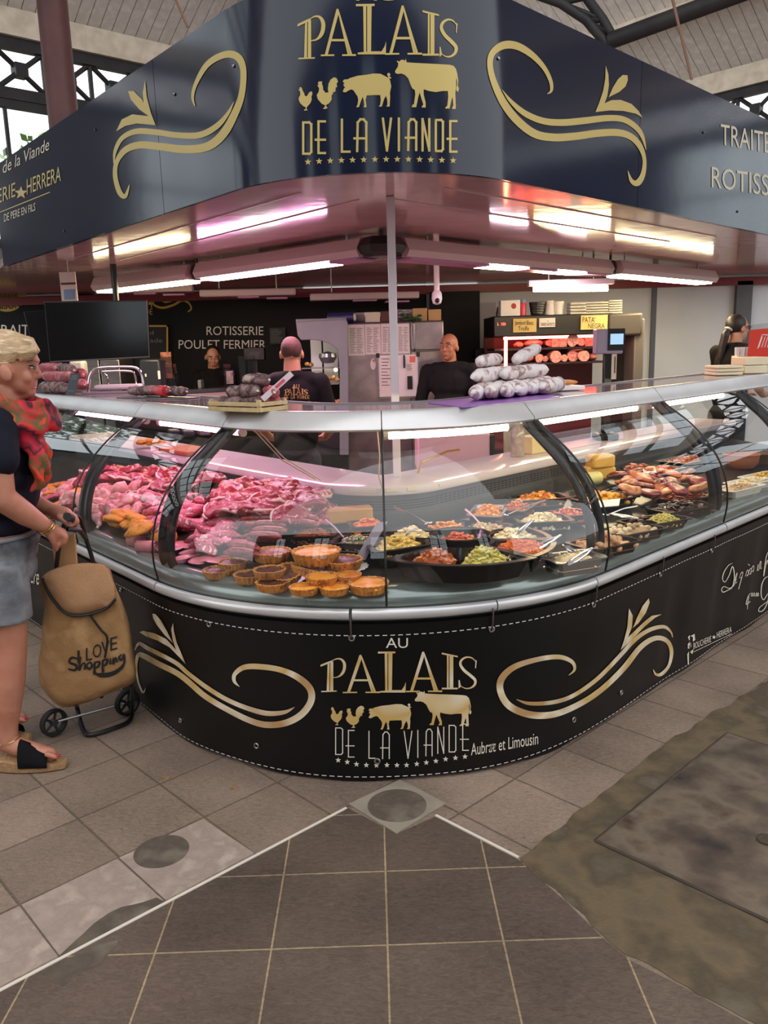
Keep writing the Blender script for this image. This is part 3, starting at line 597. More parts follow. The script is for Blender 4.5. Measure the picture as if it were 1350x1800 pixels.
F.ribbon([(1150,705,2),(1080,740,26),(960,748,34),(820,710,32),(680,650,30),(550,570,30),(430,480,28),(350,410,28),(230,345,28),(150,305,28),(95,275,22),(65,320,4)])
F.poly([(325,135),(330,190),(350,270),(380,340),(410,415),(370,370),(300,300),(220,255),(140,225),(97,198),(120,188),(200,205),(280,245),(345,318),(322,250),(312,180)]).poly([(185,72),(205,75),(240,115),(280,185),(322,270),(270,220),(215,150),(190,105)])
F.build('swirl_ornament', f, FOIL, ban, 60)
f = zb(660, 980, 1.9565); F = Flat()
F.ribbon([(665,405,2),(685,385,9),(675,358,13),(630,342,16),(560,350,17),(480,375,20),(435,415,23),(430,460,23),(460,510,24),(530,540,24),(610,540,22),(690,510,20),(770,460,19),(850,385,19),(910,310,18),(960,278,17),(1000,285,15),(1018,320,13),(1010,370,10),(985,400,12),(965,402,8),(955,385,2)])
F.ribbon([(485,488,2),(530,502,12),(610,498,14),(680,475,14),(760,420,14),(830,350,14),(890,285,14),(940,250,14),(990,238,12),(1015,255,7),(1022,275,2)])
F.poly([(872,175),(885,200),(882,240),(868,275),(920,225),(950,200),(985,195),(960,208),(925,238),(885,280),(843,318),(855,285),(866,240)]).poly([(940,140),(943,155),(930,190),(905,225),(885,243),(900,205),(920,165)])
F.build('swirl_ornament', f, FOIL, ban, 40)
F = Flat(); F.textbox('Aubrac et Limousin', 828, 946, 1328, 22, -.17); F.build('lettering', onban2, CREAMP, ban, 20)
F = Flat(); F.textbox('BOUCHERIE', 1219, 1250, 1141, 11, -.42); F.star(1255, 1120, 4); F.textbox('HERRERA', 1260, 1286, 1122, 11, -.42); F.line([(1219, 1146), (1286, 1114)], .8)
F.poly([(1209,1120),(1213,1116),(1212,1126)]).poly([(1214,1118),(1221,1114),(1222,1125),(1218,1128),(1218,1120)]).poly([(1209,1132),(1213,1128),(1212,1140),(1209,1140)]).poly([(1213,1146),(1219,1141),(1217,1150)]).poly([(1208,1150),(1211,1145),(1211,1166),(1209,1168)])
F.build('lettering', onban2, CREAMP, ban, 12)
f = zb(1150, 940, 6.75); F = Flat()
SCR = [(930,335,3),(880,365,8),(830,440,11),(810,520,10),(840,560,8),(890,480,9),(925,380,12),(945,420,12),(950,520,12),(925,620,11),(870,660,9),(815,680,11),(800,645,9),(830,615,8),(890,635,8),(945,600,7),(975,520,6)]
F.ribbon(SCR); F.ribbon([(945,560,5),(975,500,6),(985,450,6),(965,500,6),(965,570,6),(985,560,4)])
for (x, y) in ((1030, 470), (1100, 445), (1135, 425), (1165, 395)):
    F.ribbon([(x-20, y+50, 4), (x, y-15, 7), (x+18, y-25, 7), (x+14, y+20, 6), (x-4, y+45, 6), (x+18, y+35, 4)], 4)
F.ribbon([(1055,440,4),(1030,540,8),(1000,645,8)]).ribbon([(1110,345,3),(1135,365,9)])
F.ribbon([(1220,430,5),(1235,350,7),(1228,420,6),(1245,415,4)]).ribbon([(1245,410,5),(1255,330,7),(1268,320,7),(1262,400,6),(1280,390,3)])
F.ribbon([(1360,190,4),(1330,260,9),(1305,420,9),(1300,490,8),(1330,330,7),(1350,300,6)]).ribbon([(1340,350,5),(1350,300,7),(1360,350,5),(1385,300,6),(1400,340,4)])
F.build('script_lettering', f, CREAMP, ban, 30); F = Flat(); F.ribbon([(1150,690,4),(1115,730,8),(1090,825,9),(1140,790,8)]).ribbon([(1125,730,6),(1110,810,8),(1105,885,7)])
for x in (1160, 1185, 1212, 1232): F.ribbon([(x-14, 735, 3), (x, 690, 6), (x+6, 700, 6), (x-2, 728, 5), (x+14, 715, 3)], 3)
F.ribbon([(1360,490,4),(1310,520,10),(1275,600,11),(1270,720,10),(1300,770,9),(1350,700,9),(1350,780,10),(1300,890,10),(1245,910,9),(1245,870,7),(1290,830,7),(1360,780,6)])
F.build('script_lettering', f, CREAMP, ban, 30)
F = Flat(); F.textbox('père', 48, 68, 1023, 30, .25, .2); F.build('lettering', onban2, CREAMP, ban, 8)
# stitching, eyelets, ties
g = G(); g.flat = True
def dash(z, u0, u1, st, ln):
    u = u0
    while u < u1:
        P = [plan(q, LEAN(z)+FOLD(q, z)-.0025, zq) for q in (u, u+ln) for zq in (z-.0016, z+.0016)]; g.add(P, [(0, 1, 3, 2)]); u += st
dash(.562, U0+.9, U1-.9, .026, .015); g.obj('stitching', WHP, ban, smooth=0)
g = G(); g.flat = True; dash(.022, U0+.9, U1-.9, .030, .018); g.obj('stitching', WHP, ban, smooth=0)
EYE = M('zinc_eyelet', (150, 148, 144), rough=.35, metal=.9)
eyes = [(-1.35, .545, 0), (-.67, .553, 0), (-.12, .553, 1), (.36, .553, 1), (.83, .553, 1), (1.35, .553, 1), (1.85, .553, 1), (-.95, .09, 0), (-.52, .1, 0), (-.05, .085, 0), (.38, .1, 0), (.78, .1, 0), (1.12, .1, 0), (1.75, .12, 0)]
for u, z, tie in eyes:
    p = plan(u, LEAN(z)+FOLD(u, z)-.001, z); q = plan(u, LEAN(z)-1, z); n_ = (q-p).normalized(); a_ = n_.cross(Z_)
    g = G(); ring = [p+n_*.002+(a_*cos(t)+Z_*sin(t))*.0085 for t in [2*pi*k/14 for k in range(14)]]; g.tube(ring, .0035, 6, closed=True); e = g.obj('eyelet', EYE, ban)
    if tie: g = G(); g.tube([p+n_*.004, p+n_*.012+Z_*.03, p+n_*.014+Z_*.07, p+n_*.002+Z_*.09], .003, 6); g.obj('cable_tie', M('dark_tie', (70, 56, 50), rough=.5), ban)
# body behind the banner, bumper rail, front ledge, deck
g = G(); g.sweep([(.075, .03), (.07, .60), (.9, .60), (.9, .03)], U0, U1, .08); g.obj('body', M('black_plinth', (20, 20, 22), rough=.6), cnt)
segs = [(U0, -1.84), (-1.83, -.985), (-.975, -.125), (-.115, .375), (.38, .835), (.84, 1.98), (1.99, U1)]
for a, b in segs:
    g = G(); g.sweep([(.006+.02*cos(t)*.8, .634+.02*sin(t)) for t in [2*pi*k/12 for k in range(12)]][::-1], a, b, .05); g.obj('bumper_rail', ALU, cnt, smooth=60)
g = G(); g.sweep([(.02, .655), (.03, .69), (.06, .715), (.10, .712), (.10, .60), (.0305, .60), (.03, .64)], U0, U1, .05); g.obj('front_ledge', GREYM, cnt, smooth=50)
def dz(s): return .705+max(0, min(s, .85)-.08)*.115
g = G(); g.sweep([(.085, dz(.085)), (.85, dz(.85)), (.85, dz(.85)-.03), (.085, dz(.085)-.03)], U0, U1, .06); g.obj('display_deck', DECKM, cnt)
VENT = M('vent_steel', (120, 120, 122), rough=.35, metal=.7)
g = G(); g.sweep([(.85, .76), (.85, .885), (.865, .885), (.865, .76)], U0, U1, .05); g.obj('back_panel', VENT, cnt)
g = G(); k = U0+1.0
while k < U1-1.0:
    for z in (.815, .826, .837, .848):
        P = [plan(k, .848, z), plan(k+.022, .848, z), plan(k+.022, .848, z+.005), plan(k, .848, z+.005)]; g.add(P, [(0, 1, 2, 3)])
    k += .03
g.flat = True; g.obj('vent_slot', BLACKP, cnt, kind='stuff', smooth=0)
for a, b in ((U0, -.003), (.003, U1)):
    g = G(); g.sweep([(.81, .885), (.805, .895), (.808, .918), (.825, .926), (1.12, .926), (1.12, .888)], a, b, .06); g.obj('work_shelf', WSH, cnt, smooth=50)
g = G()
for u, l in ((-.42, .07), (-.2, .1), (.12, .09), (.40, .07), (-.9, .03), (.9, .03)):
    p = plan(u, .8045, .907); t_ = (plan(u+.01, .8, 0)-plan(u-.01, .8, 0)).normalized(); a = atan2(t_.y, t_.x); g.box(p, (l*.55, .004, .013), a)
g.obj('switch_plate', M('ivory_plate', (206, 196, 170), rough=.4), cnt)
# glass, ribs, top
GLS = glass('curved_case_glass', (.95, .975, .965), 1.5)
GP = [(.012, .66), (.0, .74), (.005, .82), (.03, .91), (.075, .99), (.14, 1.065), (.22, 1.133), (.345, 1.213)]
GPs = catmull(GP, 3)
ug = [U0, -2.75, -1.84, -.985, .0, .92, 1.99, 2.95, U1]
for a, b in zip(ug, ug[1:]):
    g = G(); g.flat = True; g.sweep(GPs, a+.003, b-.003, .04, closed=False); g.obj('glass_pane', GLS, cnt, smooth=170)
GASK = M('black_gasket', (14, 14, 15), rough=.4)
for u in ug[1:-1]:
    g = G(); g.tube([plan(u, s-.001, z) for s, z in GPs], .0038, 6); g.obj('glass_joint', GASK, cnt)
RIB = M('dark_rib', (38, 38, 40), (52, 52, 54), rough=.25, metal=.6, scale=3)
for u in (-2.75, -1.84, -.985, .92, 1.99, 2.95):
    for du in (-.034, .034):
        g = G(); pr = [(s+.055, z if i else .70) for i, (s, z) in enumerate(GP)]; pr[-1] = (.40, 1.235); pr = catmull(pr, 3)
        A = [plan(u+du, s, z) for s, z in pr]; w_ = [.017]*len(A); g.tube(A, w_, 10); g.obj('glass_rib', RIB, cnt)
for a, b in ((U0, -1.843), (-1.838, -.988), (-.982, -.003), (.003, .917), (.923, 1.987), (1.993, U1)):
    g = G(); g.sweep([(.335, 1.205), (.33, 1.212), (.334, 1.222), (.378, 1.270), (.388, 1.2755), (.41, 1.2755), (.41, 1.25), (.37, 1.215)], a, b, .05); g.obj('top_rail', ALU, cnt, smooth=50)
g = G(); g.sweep([(.41, 1.262), (.41, 1.274), (.76, 1.274), (.76, 1.262)], U0, U1, .06); g.obj('counter_top', TOPM, cnt)
g = G(); g.sweep([(.77, 1.245), (.755, 1.245), (.755, 1.28), (.77, 1.28)], U0, U1, .06); g.obj('top_back_rail', M('grey_rail', (130, 126, 128), rough=.4), cnt)
# lamps inside the case
def tubelamp(nm, par, P, r, col, st, n=10):
    g = G(); g.tube(P, r, n); return g.obj(nm, M('lamp_'+nm+str(col)+str(st), col, emit=st), par)
CL = M('lamp_case_pink', (255, 178, 216), emit=CASE_LAMP*1.2); CW = M('lamp_case_warm', (255, 240, 196), emit=CASE_LAMP)
for a, b, m in ((-2.9, -1.95, CL), (-1.75, -1.02, CL), (.04, .84, CW), (1.0, 1.9, CW), (2.05, 2.9, CW)):
    g = G(); g.tube([plan(a+(b-a)*k/8, .425, 1.18) for k in range(9)], .013, 10); lt = g.obj('case_lamp', m, cnt, 'lit tube lamp under the counter top')
    g = G(); g.tube([plan(a-.03, .425, 1.18), plan(a-.001, .425, 1.18)], .016, 10); g.tube([plan(b+.001, .425, 1.18), plan(b+.035, .425, 1.18)], .016, 10); g.obj('lamp_cap', WHITEP, lt)
g = G(); g.tube([plan(-.03, .45, 1.22), plan(-.02, .5, 1.1), plan(-.035, .6, 1.0), plan(-.02, .79, .93), plan(-.03, .8, .90)], .003, 6); g.obj('lamp_cable', M('ivory_cable', (206, 196, 180), rough=.5), cnt)
g = G(); g.tube([plan(-.95, .43, 1.22), plan(-.98, .6, 1.05), plan(-1.05, .8, .94)], .0025, 6); g.tube([plan(-.9, .43, 1.22), plan(-.95, .6, 1.06), plan(-1.0, .8, .94)], .0025, 6); g.obj('lamp_cable', M('ivory_cable'), cnt)
# white post from the work shelf to the ceiling
p = atZ(698, 838, .926); g = G(); g.box((p.x, p.y, (2.118+.926)/2), (.035, .035, 2.118-.926)); g.obj('ceiling_post', M('white_post', (206, 196, 200), rough=.35), label='slim white square post standing on the work shelf behind the counter', cat='post', bev=.003)
# ------------------------------------------------------------------ lamps under the ceiling
BODY = M('lamp_body', (206, 186, 186), rough=.3); LPINK = M('lit_pink_panel', (255, 176, 224), emit=LAMP_PINK); LW = M('lit_warm_tube', (255, 232, 180), emit=LAMP_WARM); LPW = M('lit_white_panel', (255, 222, 236), emit=LAMP_PINK)
GRID = M('lamp_grid', (214, 150, 196), (150, 100, 140), mode='wave', scale=30, rough=.4, emit=0)
ZL = 1.985
def lampbar(nm, P0, P1, lits, lb, warm=False):
    a, b = atZ(*P0, ZL), atZ(*P1, ZL); d = (b-a).normalized(); n_ = V((-d.y, d.x, 0)); 
    if n_.y > 0: n_ = -n_                                              # towards the aisle
    t = thing(nm, (a+b)/2, lb, 'lamp', 'ceiling lamps over the counter'); L_ = (b-a).length
    def prof(x): o = a+d*x; return [o+n_*.04+Z_*.0, o+n_*.06+Z_*.035, o+n_*.025+Z_*.1, o-n_*.14+Z_*.1, o-n_*.16+Z_*.035, o-n_*.14+Z_*.0]
    g = G(); A, B = prof(0), prof(L_); n = 6; g.add(A+B, [tuple(range(n)), tuple(range(n, 2*n))]+[(i, (i+1) % n, n+(i+1) % n, n+i) for i in range(n)]); g.obj('housing', BODY, t, smooth=25)
    for x0, x1, m in lits:
        g = G(); o0, o1 = a+d*(L_*x0), a+d*(L_*x1); g.ext([o0+n_*.03-Z_*.0005, o1+n_*.03-Z_*.0005, o1-n_*.11-Z_*.0005, o0-n_*.11-Z_*.0005], (0, 0, -.014)); g.obj('light_panel', m, t, smooth=0)
    for x in (.12, .88): g = G(); o = a+d*(L_*x)-n_*.05; g.cyl(o+Z_*.095, (o.x, o.y, ZB+.021), .006, n=8); g.obj('hanger', STEEL, t)
    return t
lampbar('ceiling_lamp', (640, 452), (352, 490), ((.02, .16, GRID), (.18, .42, LPINK), (.43, .68, LPW), (.69, .97, LPINK)), 'pink lit lamp bar left of the black corner joint')
lampbar('ceiling_lamp', (706, 452), (1068, 482), ((.02, .34, GRID), (.35, .52, LPW), (.53, .68, GRID), (.69, .84, LPW), (.85, .98, GRID)), 'pink lit lamp bar right of the black corner joint')
lampbar('ceiling_lamp', (338, 492), (172, 512), ((.05, .97, LW),), 'warm lit lamp bar at the left end of the row')
lampbar('ceiling_lamp', (1084, 482), (1252, 497), ((.03, .36, LW), (.38, .62, LW), (.64, .95, LW)), 'yellow lit lamp bar at the right end of the row')
for (px, py, wd, lb) in ((672, 448, .13, 'black corner joint between the two pink lamp bars'), (345, 490, .045, 'small black joint in the left lamp row'), (1076, 481, .045, 'small black joint in the right lamp row')):
    c = atZ(px, py, ZL); g = G(); k = wd; g.lathe([(k*.55, -.005), (k*.9, .012), (k*1.05, .05), (k*.8, .095), (k*.4, .1)], (c.x, c.y+.05, ZL), 6 if k > .1 else 4); t = g.obj('lamp_joint', BLACKP, label=lb, cat='joint', smooth=0)
    if k > .1:
        for sx in (-1, 1): e_ = atZ(672+sx*62, 458, ZL); m = c.lerp(e_, .55); m.y += .05; g = G(); g.box((m.x, m.y, ZL+.035), (.15, .15, .07), sx*radians(40)); g.obj('end_cap', BLACKP, t, bev=.008)
    g = G(); g.cyl((c.x, c.y+.05, ZL+.1), (c.x, c.y+.05, ZB+.021), .01, n=8); g.obj('hanger', BLACKP, t)
# lamps further back
for (x0, x1, py, Y, m, lb) in ((938, 1068, 508, 6.2, LW, 'yellow tube lamp near the ceiling above the wall chiller'),):
    a, b = atY(x0, py, Y), atY(x1, py-1, Y); t = thing('tube_lamp', (a+b)/2, lb, 'lamp'); g = G(); g.tube([a, b], .022, 10); g.obj('tube', m, t)
    g = G(); g.box((a+b)/2+Z_*.045, ((b-a).length+.08, .07, .04)); g.obj('housing', BODY, t)
    g = G(); h = ZB+.02-((a+b)/2).z-.065
    for x in (.2, .8): g = G(); o = a.lerp(b, x)+Z_*.065; g.cyl(o, (o.x, o.y, ZB+.021), .006, n=6); g.obj('hanger', STEEL, t)
for i, (x0, x1, lb) in enumerate(((170, 340, 'unlit lamp bar at the back left under the ceiling'), (352, 520, 'unlit lamp bar at the back beside the black fixing'), (545, 735, 'unlit lamp bar at the back above the grey cabinet'))):
    a, b = atY(x0, 512+i*6, 7.3+i*.1), atY(x1, 518+i*6, 7.4+i*.1); t = thing('back_lamp', (a+b)/2, lb, 'lamp', 'back row of lamps'); g = G(); m = (a+b)/2; d = (b-a).normalized()
    g.box(m+Z_*.03, ((b-a).length, .16, .06), atan2(d.y, d.x)); g.obj('housing', BODY, t, bev=.01); g = G()
    for k in range(3): g.box(a.lerp(b, .2+.3*k)-Z_*.008, ((b-a).length*.22, .12, .014), atan2(d.y, d.x))
    g.obj('grille', GRID, t)
    for x in (.2, .8): g = G(); o = a.lerp(b, x)+Z_*.058; g.cyl(o, (o.x, o.y, ZB+.021), .006, n=6); g.obj('hanger', STEEL, t)
p = atY(768, 523, 6.0); t = thing('security_camera', (p.x, p.y, ZB+.02), 'small white dome camera under the ceiling beside the white post', 'camera'); g = G(); g.cyl((p.x, p.y, ZB+.021), p+Z_*.02, .02, n=14); g.obj('mount', WHITEP, t)
g = G(); g.lathe([(.02, .05), (.035, .03), (.038, -.01), (.03, -.04), (.012, -.05)], p, 18); g.obj('housing', WHITEP, t); g = G(); g.sph(p+V((0, -.03, -.022)), .018, nu=12, nv=8); g.obj('lens', BLACKP, t)
# ------------------------------------------------------------------ behind the counter
def pbox(g, x0, y0, x1, y1, Y, dep, lift=0):
    a, b = atY(x0, (y0+y1)/2, Y), atY(x1, (y0+y1)/2, Y); t = atY((x0+x1)/2, y0, Y).z; o = atY((x0+x1)/2, y1, Y).z
    return g.box(((a.x+b.x)/2, Y+dep/2, (t+o)/2), (b.x-a.x, dep, t-o))
def pX(px, py, Y): return atY(px, py, Y).x
def pZ(px, py, Y): return atY(px, py, Y).z
def on_box(name, body_or_fn, Y, mat, par):
    F = Flat(); body_or_fn(F); return F.build(name, lambda x, y: atY(x, y, Y), mat, par)
def scribble(F, x0, x1, y0, y1, rows, w=.7, cols=1, seed=1):
    R_ = random.Random(seed)
    for i in range(rows):
        y = y0+(y1-y0)*(i+.5)/rows
        for c in range(cols):
            a = x0+(x1-x0)*c/cols+1; b = a+(x1-x0)/cols*(.45+.4*R_.random()); F.line([(a, y), (b, y)], w)
# steel fridge with papers
FY = 6.9
fr = thing('steel_fridge', (pX(692, 640, FY), FY+.4, 0), 'tall stainless steel fridge covered in papers behind the white post', 'fridge')
x0, x1, zt = pX(606, 640, FY), pX(781, 640, FY), pZ(690, 565, FY)
g = G(); g.box(((x0+x1)/2, FY+.4, zt/2), (x1-x0, .72, zt)); g.obj('cabinet', STEEL, fr, bev=.01)
xm = pX(722, 640, FY); zm = pZ(750, 616, FY)
for a, b, za, zb_ in ((x0+.004, xm-.004, .12, zt-.01), (xm+.004, x1-.004, .12, zm-.006), (xm+.004, x1-.004, zm+.006, zt-.01)):
    g = G(); g.box(((a+b)/2, FY+.02, (za+zb_)/2), (b-a, .04, zb_-za)); d_ = g.obj('door', M('worn_steel', (168, 158, 156), (140, 130, 130), (176, 160, 158), rough=.28, metal=.7, scale=3.5, rnd=False), fr, bev=.006)
    g = G(); g.tube([(a+.03, FY-.0, (za+zb_)/2-.12), (a+.03, FY-.03, (za+zb_)/2-.1), (a+.03, FY-.03, (za+zb_)/2+.1), (a+.03, FY-.0, (za+zb_)/2+.12)], .008, 8); g.obj('handle', STEEL, d_)
for i, (a, b, c, d, lb) in enumerate(((612, 641, 571, 625, 'leftmost printed price list of the row on the steel fridge'), (642, 669, 570, 623, 'second printed price list from the left on the steel fridge'), (670, 693, 569, 622, 'printed price list just left of the white post on the fridge'), (698, 720, 569, 621, 'rightmost printed price list of the row on the steel fridge'))):
    g = G(); pbox(g, a, c, b, d, FY-.004, .003); s = g.obj('price_list', PAPER, label=lb, cat='paper', group='price lists on the fridge', smooth=0)
    on_box('print', lambda F: scribble(F, a+2, b-2, c+5, d-3, 15, .75, 2, i), FY-.0055, INK, s)
wbY = FY-.03
wb_ = thing('whiteboard', (pX(700, 700, wbY), wbY, pZ(700, 700, wbY)), 'small whiteboard with a handwritten sheet hung on the steel fridge', 'whiteboard')
g = G(); pbox(g, 665, 624, 736, 698, wbY, .012); g.obj('board', WHITEP, wb_)
for a, b, c, d in ((663, 666, 622, 700), (735, 738, 620, 698), (665, 736, 697, 700)): g = G(); pbox(g, a, c, b, d, wbY-.006, .02); g.obj('frame', STEEL, wb_)
for px, py in ((664, 624), (735, 622), (736, 699)): g = G(); pbox(g, px-3, py-3, px+3, py+5, wbY-.01, .026); g.obj('corner', BLACKP, wb_)
g = G(); pbox(g, 668, 626, 692, 697, wbY-.003, .002); s = g.obj('handwritten_sheet', PAPER, label='handwritten sheet taped to the left of the whiteboard', cat='paper', smooth=0)
on_box('handwriting', lambda F: scribble(F, 670, 690, 628, 680, 9, 1.1, 1, 9), wbY-.0045, INK, s)
g = G(); pbox(g, 713, 625, 730, 661, wbY-.003, .002); s = g.obj('note', PAPER, label='small receipt with a red label pinned on the whiteboard', cat='paper', smooth=0)
on_box('red_label', lambda F: F.poly([(720, 626), (730, 626), (730, 637), (720, 637)]), wbY-.0045, M('red_label', (214, 110, 90), rough=.6), s)
on_box('print', lambda F: scribble(F, 714, 729, 640, 652, 4, .8, 1, 4), wbY-.0046, INK, s)
for a, b, c, d, lb, nm in ((709, 712, 624, 647, 'black marker pen clipped to the whiteboard', 'marker'), (716, 725, 661, 684, 'black eraser stuck on the whiteboard under the receipt', 'eraser')):
    g = G(); pbox(g, a, c, b, d, wbY-.014, .013); g.obj(nm, BLACKP, label=lb, cat=nm, bev=.003)
F = Flat(); F.poly([(656+5.5*cos(t)*(1-.2*sin(t)), 640+11*sin(t)) for t in [2*pi*k/18 for k in range(18)]])
g = G(); g.ext([atY(656+5*cos(t), 640+10*sin(t), FY-.004) for t in [2*pi*k/18 for k in range(18)]], (0, .003, 0)); s = g.obj('sticker', PAPER, label='oval white sticker on the fridge left of the whiteboard', cat='sticker', smooth=0)
on_box('red_mark', lambda F: F.poly([(655, 632), (659, 632), (659, 636), (655, 636)]), FY-.0055, M('red_label'), s)
# things on top of the fridge
CARD = M('cardboard', (196, 164, 112), (176, 144, 96), rough=.8, scale=5)
def topbox(nm, a, b, c, mat, lb, cat, dep=.25, off=.1, bev=.006, rows=None):
    xa, xb = pX(a, 555, FY), pX(b, 555, FY); h = pZ(a, c, FY)-zt; g = G(); g.box(((xa+xb)/2, FY+off+dep/2, zt+h/2), (xb-xa, dep, h)); return g.obj(nm, mat, label=lb, cat=cat, bev=bev)
b1 = topbox('box', 641, 668, 548, M('ivory_box', (214, 208, 182), rough=.6), 'flat ivory box with a lid on top of the fridge', 'box')
g = G(); xa, xb = pX(641, 555, FY), pX(668, 555, FY); g.box(((xa+xb)/2, FY+.225, pZ(650, 552, FY)), (xb-xa+.008, .258, .03)); g.obj('lid', M('ivory_box'), b1)
topbox('box', 669, 690, 546, M('brown_box', (88, 52, 36), rough=.6), 'dark brown box on top of the fridge left of the white post', 'box')
topbox('box', 726, 752, 541, CARD, 'larger kraft cardboard box on top of the fridge right of the post', 'box')
topbox('box', 754, 777, 543, CARD, 'smaller kraft cardboard box at the right end of the fridge top', 'box', dep=.2)
for i, (a, b, py, c, lb) in enumerate(((578, 623, 558, (40, 44, 92), 'dark blue plastic roll lying on top of the cabinet'), (612, 644, 559, (178, 176, 176), 'clear film roll lying on top of the cabinet'))):
    p, q = atY(a, py, FY+.12+i*.16), atY(b, py, FY+.05+i*.16); p.z = q.z = zt+.045; t = thing('film_roll', (p+q)/2, lb, 'roll'); g = G(); g.cyl(p, q, .045, n=18); g.obj('film', M('film%d' % i, c, rough=.3), t); d = (q-p).normalized(); g = G(); g.cyl(q, q+d*.004, .03, n=14); g.obj('core', PAPER, t)
g = G(); p = V((pX(709, 560, FY), FY+.2, zt)); g.box(p+V((0, 0, .05)), (.13, .2, .10), .2); g.obj('magazine_stack', M('magazine', (120, 70, 76), (60, 60, 66), (190, 180, 178), rough=.4, scale=9, stretch=(1, 1, 9)), label='small stack of magazines on the fridge behind the white post', cat='magazines')
g = G(); R_ = random.Random(3)
for k in range(26): c = V((pX(724, 565, FY)+R_.gauss(0, .035), FY+.05+R_.gauss(0, .02), zt+.01+abs(R_.gauss(0, .02)))); g.sph(c, (.022, .018, .012), nu=7, nv=5)
g.obj('green_cloth', M('green_leafy', (60, 96, 52), (44, 72, 40), rough=.8, scale=20), label='crumpled green cloth on the fridge edge right of the post', cat='cloth')
# hot display cabinet with arched end panel
HY = 6.62
hc_ = thing('hot_display_cabinet', (pX(560, 640, HY), HY+.25, 0), 'grey hot display cabinet with an arched glass end beside the steel fridge', 'display cabinet')
PAN = M('grey_cabinet_panel', (124, 128, 132), (112, 116, 120), rough=.4, scale=3)
out = [(520, 566), (523, 590), (529, 598), (548, 597), (565, 599), (580, 604), (593, 614), (597, 650), (597, 800), (613, 800), (611, 566), (606, 561)]
g = G(); g.ext([atY(x, y, HY) for x, y in out], (0, .06, 0)); g.obj('end_panel', PAN, hc_, smooth=0, bev=.006)
g = G(); pbox(g, 520, 560, 608, 566, HY+.06, .5); g.obj('roof', PAN, hc_)
g = G(); pbox(g, 528, 715, 598, 800, HY+.02, .5); g.obj('base', M('dark_cabinet_base', (30, 32, 36), rough=.4), hc_)
g = G(); pbox(g, 548, 598, 560, 690, HY+.3, .02); pbox(g, 574, 598, 592, 690, HY+.3, .02); g2 = M('lit_cabinet_back', (214, 220, 226), rough=.5)
for a, b in ((547, 566), (569, 594)): g = G(); pbox(g, a, 594, b, 676, HY+.5, .02); g.obj('back_wall', g2, hc_)
CAKE = M('pastry', (206, 150, 74), (150, 92, 40), (230, 196, 130), rough=.5, scale=14)
for py in (646, 672): g = G(); pbox(g, 530, py, 597, py+2, HY+.12, .3); g.obj('shelf', M('shelf_glass', (120, 132, 140), rough=.1), hc_)
p, q = atY(536, 688, HY+.15), atY(594, 689, HY+.15)
g = G(); pbox(g, 530, 710, 597, 714, HY+.1, .3); g.obj('shelf', M('shelf_glass'), hc_)
R_ = random.Random(5)
for k, (px, py) in enumerate(((540, 640), (547, 641), (578, 666), (586, 664), (592, 667), (581, 671), (573, 670), (590, 706), (596, 705), (584, 707))):
    c = atY(px, py, HY+.2); g = G(); g.sph(c, (.022, .022, .018), nu=10, nv=7); g.obj('pastry', CAKE, label='small golden pastry on a shelf of the hot display cabinet', cat='pastry', group='pastries in the hot cabinet')
c = atY(576, 628, HY+.2); g = G(); g.lathe([(.0, -.05), (.05, -.045), (.075, 0), (.07, .03), (.0, .05)], c, 20); t = g.obj('glass_cover', M('grey_dome', (110, 116, 120), rough=.2, metal=.5), label='round grey dome hanging inside the arched cabinet', cat='dome')
c = atY(590, 650, HY+.24); g = G(); g.sph(c, .015, nu=10, nv=7); g.obj('cabinet_bulb', M('lit_bulb', (255, 226, 150), emit=25), hc_)
# black cupboard, cables and pale panel behind the man
g = G(); pbox(g, 835, 612, 880, 800, 8.2, .2); t = g.obj('black_cupboard', M('black_cupboard', (30, 30, 32), rough=.5), label='low black cupboard against the wall right of the man', cat='cupboard', bev=.01)
g = G(); pbox(g, 838, 650, 876, 664, 7.6, .3); g.obj('brown_crate', M('brown_wood', (96, 66, 58), (80, 54, 48), rough=.6, scale=6), label='brown wooden box behind the man beside the cupboard', cat='box', bev=.006)
g = G(); g.tube([atY(*p, YB-.11) for p in ((806, 642), (825, 630), (850, 620), (866, 600), (872, 560), (876, 540))], .012, 8); g.obj('black_cable', BLACKP, label='thick black cable running up the wall behind the man', cat='cable', smooth=60)
g = G(); pbox(g, 843, 532, 872, 800, 8.45, .08); g.obj('pale_cupboard', M('pale_panel', (156, 152, 152), rough=.5), label='narrow pale upright cupboard left of the meat chiller', cat='cupboard')
# wall chiller with ham
CY = 7.1
ch = thing('wall_chiller', (pX(1000, 640, CY), CY+.35, 0), 'black open wall chiller glowing red with hams and sausages', 'chiller')
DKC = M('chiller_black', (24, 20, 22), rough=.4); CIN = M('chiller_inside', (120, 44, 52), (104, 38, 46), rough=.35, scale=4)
xa, xb = pX(868, 640, CY), pX(1130, 640, CY); xr = pX(1075, 640, CY); z0, z1 = pZ(1000, 800, CY), pZ(1000, 552, CY)
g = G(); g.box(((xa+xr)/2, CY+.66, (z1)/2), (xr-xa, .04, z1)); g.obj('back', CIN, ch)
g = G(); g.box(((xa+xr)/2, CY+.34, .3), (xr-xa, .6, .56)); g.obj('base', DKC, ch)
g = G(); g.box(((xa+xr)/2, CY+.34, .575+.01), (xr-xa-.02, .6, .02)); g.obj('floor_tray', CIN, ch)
hd = G(); pbox(hd, 868, 553, 1078, 590, CY, .68); hd = hd.obj('canopy', DKC, ch, bev=.01)
on_box('led_display', lambda F: F.poly([(872, 566), (896, 566), (896, 574), (872, 574)]), CY-.002, BLACKP, hd)
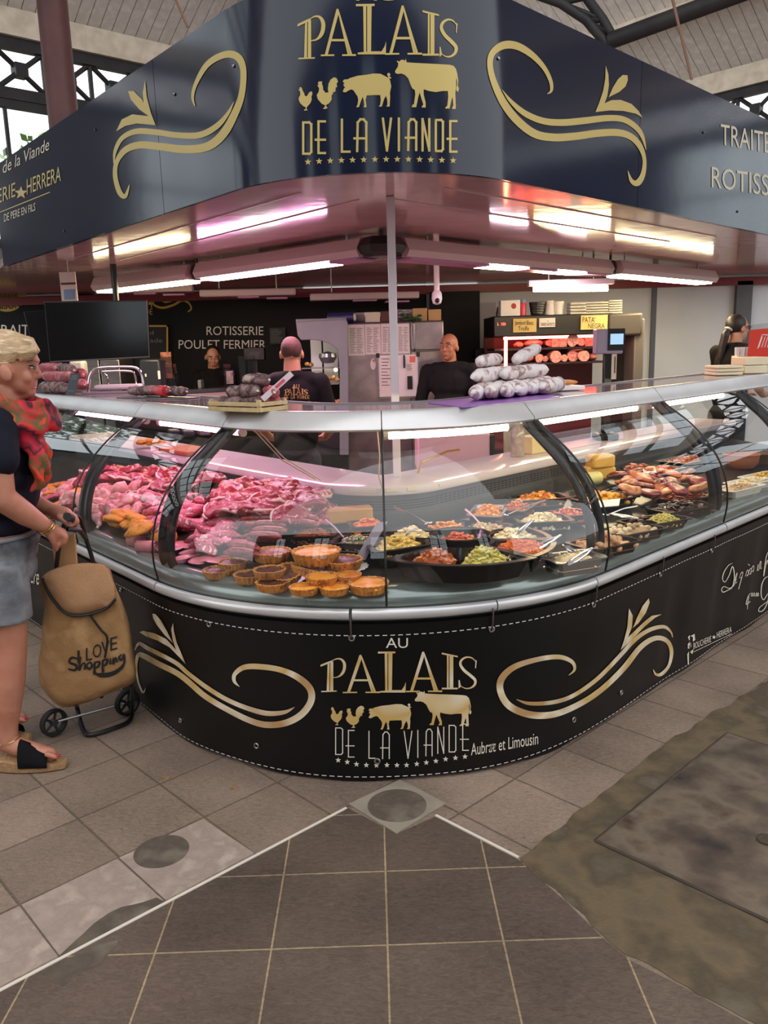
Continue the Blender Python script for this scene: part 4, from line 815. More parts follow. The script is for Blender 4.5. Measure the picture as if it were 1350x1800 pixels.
on_box('led_digits', lambda F: F.text('L', (874, 572), (6, 0), (0, -7)).text('150', (880, 572), (6, 0), (0, -7)), CY-.003, M('lit_red_digits', (255, 90, 60), emit=3), hd)
g = G(); g.add([(xa, CY, .6), (xa, CY+.66, .6), (xa, CY+.66, z1), (xa, CY, z1)], [(0, 1, 2, 3)]); g.obj('side_glass', GLZ, ch, smooth=0)
tr_ = [(1076, 553), (1128, 549), (1130, 590), (1112, 585), (1085, 583)]
g = G(); pbox(g, 1070, 550, 1130, 590, CY-.02, .72); g.obj('canopy_end', M('grey_brown_end', (74, 68, 64), rough=.45), ch, bev=.02)
g = G(); pbox(g, 1112, 560, 1129, 830, CY+.02, .66); g.obj('end_panel', M('grey_brown_panel', (98, 92, 86), rough=.45), ch, bev=.01)
g = G(); pbox(g, 1074, 585, 1112, 830, CY+.3, .3); g.obj('end_window', M('dark_end_window', (40, 34, 34), rough=.15), ch)
c = atY(889, 640, CY+.02); g = G(); g.cyl((c.x, c.y, pZ(889, 668, CY)), (c.x, c.y, pZ(889, 583, CY)), .014, n=12); g.obj('light_tube', M('lit_orange_tube', (255, 150, 110), emit=9), ch)
c = atY(975, 592, CY+.1); g = G(); g.cyl((xa+.1, c.y, c.z), (xr-.1, c.y, c.z), .014, n=10); g.obj('light_tube', M('lit_red_tube', (255, 84, 70), emit=16), ch)
SHF = M('chiller_shelf', (44, 26, 30), rough=.3)
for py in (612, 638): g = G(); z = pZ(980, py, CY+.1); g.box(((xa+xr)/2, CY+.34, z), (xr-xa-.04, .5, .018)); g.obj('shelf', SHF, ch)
HAMM = M('cured_ham', (216, 92, 84), (236, 150, 134), (190, 66, 62), rough=.35, scale=18, detail=3, dist=1.5, spec=.6); SALM = M('salami_cut', (214, 96, 90), (238, 176, 160), (200, 80, 76), rough=.4, scale=60, detail=2)
def hampiece(px, py, wp, hp, kind, k):
    Yh = CY+.16+.03*(k % 3); c = atY(px, py, Yh); w_, h_ = wp*Yh/1420/2, hp*Yh/1420/2; g = G()
    if kind == 'h': g.sph((0, 0, h_), (w_, .09, h_), nu=18, nv=10); m = HAMM; nm = 'ham'
    elif kind == 's': g.tube([(0, -.08, h_), (0, .12, h_)], [w_, w_*.98], 18); m = SALM; nm = 'salami'
    else: g.box((0, 0, h_), (w_*2, .16, h_*2)); m = HAMM; nm = 'ham_block'
    for v in g.v:
        if kind != 'b': v += noise.noise_vector(v*22+V((k, 0, 0)))*.008
    return g.obj(nm, m, c=(0, 0, 0)), c-V((0, 0, h_)), nm
zs1, zs2 = pZ(980, 612, CY+.1)+.0095, pZ(980, 638, CY+.1)+.0095
for k, (px, sh, lift, wp, hp, kind, lb) in enumerate(((911, 1, 0, 17, 11, 'h', 'small ham at the left end of the upper chiller shelf'), (937, 1, 0, 34, 14, 'h', 'long ham second from the left on the upper chiller shelf'), (962, 1, 0, 11, 13, 's', 'small round sausage end on the upper chiller shelf beside the stacked blocks'), (980, 1, 0, 25, 10, 'b', 'lower pale ham block of the stack on the upper chiller shelf'), (980, 1, .05, 25, 9, 'b', 'upper pale ham block of the stack on the upper chiller shelf'), (976, 1, .1, 30, 12, 'h', 'ham lying on top of the stacked blocks in the chiller'), (1003, 1, 0, 21, 21, 's', 'large round salami on the upper chiller shelf'), (1017, 1, 0, 13, 14, 's', 'medium sausage right of the large salami on the upper shelf'), (1035, 1, 0, 20, 15, 'b', 'square ham block at the right of the upper chiller shelf'),
    (921, 2, 0, 35, 14, 'h', 'large ham at the left end of the lower chiller shelf'), (945, 2, 0, 14, 13, 's', 'sausage end next to the large ham on the lower chiller shelf'), (956, 2, 0, 9, 10, 's', 'smallest sausage end on the lower chiller shelf'), (974, 2, 0, 20, 18, 's', 'salami with a grey rind on the lower chiller shelf'), (989, 2, 0, 12, 12, 's', 'small red sausage between two salamis on the lower shelf'), (1004, 2, 0, 19, 17, 's', 'left one of the twin salamis on the lower chiller shelf'), (1023, 2, 0, 19, 17, 's', 'right one of the twin salamis on the lower chiller shelf'), (1012, 2, .085, 27, 6, 'h', 'flat ham piece lying across the twin salamis'), (1041, 2, 0, 15, 12, 'h', 'hollow ham roll at the right of the lower chiller shelf'))):
    o, c, nm = hampiece(px, 600, wp, hp, kind, k); z = (zs1 if sh == 1 else zs2)+lift; o.location = (c.x, c.y, z+.001); tag(o, lb, 'ham' if 'ham' in nm else 'salami', 'charcuterie in the wall chiller')
# signs on the chiller
CARDY = M('yellow_card', (214, 186, 116), (204, 176, 106), rough=.8, scale=4)
for (a, b, c, d, m, lines, lb) in ((902, 943, 560, 584, CARDY, (('Jambon Blanc', 905, 938, 571, 8), ('Truffe', 911, 930, 581, 8)), 'yellow handwritten card at the left of the chiller canopy'), (1021, 1068, 554, 579, CARDY, (('PATA', 1024, 1045, 567, 10), ('NEGRA', 1034, 1063, 577, 9)), 'yellow handwritten card at the right of the chiller canopy'), (948, 976, 559, 575, PAPER, (('SANS NITRITE', 951, 975, 573, 6),), 'small white card in the middle of the chiller canopy')):
    g = G(); pbox(g, a, c, b, d, CY-.02, .006); s = g.obj('price_card', m, label=lb, cat='card', smooth=0)
    for body, x0_, x1_, yb, h in lines: on_box('lettering', lambda F: F.textbox(body, x0_, x1_, yb, h), CY-.0225, INK if m is CARDY else DKINK, s)
    g = G(); g.box(((pX(a, c, CY)+pX(b, c, CY))/2, CY-.009, pZ(a, c+6, CY)), (.02, .022, .008)); g.obj('clip', STEEL, s)
# stock on top of the chiller
zc = pZ(1000, 553, CY)
def onchill(px, r): return V((pX(px, 545, CY+.2), CY+.2, zc+.0))
g = G(); c = onchill(895, 0); g.box(c+V((0, 0, .07)), (.17, .14, .14)); b_ = g.obj('carton', WHITEP, label='white carton with a red dot on top of the chiller', cat='carton', bev=.004)
F = Flat(); F.poly([(903+4.5*cos(2*pi*k/20), 538+5*sin(2*pi*k/20)) for k in range(20)]); F.build('red_dot', lambda x, y: atY(x, y, CY+.128), M('red_dot', (176, 40, 40), rough=.5), b_)
t = thing('spray_bottle', onchill(919, 0), 'blue topped bottle with a pink label on the chiller', 'bottle'); c = onchill(919, 0); g = G(); g.lathe([(.03, 0), (.032, .1), (.025, .12)], c, 16); g.obj('bottle', M('pink_bottle', (214, 66, 96), rough=.3), t); g = G(); g.lathe([(.026, .12), (.026, .14), (.02, .15)], c, 16); g.obj('cap', M('blue_cap', (120, 150, 190), rough=.4), t)
for k, (px, r0, r1, h, m, lb) in enumerate(((945, .055, .075, .12, BLACKP, 'stack of black plastic tubs on the chiller'), (966, .045, .035, .13, WHITEP, 'stack of white cups upside down on the chiller'), (981, .042, .05, .12, WHITEP, 'white printed tub standing on the chiller'))):
    c = onchill(px, 0); g = G(); pr = [(r0, 0)]
    for j in range(6): pr += [(r0+(r1-r0)*(j+1)/6, h*(j+.8)/6), (r0+(r1-r0)*(j+1)/6+.004, h*(j+.85)/6), (r0+(r1-r0)*(j+1)/6+.003, h*(j+1)/6)]
    g.lathe(pr, c, 20); g.obj('tub_stack', m, label=lb, cat='tubs')
CLR = M('cloudy_plastic', (206, 202, 190), (180, 176, 166), rough=.2, scale=12)
for k, (px, w_, h_, n, lb) in enumerate(((1013, .14, .11, 4, 'bagged stack of clear containers on the chiller next to the printed tub'), (1046, .2, .11, 5, 'long stack of clear lids on top of the chiller'), (1078, .12, .12, 6, 'bagged stack of clear plastic lids at the right end of the chiller'))):
    c = onchill(px, 0); t = thing('container_stack', c, lb, 'containers')
    for j in range(n): g = G(); g.box(c+V((0, 0, h_*(j+.5)/n)), (w_*(1-.02*(j % 2)), .14, h_/n-.006)); g.obj('container', CLR, t, bev=.004)
# television, screens and shelves on the left
TY = 5.6
tv = thing('television', (pX(170, 580, TY), TY+.03, pZ(170, 634, TY)), 'large black flat screen television behind the woman', 'television')
q = [atY(78, 531, TY), atY(258, 529, TY), atY(262, 627, TY), atY(88, 636, TY)]; g = G(); g.ext(q, (0, .035, 0)); g.obj('screen', M('tv_screen', (10, 10, 11), rough=.12), tv, smooth=0)
g = G(); g.tube([p+V((0, .004, 0)) for p in q], .006, 6, closed=True); g.obj('bezel', M('tv_bezel', (60, 58, 60), rough=.3), tv)
g = G(); m_ = (q[0]+q[1]+q[2]+q[3])/4; g.tube([m_+V((0, .035, 0)), m_+V((0, .12, .02)), V((m_.x+.05, m_.y+.3, m_.z+.1)), V((m_.x+.05, m_.y+.3, ZB+.021))], .022, 10); g.obj('wall_arm', BLACKP, tv)
q = [atY(41, 548, 6.3), atY(82, 545, 6.3), atY(90, 640, 6.3), atY(68, 650, 6.3)]; g = G(); g.ext(q, (0, .04, 0)); g.obj('monitor', M('tv_screen'), label='tilted black monitor half hidden behind the large television', cat='monitor', smooth=0, bev=.004)
g = G(); c = atY(120, 505, 5.9); pbox(g, 106, 463, 133, 495, 5.9, .012); pbox(g, 106, 497, 137, 529, 5.88, .012); t = G(); pbox(t, 106, 478, 134, 529, 5.9, .012); t = t.obj('hanging_notice', PAPER, label='white printed notice hanging under the ceiling above the television', cat='notice', smooth=0); on_box('blue_print', lambda F: F.poly([(112, 509), (132, 508), (132, 526), (113, 527)]), 5.898, M('blue_print', (130, 150, 180), rough=.6), t); on_box('red_band', lambda F: F.poly([(107, 497), (133, 496), (133, 500), (107, 501)]), 5.898, M('red_trim'), t)
g = G(); c = atY(120, 480, 5.906); g.cyl((c.x, c.y, c.z-.02), (c.x, c.y, ZB+.021), .004, n=6); g.obj('string', STEEL, t)
for k, (a, b, lb) in enumerate(((147, 181, 'left steel cupboard door under the television'), (183, 217, 'right steel cupboard door under the television'))):
    g = G(); pbox(g, a, 632, b, 800, 7.0, .4); t = g.obj('steel_cupboard', STEEL, label=lb, cat='cupboard', group='steel cupboards under the television', bev=.008); g = G(); c = atY(b-3 if k == 0 else a+3, 650, 6.99); g.cyl(c-V((0, 0, .04)), c+V((0, 0, .04)), .007, n=8); g.obj('handle', STEEL, t)
g = G(); pbox(g, 121, 634, 146, 662, 6.4, .12); g.obj('white_bag', M('crumpled_white', (206, 202, 198), (166, 162, 160), rough=.4, scale=14, bump=.6, bscale=20), label='crumpled white plastic bag left of the steel cupboards', cat='bag', bev=.02)
bkY = YB-.05
cb = G(); pbox(cb, 236, 572, 295, 660, bkY, .03); cb = cb.obj('chalkboard', M('chalk_black', (24, 26, 26), rough=.7), label='chalkboard with a yellow frame on the back wall beside the television', cat='chalkboard', smooth=0)
on_box('yellow_frame', lambda F: F.line([(236, 573), (294, 573), (294, 640)], 3), bkY-.002, YEL, cb)
on_box('chalk_writing', lambda F: F.textbox('d', 263, 270, 588, 7).textbox('ade', 264, 285, 602, 8), bkY-.002, M('chalk', (120, 130, 126), rough=.9), cb)
nt_ = G(); pbox(nt_, 474, 576, 502, 605, bkY, .006); nt_ = nt_.obj('dark_notice', M('dark_notice', (44, 46, 46), rough=.6), label='dark printed notice on the back wall right of the white lettering', cat='notice', smooth=0)
on_box('print', lambda F: scribble(F, 475, 501, 578, 603, 9, 1.0, 1, 21), bkY-.002, M('chalk'), nt_)
# back counter with till, leaflet holders
wk = G(); a, b = atY(225, 698, 6.6), atY(470, 668, 7.4); d = (b-a); d.z = 0; L_ = d.length; d.normalize(); n_ = V((-d.y, d.x, 0)); zc_ = 1.19
bc = thing('back_counter', (a+b)/2*1.0-V((0, 0, (a+b).z/2)), 'low pinkish serving counter running behind the left glass case', 'counter')
g = G(); A_ = V((a.x, a.y, 0)); B_ = V((b.x, b.y, 0)); g.ext([p+V((0, 0, zc_-.03)) for p in (A_, B_, B_+n_*.36, A_+n_*.36)], (0, 0, .03)); g.obj('worktop', M('dark_worktop', (46, 42, 44), rough=.15), bc, smooth=0)
g = G(); g.ext([p+V((0, 0, zc_-.2)) for p in (A_+n_*.01, B_+n_*.01, B_+n_*.05, A_+n_*.05)], (0, 0, .165)); g.obj('front_band', M('pink_grey_band', (176, 150, 150), (160, 136, 138), rough=.3, scale=4, stretch=(1, 1, 14)), bc, smooth=0)
g = G(); g.ext([p+V((0, 0, 0)) for p in (A_+n_*.04, B_+n_*.04, B_+n_*.34, A_+n_*.34)], (0, 0, zc_-.2)); g.obj('front_panel', BLK, bc, smooth=0)
def oncounter(px, f): q = atY(px, 660, 6.6); t = 0; lo, hi = 0, L_; 
def bcp(px, off=.2):
    best = None
    for k in range(200):
        p = A_+n_*off+d*(L_*k/199); v = p-CAM; w_ = v.dot(FWD); x = 675+FPX*(v+V((0, 0, zc_))).dot(IX)/((v+V((0, 0, zc_))).dot(FWD))
        if best is None or abs(x-px) < best[0]: best = (abs(x-px), V((p.x, p.y, zc_+.0005)))
    return best[1]
def bsz(p): return p.y/1420
p = bcp(272); s = bsz(p); g = G(); g.box(p+V((0, 0, 27*s)), (36*s, .18, 54*s)); t = g.obj('card_terminal', M('dark_slate_plastic', (34, 38, 46), rough=.4), label='tall dark machine standing on the back counter below the chalkboard', cat='machine', bev=.02)
g = G(); g.box(p+V((15*s, -.093, 27*s)), (4*s, .008, 14*s)); g.obj('button_plate', WHITEP, t); g = G(); g.box(p+V((-8*s, -.093, 27*s)), (2.4*s, .006, 5*s)); g.obj('lamp', M('white_lamp', (240, 240, 240), rough=.3), t)
ACR = glass('acrylic', (.9, .92, .93), 1.49)
p = bcp(298); s = bsz(p); t = thing('leaflet_stand', p, 'stand of brown picture leaflets on the back counter', 'leaflet stand'); g = G(); g.add([p+V((x*s, y, z*s)) for x, z in ((-12, 0), (16, 0), (12, 44), (-8, 44)) for y in (-.05, .05)], [(0, 2, 4, 6), (1, 3, 5, 7), (0, 1, 7, 6), (2, 3, 5, 4), (0, 1, 3, 2)]); g.obj('holder', ACR, t, smooth=0)
for k, c_ in enumerate(((130, 66, 54), (96, 60, 52), (110, 74, 64), (96, 50, 46), (176, 110, 84))): g = G(); g.box(p+V((-1*s, .0, (24+9*k)*s)), (18*s, .02, 8.4*s)); g.obj('leaflet', M('leaflet%d' % k, c_, (60, 40, 38), rough=.4, scale=20), t)
p = bcp(403); s = bsz(p); t = thing('leaflet_holder', p, 'clear holder with one pink leaflet right of the crouching seller', 'leaflet holder'); g = G(); g.box(p+V((0, .03, 19*s)), (18*s, .006, 38*s)); g.box(p+V((0, -.02, 2*s)), (18*s, .1, .006)); g.obj('holder', ACR, t, smooth=0); g = G(); g.box(p+V((1*s, .02, 15*s)), (12*s, .004, 22*s)); g.obj('leaflet', M('pink_leaflet', (196, 160, 170), (84, 70, 90), rough=.5, scale=14), t)
p = bcp(436); s = bsz(p); t = thing('clear_jar', p, 'tall clear plastic bin with red bits behind the sausage crate', 'bin'); g = G(); g.lathe([(13*s, 0), (15*s, 50*s), (14*s, 50*s), (12*s, 1*s)], p, 4); g.obj('bin', ACR, t, smooth=0); g = G(); R_ = random.Random(8)
for k in range(30): g.sph(p+V((R_.uniform(-8, 8)*s, R_.uniform(-8, 8)*s, (4+R_.random()*10)*s)), 2.4*s, nu=6, nv=5)
g.obj('red_bits', M('red_bits', (176, 60, 80), (120, 40, 56), rough=.5, scale=20), t, kind='stuff')
g = G(); p = bcp(358); g.box(p+V((-.02, 0, .035)), (.03, .12, .07)); g.obj('grey_block', M('grey_plastic', (120, 122, 126), rough=.4), label='small upright grey block on the back counter left of the seller', cat='block', bev=.004)
# scales
def scale(px, py0, py1, w, h, zbase, pos, lb, face, screen):
    t = thing('shop_scale', V((pos.x, pos.y, zbase)), lb, 'scale'); s = pos.y/1420; c = V((pos.x, pos.y, 0)); zb_, zt_ = pZ(px, py1, pos.y), pZ(px, py0, pos.y)
    g = G(); g.box((c.x, c.y, (zbase+zb_)/2+.03), (.045, .045, zb_-zbase-.02)); g.obj('post', BLACKP, t, bev=.004)
    if screen: g = G(); g.box((c.x+.03, c.y-.03, (1.28+zb_)/2), (.028, .012, zb_-1.28)); st = g.obj('rule_strip', M('ivory_strip', (206, 192, 166), rough=.5), t); g = G(); g.box((c.x+.034, c.y-.0372, (1.30+zb_)/2), (.006, .002, (zb_-1.33))); g.obj('print', INK, st)
    g = G(); g.box((c.x, c.y, zbase+.02), (.13, .13, .04)); g.obj('base', BLACKP, t, bev=.01)
    g = G(); g.box((c.x, c.y, (zb_+zt_)/2), (w*s, .09, zt_-zb_)); hd = g.obj('display_head', face, t, bev=.008)
    if screen:
        g = G(); g.box((c.x+.035, c.y-.047, (zb_+zt_)/2+.01), (w*s*.62, .006, (zt_-zb_)*.86)); g.obj('face_plate', BLACKP, hd); g = G(); g.box((c.x+.037, c.y-.0515, (zb_+zt_)/2+.012), (w*s*.48, .004, (zt_-zb_)*.42)); g.obj('screen', M('lit_blue_screen', (150, 186, 214), rough=.2, emit=.6), hd)
    else:
        g = G()
        for k in range(9): g.box((c.x-.045+.0115*k, c.y-.047, (zb_+zt_)/2-.01), (.004, .004, (zt_-zb_)*.6), rot=Matrix.Rotation(.5, 3, 'Y'))
        g.obj('vents', M('grey_vents', (84, 82, 84), rough=.5), hd, kind='stuff')
    return t
def onshelf(px, s_):
    lo, hi = 3.0, 6.0
    for _ in range(40):
        m = (lo+hi)/2; q = atY(px, 620, m)
        if us(q)[1] < s_: lo = m
        else: hi = m
    return atY(px, 620, lo)
q = onshelf(1068, .98); scale(1073, 578, 622, 46, 44, .927, V((q.x, q.y, 0)), 'grey scale with a lit blue screen on a post right of the white sausages', M('mauve_grey_plastic', (150, 138, 152), rough=.4), True)
q = bcp(466); scale(466, 610, 633, 36, 24, zc_+.0005, V((q.x, q.y, 0)), 'dark scale display seen from behind beside the man facing away', BLACKP, False)
# ------------------------------------------------------------------ food in the case
def deck(px, py, h=0.0):
    z = .75
    for _ in range(8):
        p = atZ(px, py, z+h); u, s = us(p); z = dz(s)
    return V((p.x, p.y, z+h+.0012))
def frame_at(u):
    t_ = plan(u+.01, .4)-plan(u-.01, .4); t_.normalize(); return t_, V((-t_.y, t_.x, 0))
def rnd_mesh(g, f, amp, seed):
    o = V((seed*7.3, seed*3.1, seed)); g.v = [v+noise.noise_vector(v*f+o)*amp for v in g.v]; return g
BEEF = M('beef', (130, 12, 34), (166, 26, 50), (106, 8, 26), (222, 140, 146), rough=.34, scale=20, detail=6, dist=2.6, pos=[.32, .46, .57, .63], spec=.5, bump=.5, bscale=38)
VEAL = M('pale_pink_meat', (190, 64, 92), (214, 108, 128), (166, 44, 74), (244, 200, 200), rough=.34, scale=20, detail=6, dist=2.4, pos=[.32, .44, .56, .64], spec=.5, bump=.5, bscale=40)
CHKN = M('raw_chicken', (214, 130, 132), (232, 168, 162), (192, 100, 108), (242, 204, 190), rough=.36, scale=14, detail=6, dist=.8, spec=.5, bump=.5, bscale=50)
GOLDB = M('golden_breading', (222, 130, 30), (236, 160, 52), (196, 104, 18), rough=.6, scale=30, bump=.4, bscale=140)
FATM = M('white_fat', (240, 206, 198), (230, 186, 180), rough=.4, scale=12)
SAUS = M('fresh_sausage', (116, 28, 30), (160, 62, 58), (92, 20, 24), rough=.3, scale=34, detail=3, spec=.6)
HAMS = M('cooked_ham', (206, 112, 124), (222, 138, 146), rough=.35, scale=10, spec=.55)
LEAFG = M('parsley', (54, 96, 40), (36, 72, 30), rough=.6, scale=20)
CRUST = M('tart_crust', (190, 116, 44), (216, 148, 72), (150, 80, 28), rough=.6, scale=26, bump=.3, bscale=90)
def proto_piece(kind, k):
    g = G(); extra = []
    if kind == 'chicken':
        g.tube([(-.06, 0, .024), (-.045, 0, .027), (-.015, .004, .032), (.02, .006, .026), (.05, .002, .016), (.068, 0, .014), (.075, 0, .012)], [.006, .024, .034, .027, .014, .0115, .005], 14); rnd_mesh(g, 22, .014, k); rnd_mesh(g, 60, .006, k); m = CHKN
    elif kind == 'cutlet':
        g.sph((0, 0, .016), (.062, .045, .016), nu=20, nv=10); rnd_mesh(g, 26, .014, k); m = GOLDB
    elif kind == 'steak':
        g.sph((0, 0, .02), (.08, .056, .02), nu=30, nv=14); rnd_mesh(g, 14, .022, k); rnd_mesh(g, 48, .009, k); m = BEEF
    elif kind == 'veal':
        g.sph((0, 0, .018), (.07, .045, .018), nu=28, nv=14); rnd_mesh(g, 17, .02, k); rnd_mesh(g, 55, .008, k); m = VEAL
    elif kind == 'strip':
        g.tube([(-.09, 0, .018), (-.05, .012, .02), (0, -.006, .022), (.05, .01, .02), (.09, -.004, .016)], [.008, .022, .026, .022, .007], 12); g.v = [V((v.x, v.y*1.25, max(v.z*.8, 0))) for v in g.v]; rnd_mesh(g, 20, .014, k); rnd_mesh(g, 60, .006, k); m = VEAL
    g.v = [V((v.x, v.y, v.z)) for v in g.v]; lo = min(v.z for v in g.v); g.v = [v-V((0, 0, lo)) for v in g.v]
    return g, m
PROTO = {}
NAMES = {'chicken': ('chicken_piece', 'chicken'), 'cutlet': ('breaded_cutlet', 'cutlet'), 'steak': ('beef_steak', 'beef'), 'veal': ('veal_slice', 'meat'), 'strip': ('pork_fillet', 'meat')}
def fatrim(kind, k):                             # the fat edge of a steak, in the steak's own shape
    g = G(); o = V((k*7.3, k*3.1, k)); lo_g = G(); lo_g.sph((0, 0, .02), (.08, .056, .02), nu=30, nv=14); rnd_mesh(lo_g, 14, .022, k); rnd_mesh(lo_g, 48, .009, k); lo = min(v.z for v in lo_g.v); P = []
    for i in range(9):
        t = .2+i*.27; v = V((.078*cos(t), .0545*sin(t), .022)); v = v+noise.noise_vector(v*14+o)*.022; v = v+noise.noise_vector(v*48+o)*.009; P.append(v-V((0, 0, lo)))
    g.tube(P, [.002]+[.0058]*7+[.002], 8); return g
def place(kind, p, rz, sc, lb, group, tilt=(0, 0)):
    nm, cat = NAMES[kind]; L_ = PROTO.setdefault(kind, []); k = random.randrange(4)
    if len(L_) < 4:
        k = len(L_); g, m = proto_piece(kind, k); o = g.obj(nm, m, None, lb, cat, group, smooth=80, c=(0, 0, 0)); L_.append(o)
        if kind == 'steak': fatrim(kind, k).obj('fat_edge', FATM, o, c=(0, 0, 0), smooth=80)
        if kind == 'chicken': g = G(); g.sph((.078, 0, .012), (.007, .008, .008), nu=8, nv=6); g.obj('bone_end', M('bone', (236, 220, 206), rough=.5), o, c=(0, 0, 0))
        o.location = p; o.rotation_euler = (tilt[0], tilt[1], rz); o.scale = (sc, sc, sc); return o
    return copy_tree(L_[k], p, (tilt[0], tilt[1], rz), sc, lb, group)
def inpoly(x, y, P):
    c = False
    for (x1, y1), (x2, y2) in zip(P, P[1:]+P[:1]):
        if (y1 > y) != (y2 > y) and x < (x2-x1)*(y-y1)/(y2-y1)+x1: c = not c
    return c
def zone(P, kinds, gap, sc, lbs, seed, hmax=.0, layers=(0,), flat=.35):
    R_ = random.Random(seed); pts = []; xs = [p[0] for p in P]; ys = [p[1] for p in P]
    for L_ in layers:
        here = []
        for _ in range(900):
            x, y = R_.uniform(min(xs), max(xs)), R_.uniform(min(ys), max(ys))
            if not inpoly(x, y, P) or any(((x-a)/1.25)**2+((y-b)/.62)**2 < gap*gap for a, b in here): continue
            here.append((x, y)); kd = R_.choice(kinds); p = deck(x, y, L_+R_.random()*hmax+.02)-V((0, 0, .02)); u, s = us(p); p.z -= 0
            if s < .12 or s > .8: 
                if s < .1 or s > .84: continue
            lb, grp = lbs[kd]; place(kd, p, R_.uniform(0, 2*pi), sc*R_.uniform(.85, 1.15), lb, grp, (R_.uniform(-flat, flat), R_.uniform(-flat, flat)))
LBC = {'chicken': ('raw pink chicken piece in the poultry pile left of the first black glass rib', 'chicken pieces in the poultry pile'), 'cutlet': ('golden breaded cutlet in the heap at the left front of the case', 'breaded cutlets at the left front')}
zone([(112, 905), (135, 872), (205, 858), (262, 862), (262, 892), (222, 915), (150, 928)], ['chicken'], 17, 1.0, LBC, 1, .01, (.0, .03))
zone([(158, 945), (170, 925), (212, 905), (250, 905), (252, 935), (215, 955), (190, 955)], ['cutlet'], 15, 1.05, LBC, 2, .01, (.03, .05))
LBB = {'steak': ('dark red beef piece in the back row of the left glass case', 'beef in the back row, left case'), 'veal': ('pink meat slice in the middle of the left glass case', 'pink slices, left case'), 'strip': ('pale pork fillet in the middle of the left glass case', 'pork fillets, left case')}
zone([(140, 858), (160, 832), (220, 828), (352, 838), (372, 852), (340, 862), (260, 856), (200, 852)], ['steak'], 20, 1.15, LBB, 3, .02, (.02, .055), .3)
zone([(262, 895), (258, 862), (330, 858), (352, 880), (322, 935), (290, 918)], ['veal', 'strip'], 16, 1.0, LBB, 4, .02, (.0, .03))
zone([(64, 885), (70, 862), (110, 850), (132, 866), (108, 898), (80, 905)], ['chicken', 'veal', 'cutlet'], 14, .95, {'chicken': ('raw chicken piece behind the left edge of the case beside the woman', 'poultry beside the woman'), 'veal': ('pink meat slice in the case beside the woman', 'pink slices beside the woman'), 'cutlet': ('orange breaded cutlet in the case beside the woman', 'cutlets beside the woman')}, 5, .01, (0, .025))
LBR = {'steak': ('bright red beef piece in the back heap right of the first black glass rib', 'beef heap right of the rib'), 'veal': ('pink veined meat slice right of the first black glass rib', 'pink slices right of the rib'), 'strip': ('pink pork fillet right of the first black glass rib', 'pork fillets right of the rib')}
zone([(380, 905), (402, 862), (440, 848), (505, 856), (560, 874), (566, 895), (520, 905), (440, 908)], ['steak'], 19, 1.12, LBR, 6, .02, (.015, .045, .07), .28)
zone([(345, 955), (372, 905), (410, 900), (428, 910), (412, 935), (392, 950), (366, 968)], ['veal', 'strip'], 16, .95, LBR, 7, .02, (.0, .028))
zone([(540, 915), (556, 897), (574, 900), (570, 922)], ['strip'], 14, .8, {'strip': ('small red fillet beside the pastry pate', 'fillets beside the pate')}, 8, .01, (0, .02))
# pieces one can tell apart on the left
def bodyobj(nm, g, mat, px, py, h, rz, lb, cat, group=None, tilt=(0, 0), smooth=80):
    lo = min(v.z for v in g.v); g.v = [v-V((0, 0, lo)) for v in g.v]; o = g.obj(nm, mat, None, lb, cat, group, c=(0, 0, 0), smooth=smooth); hh = max(v.z for v in g.v)*.5; o.location = deck(px, py, h+hh)-V((0, 0, hh)); o.rotation_euler = (tilt[0], tilt[1], rz); WL[o.name] = V((0, 0, 0)); return o
def roast(px, py, L_, r, rz, lb, mat, h=0, net=True):
    g = G(); n = 9; g.tube([(-L_/2+L_*i/(n-1), 0, r) for i in range(n)], [r*.5]+[r*(.95+.05*cos(i*2)) for i in range(n-2)]+[r*.6], 18); rnd_mesh(g, 14, .012, px); o = bodyobj('roast', g, mat, px, py, h, rz, lb, 'roast')
    if net:
        for i in range(1, n-1): g = G(); g.tube([(-L_/2+L_*i/(n-1), cos(t)*r*1.01, r*.96+sin(t)*r*1.01) for t in [2*pi*j/16 for j in range(16)]], .0016, 5, closed=True); g.obj('string', M('butcher_string', (230, 214, 204), rough=.7), o, c=(0, 0, 0))
    return o
roast(276, 930, .15, .034, -.5, 'string-tied pink roast at the front just left of the first black glass rib', VEAL, .03)
roast(330, 853, .12, .055, .4, 'big round tied rib joint in the back row beside the first rib', BEEF, .03)
roast(293, 884, .1, .03, 1.1, 'dark red small roast between the chicken and the pale slices', BEEF, .03, False)
for i, (px, py, lb) in enumerate(((243, 952, 'rolled pink meat parcel at the front glass below the cutlets'), (262, 961, 'second rolled pink parcel at the front glass beside the black rib'))):
    g = G(); P = [(.05-.012*t*cos(0), 0, 0) for t in range(3)]; P = [((.008+.002*t)*cos(t), .05, .03+(.008+.002*t)*sin(t)) for t in [k*.5 for k in range(22)]]
    vs = [V(p) for p in P]+[V((p[0], -.03, p[2])) for p in P]; n = len(P); g.add(vs, [(k, k+1, n+k+1, n+k) for k in range(n-1)]); o = bodyobj('meat_roll', g, HAMS, px, py, .0, .9+i*.5, lb, 'meat roll'); sm = o.modifiers.new('thick', 'SOLIDIFY'); sm.thickness = .005
g = G(); g.lathe([(.03, 0), (.05, .004), (.056, .018), (.052, .034), (.03, .042), (.004, .043)], (0, 0, 0), 24); rnd_mesh(g, 20, .006, 3); o = bodyobj('golden_bun', g, M('bun_top', (222, 152, 78), (196, 120, 50), rough=.5, scale=8), 289, 944, .02, 0, 'round golden bun shaped pie beside the tied roast', 'pie')
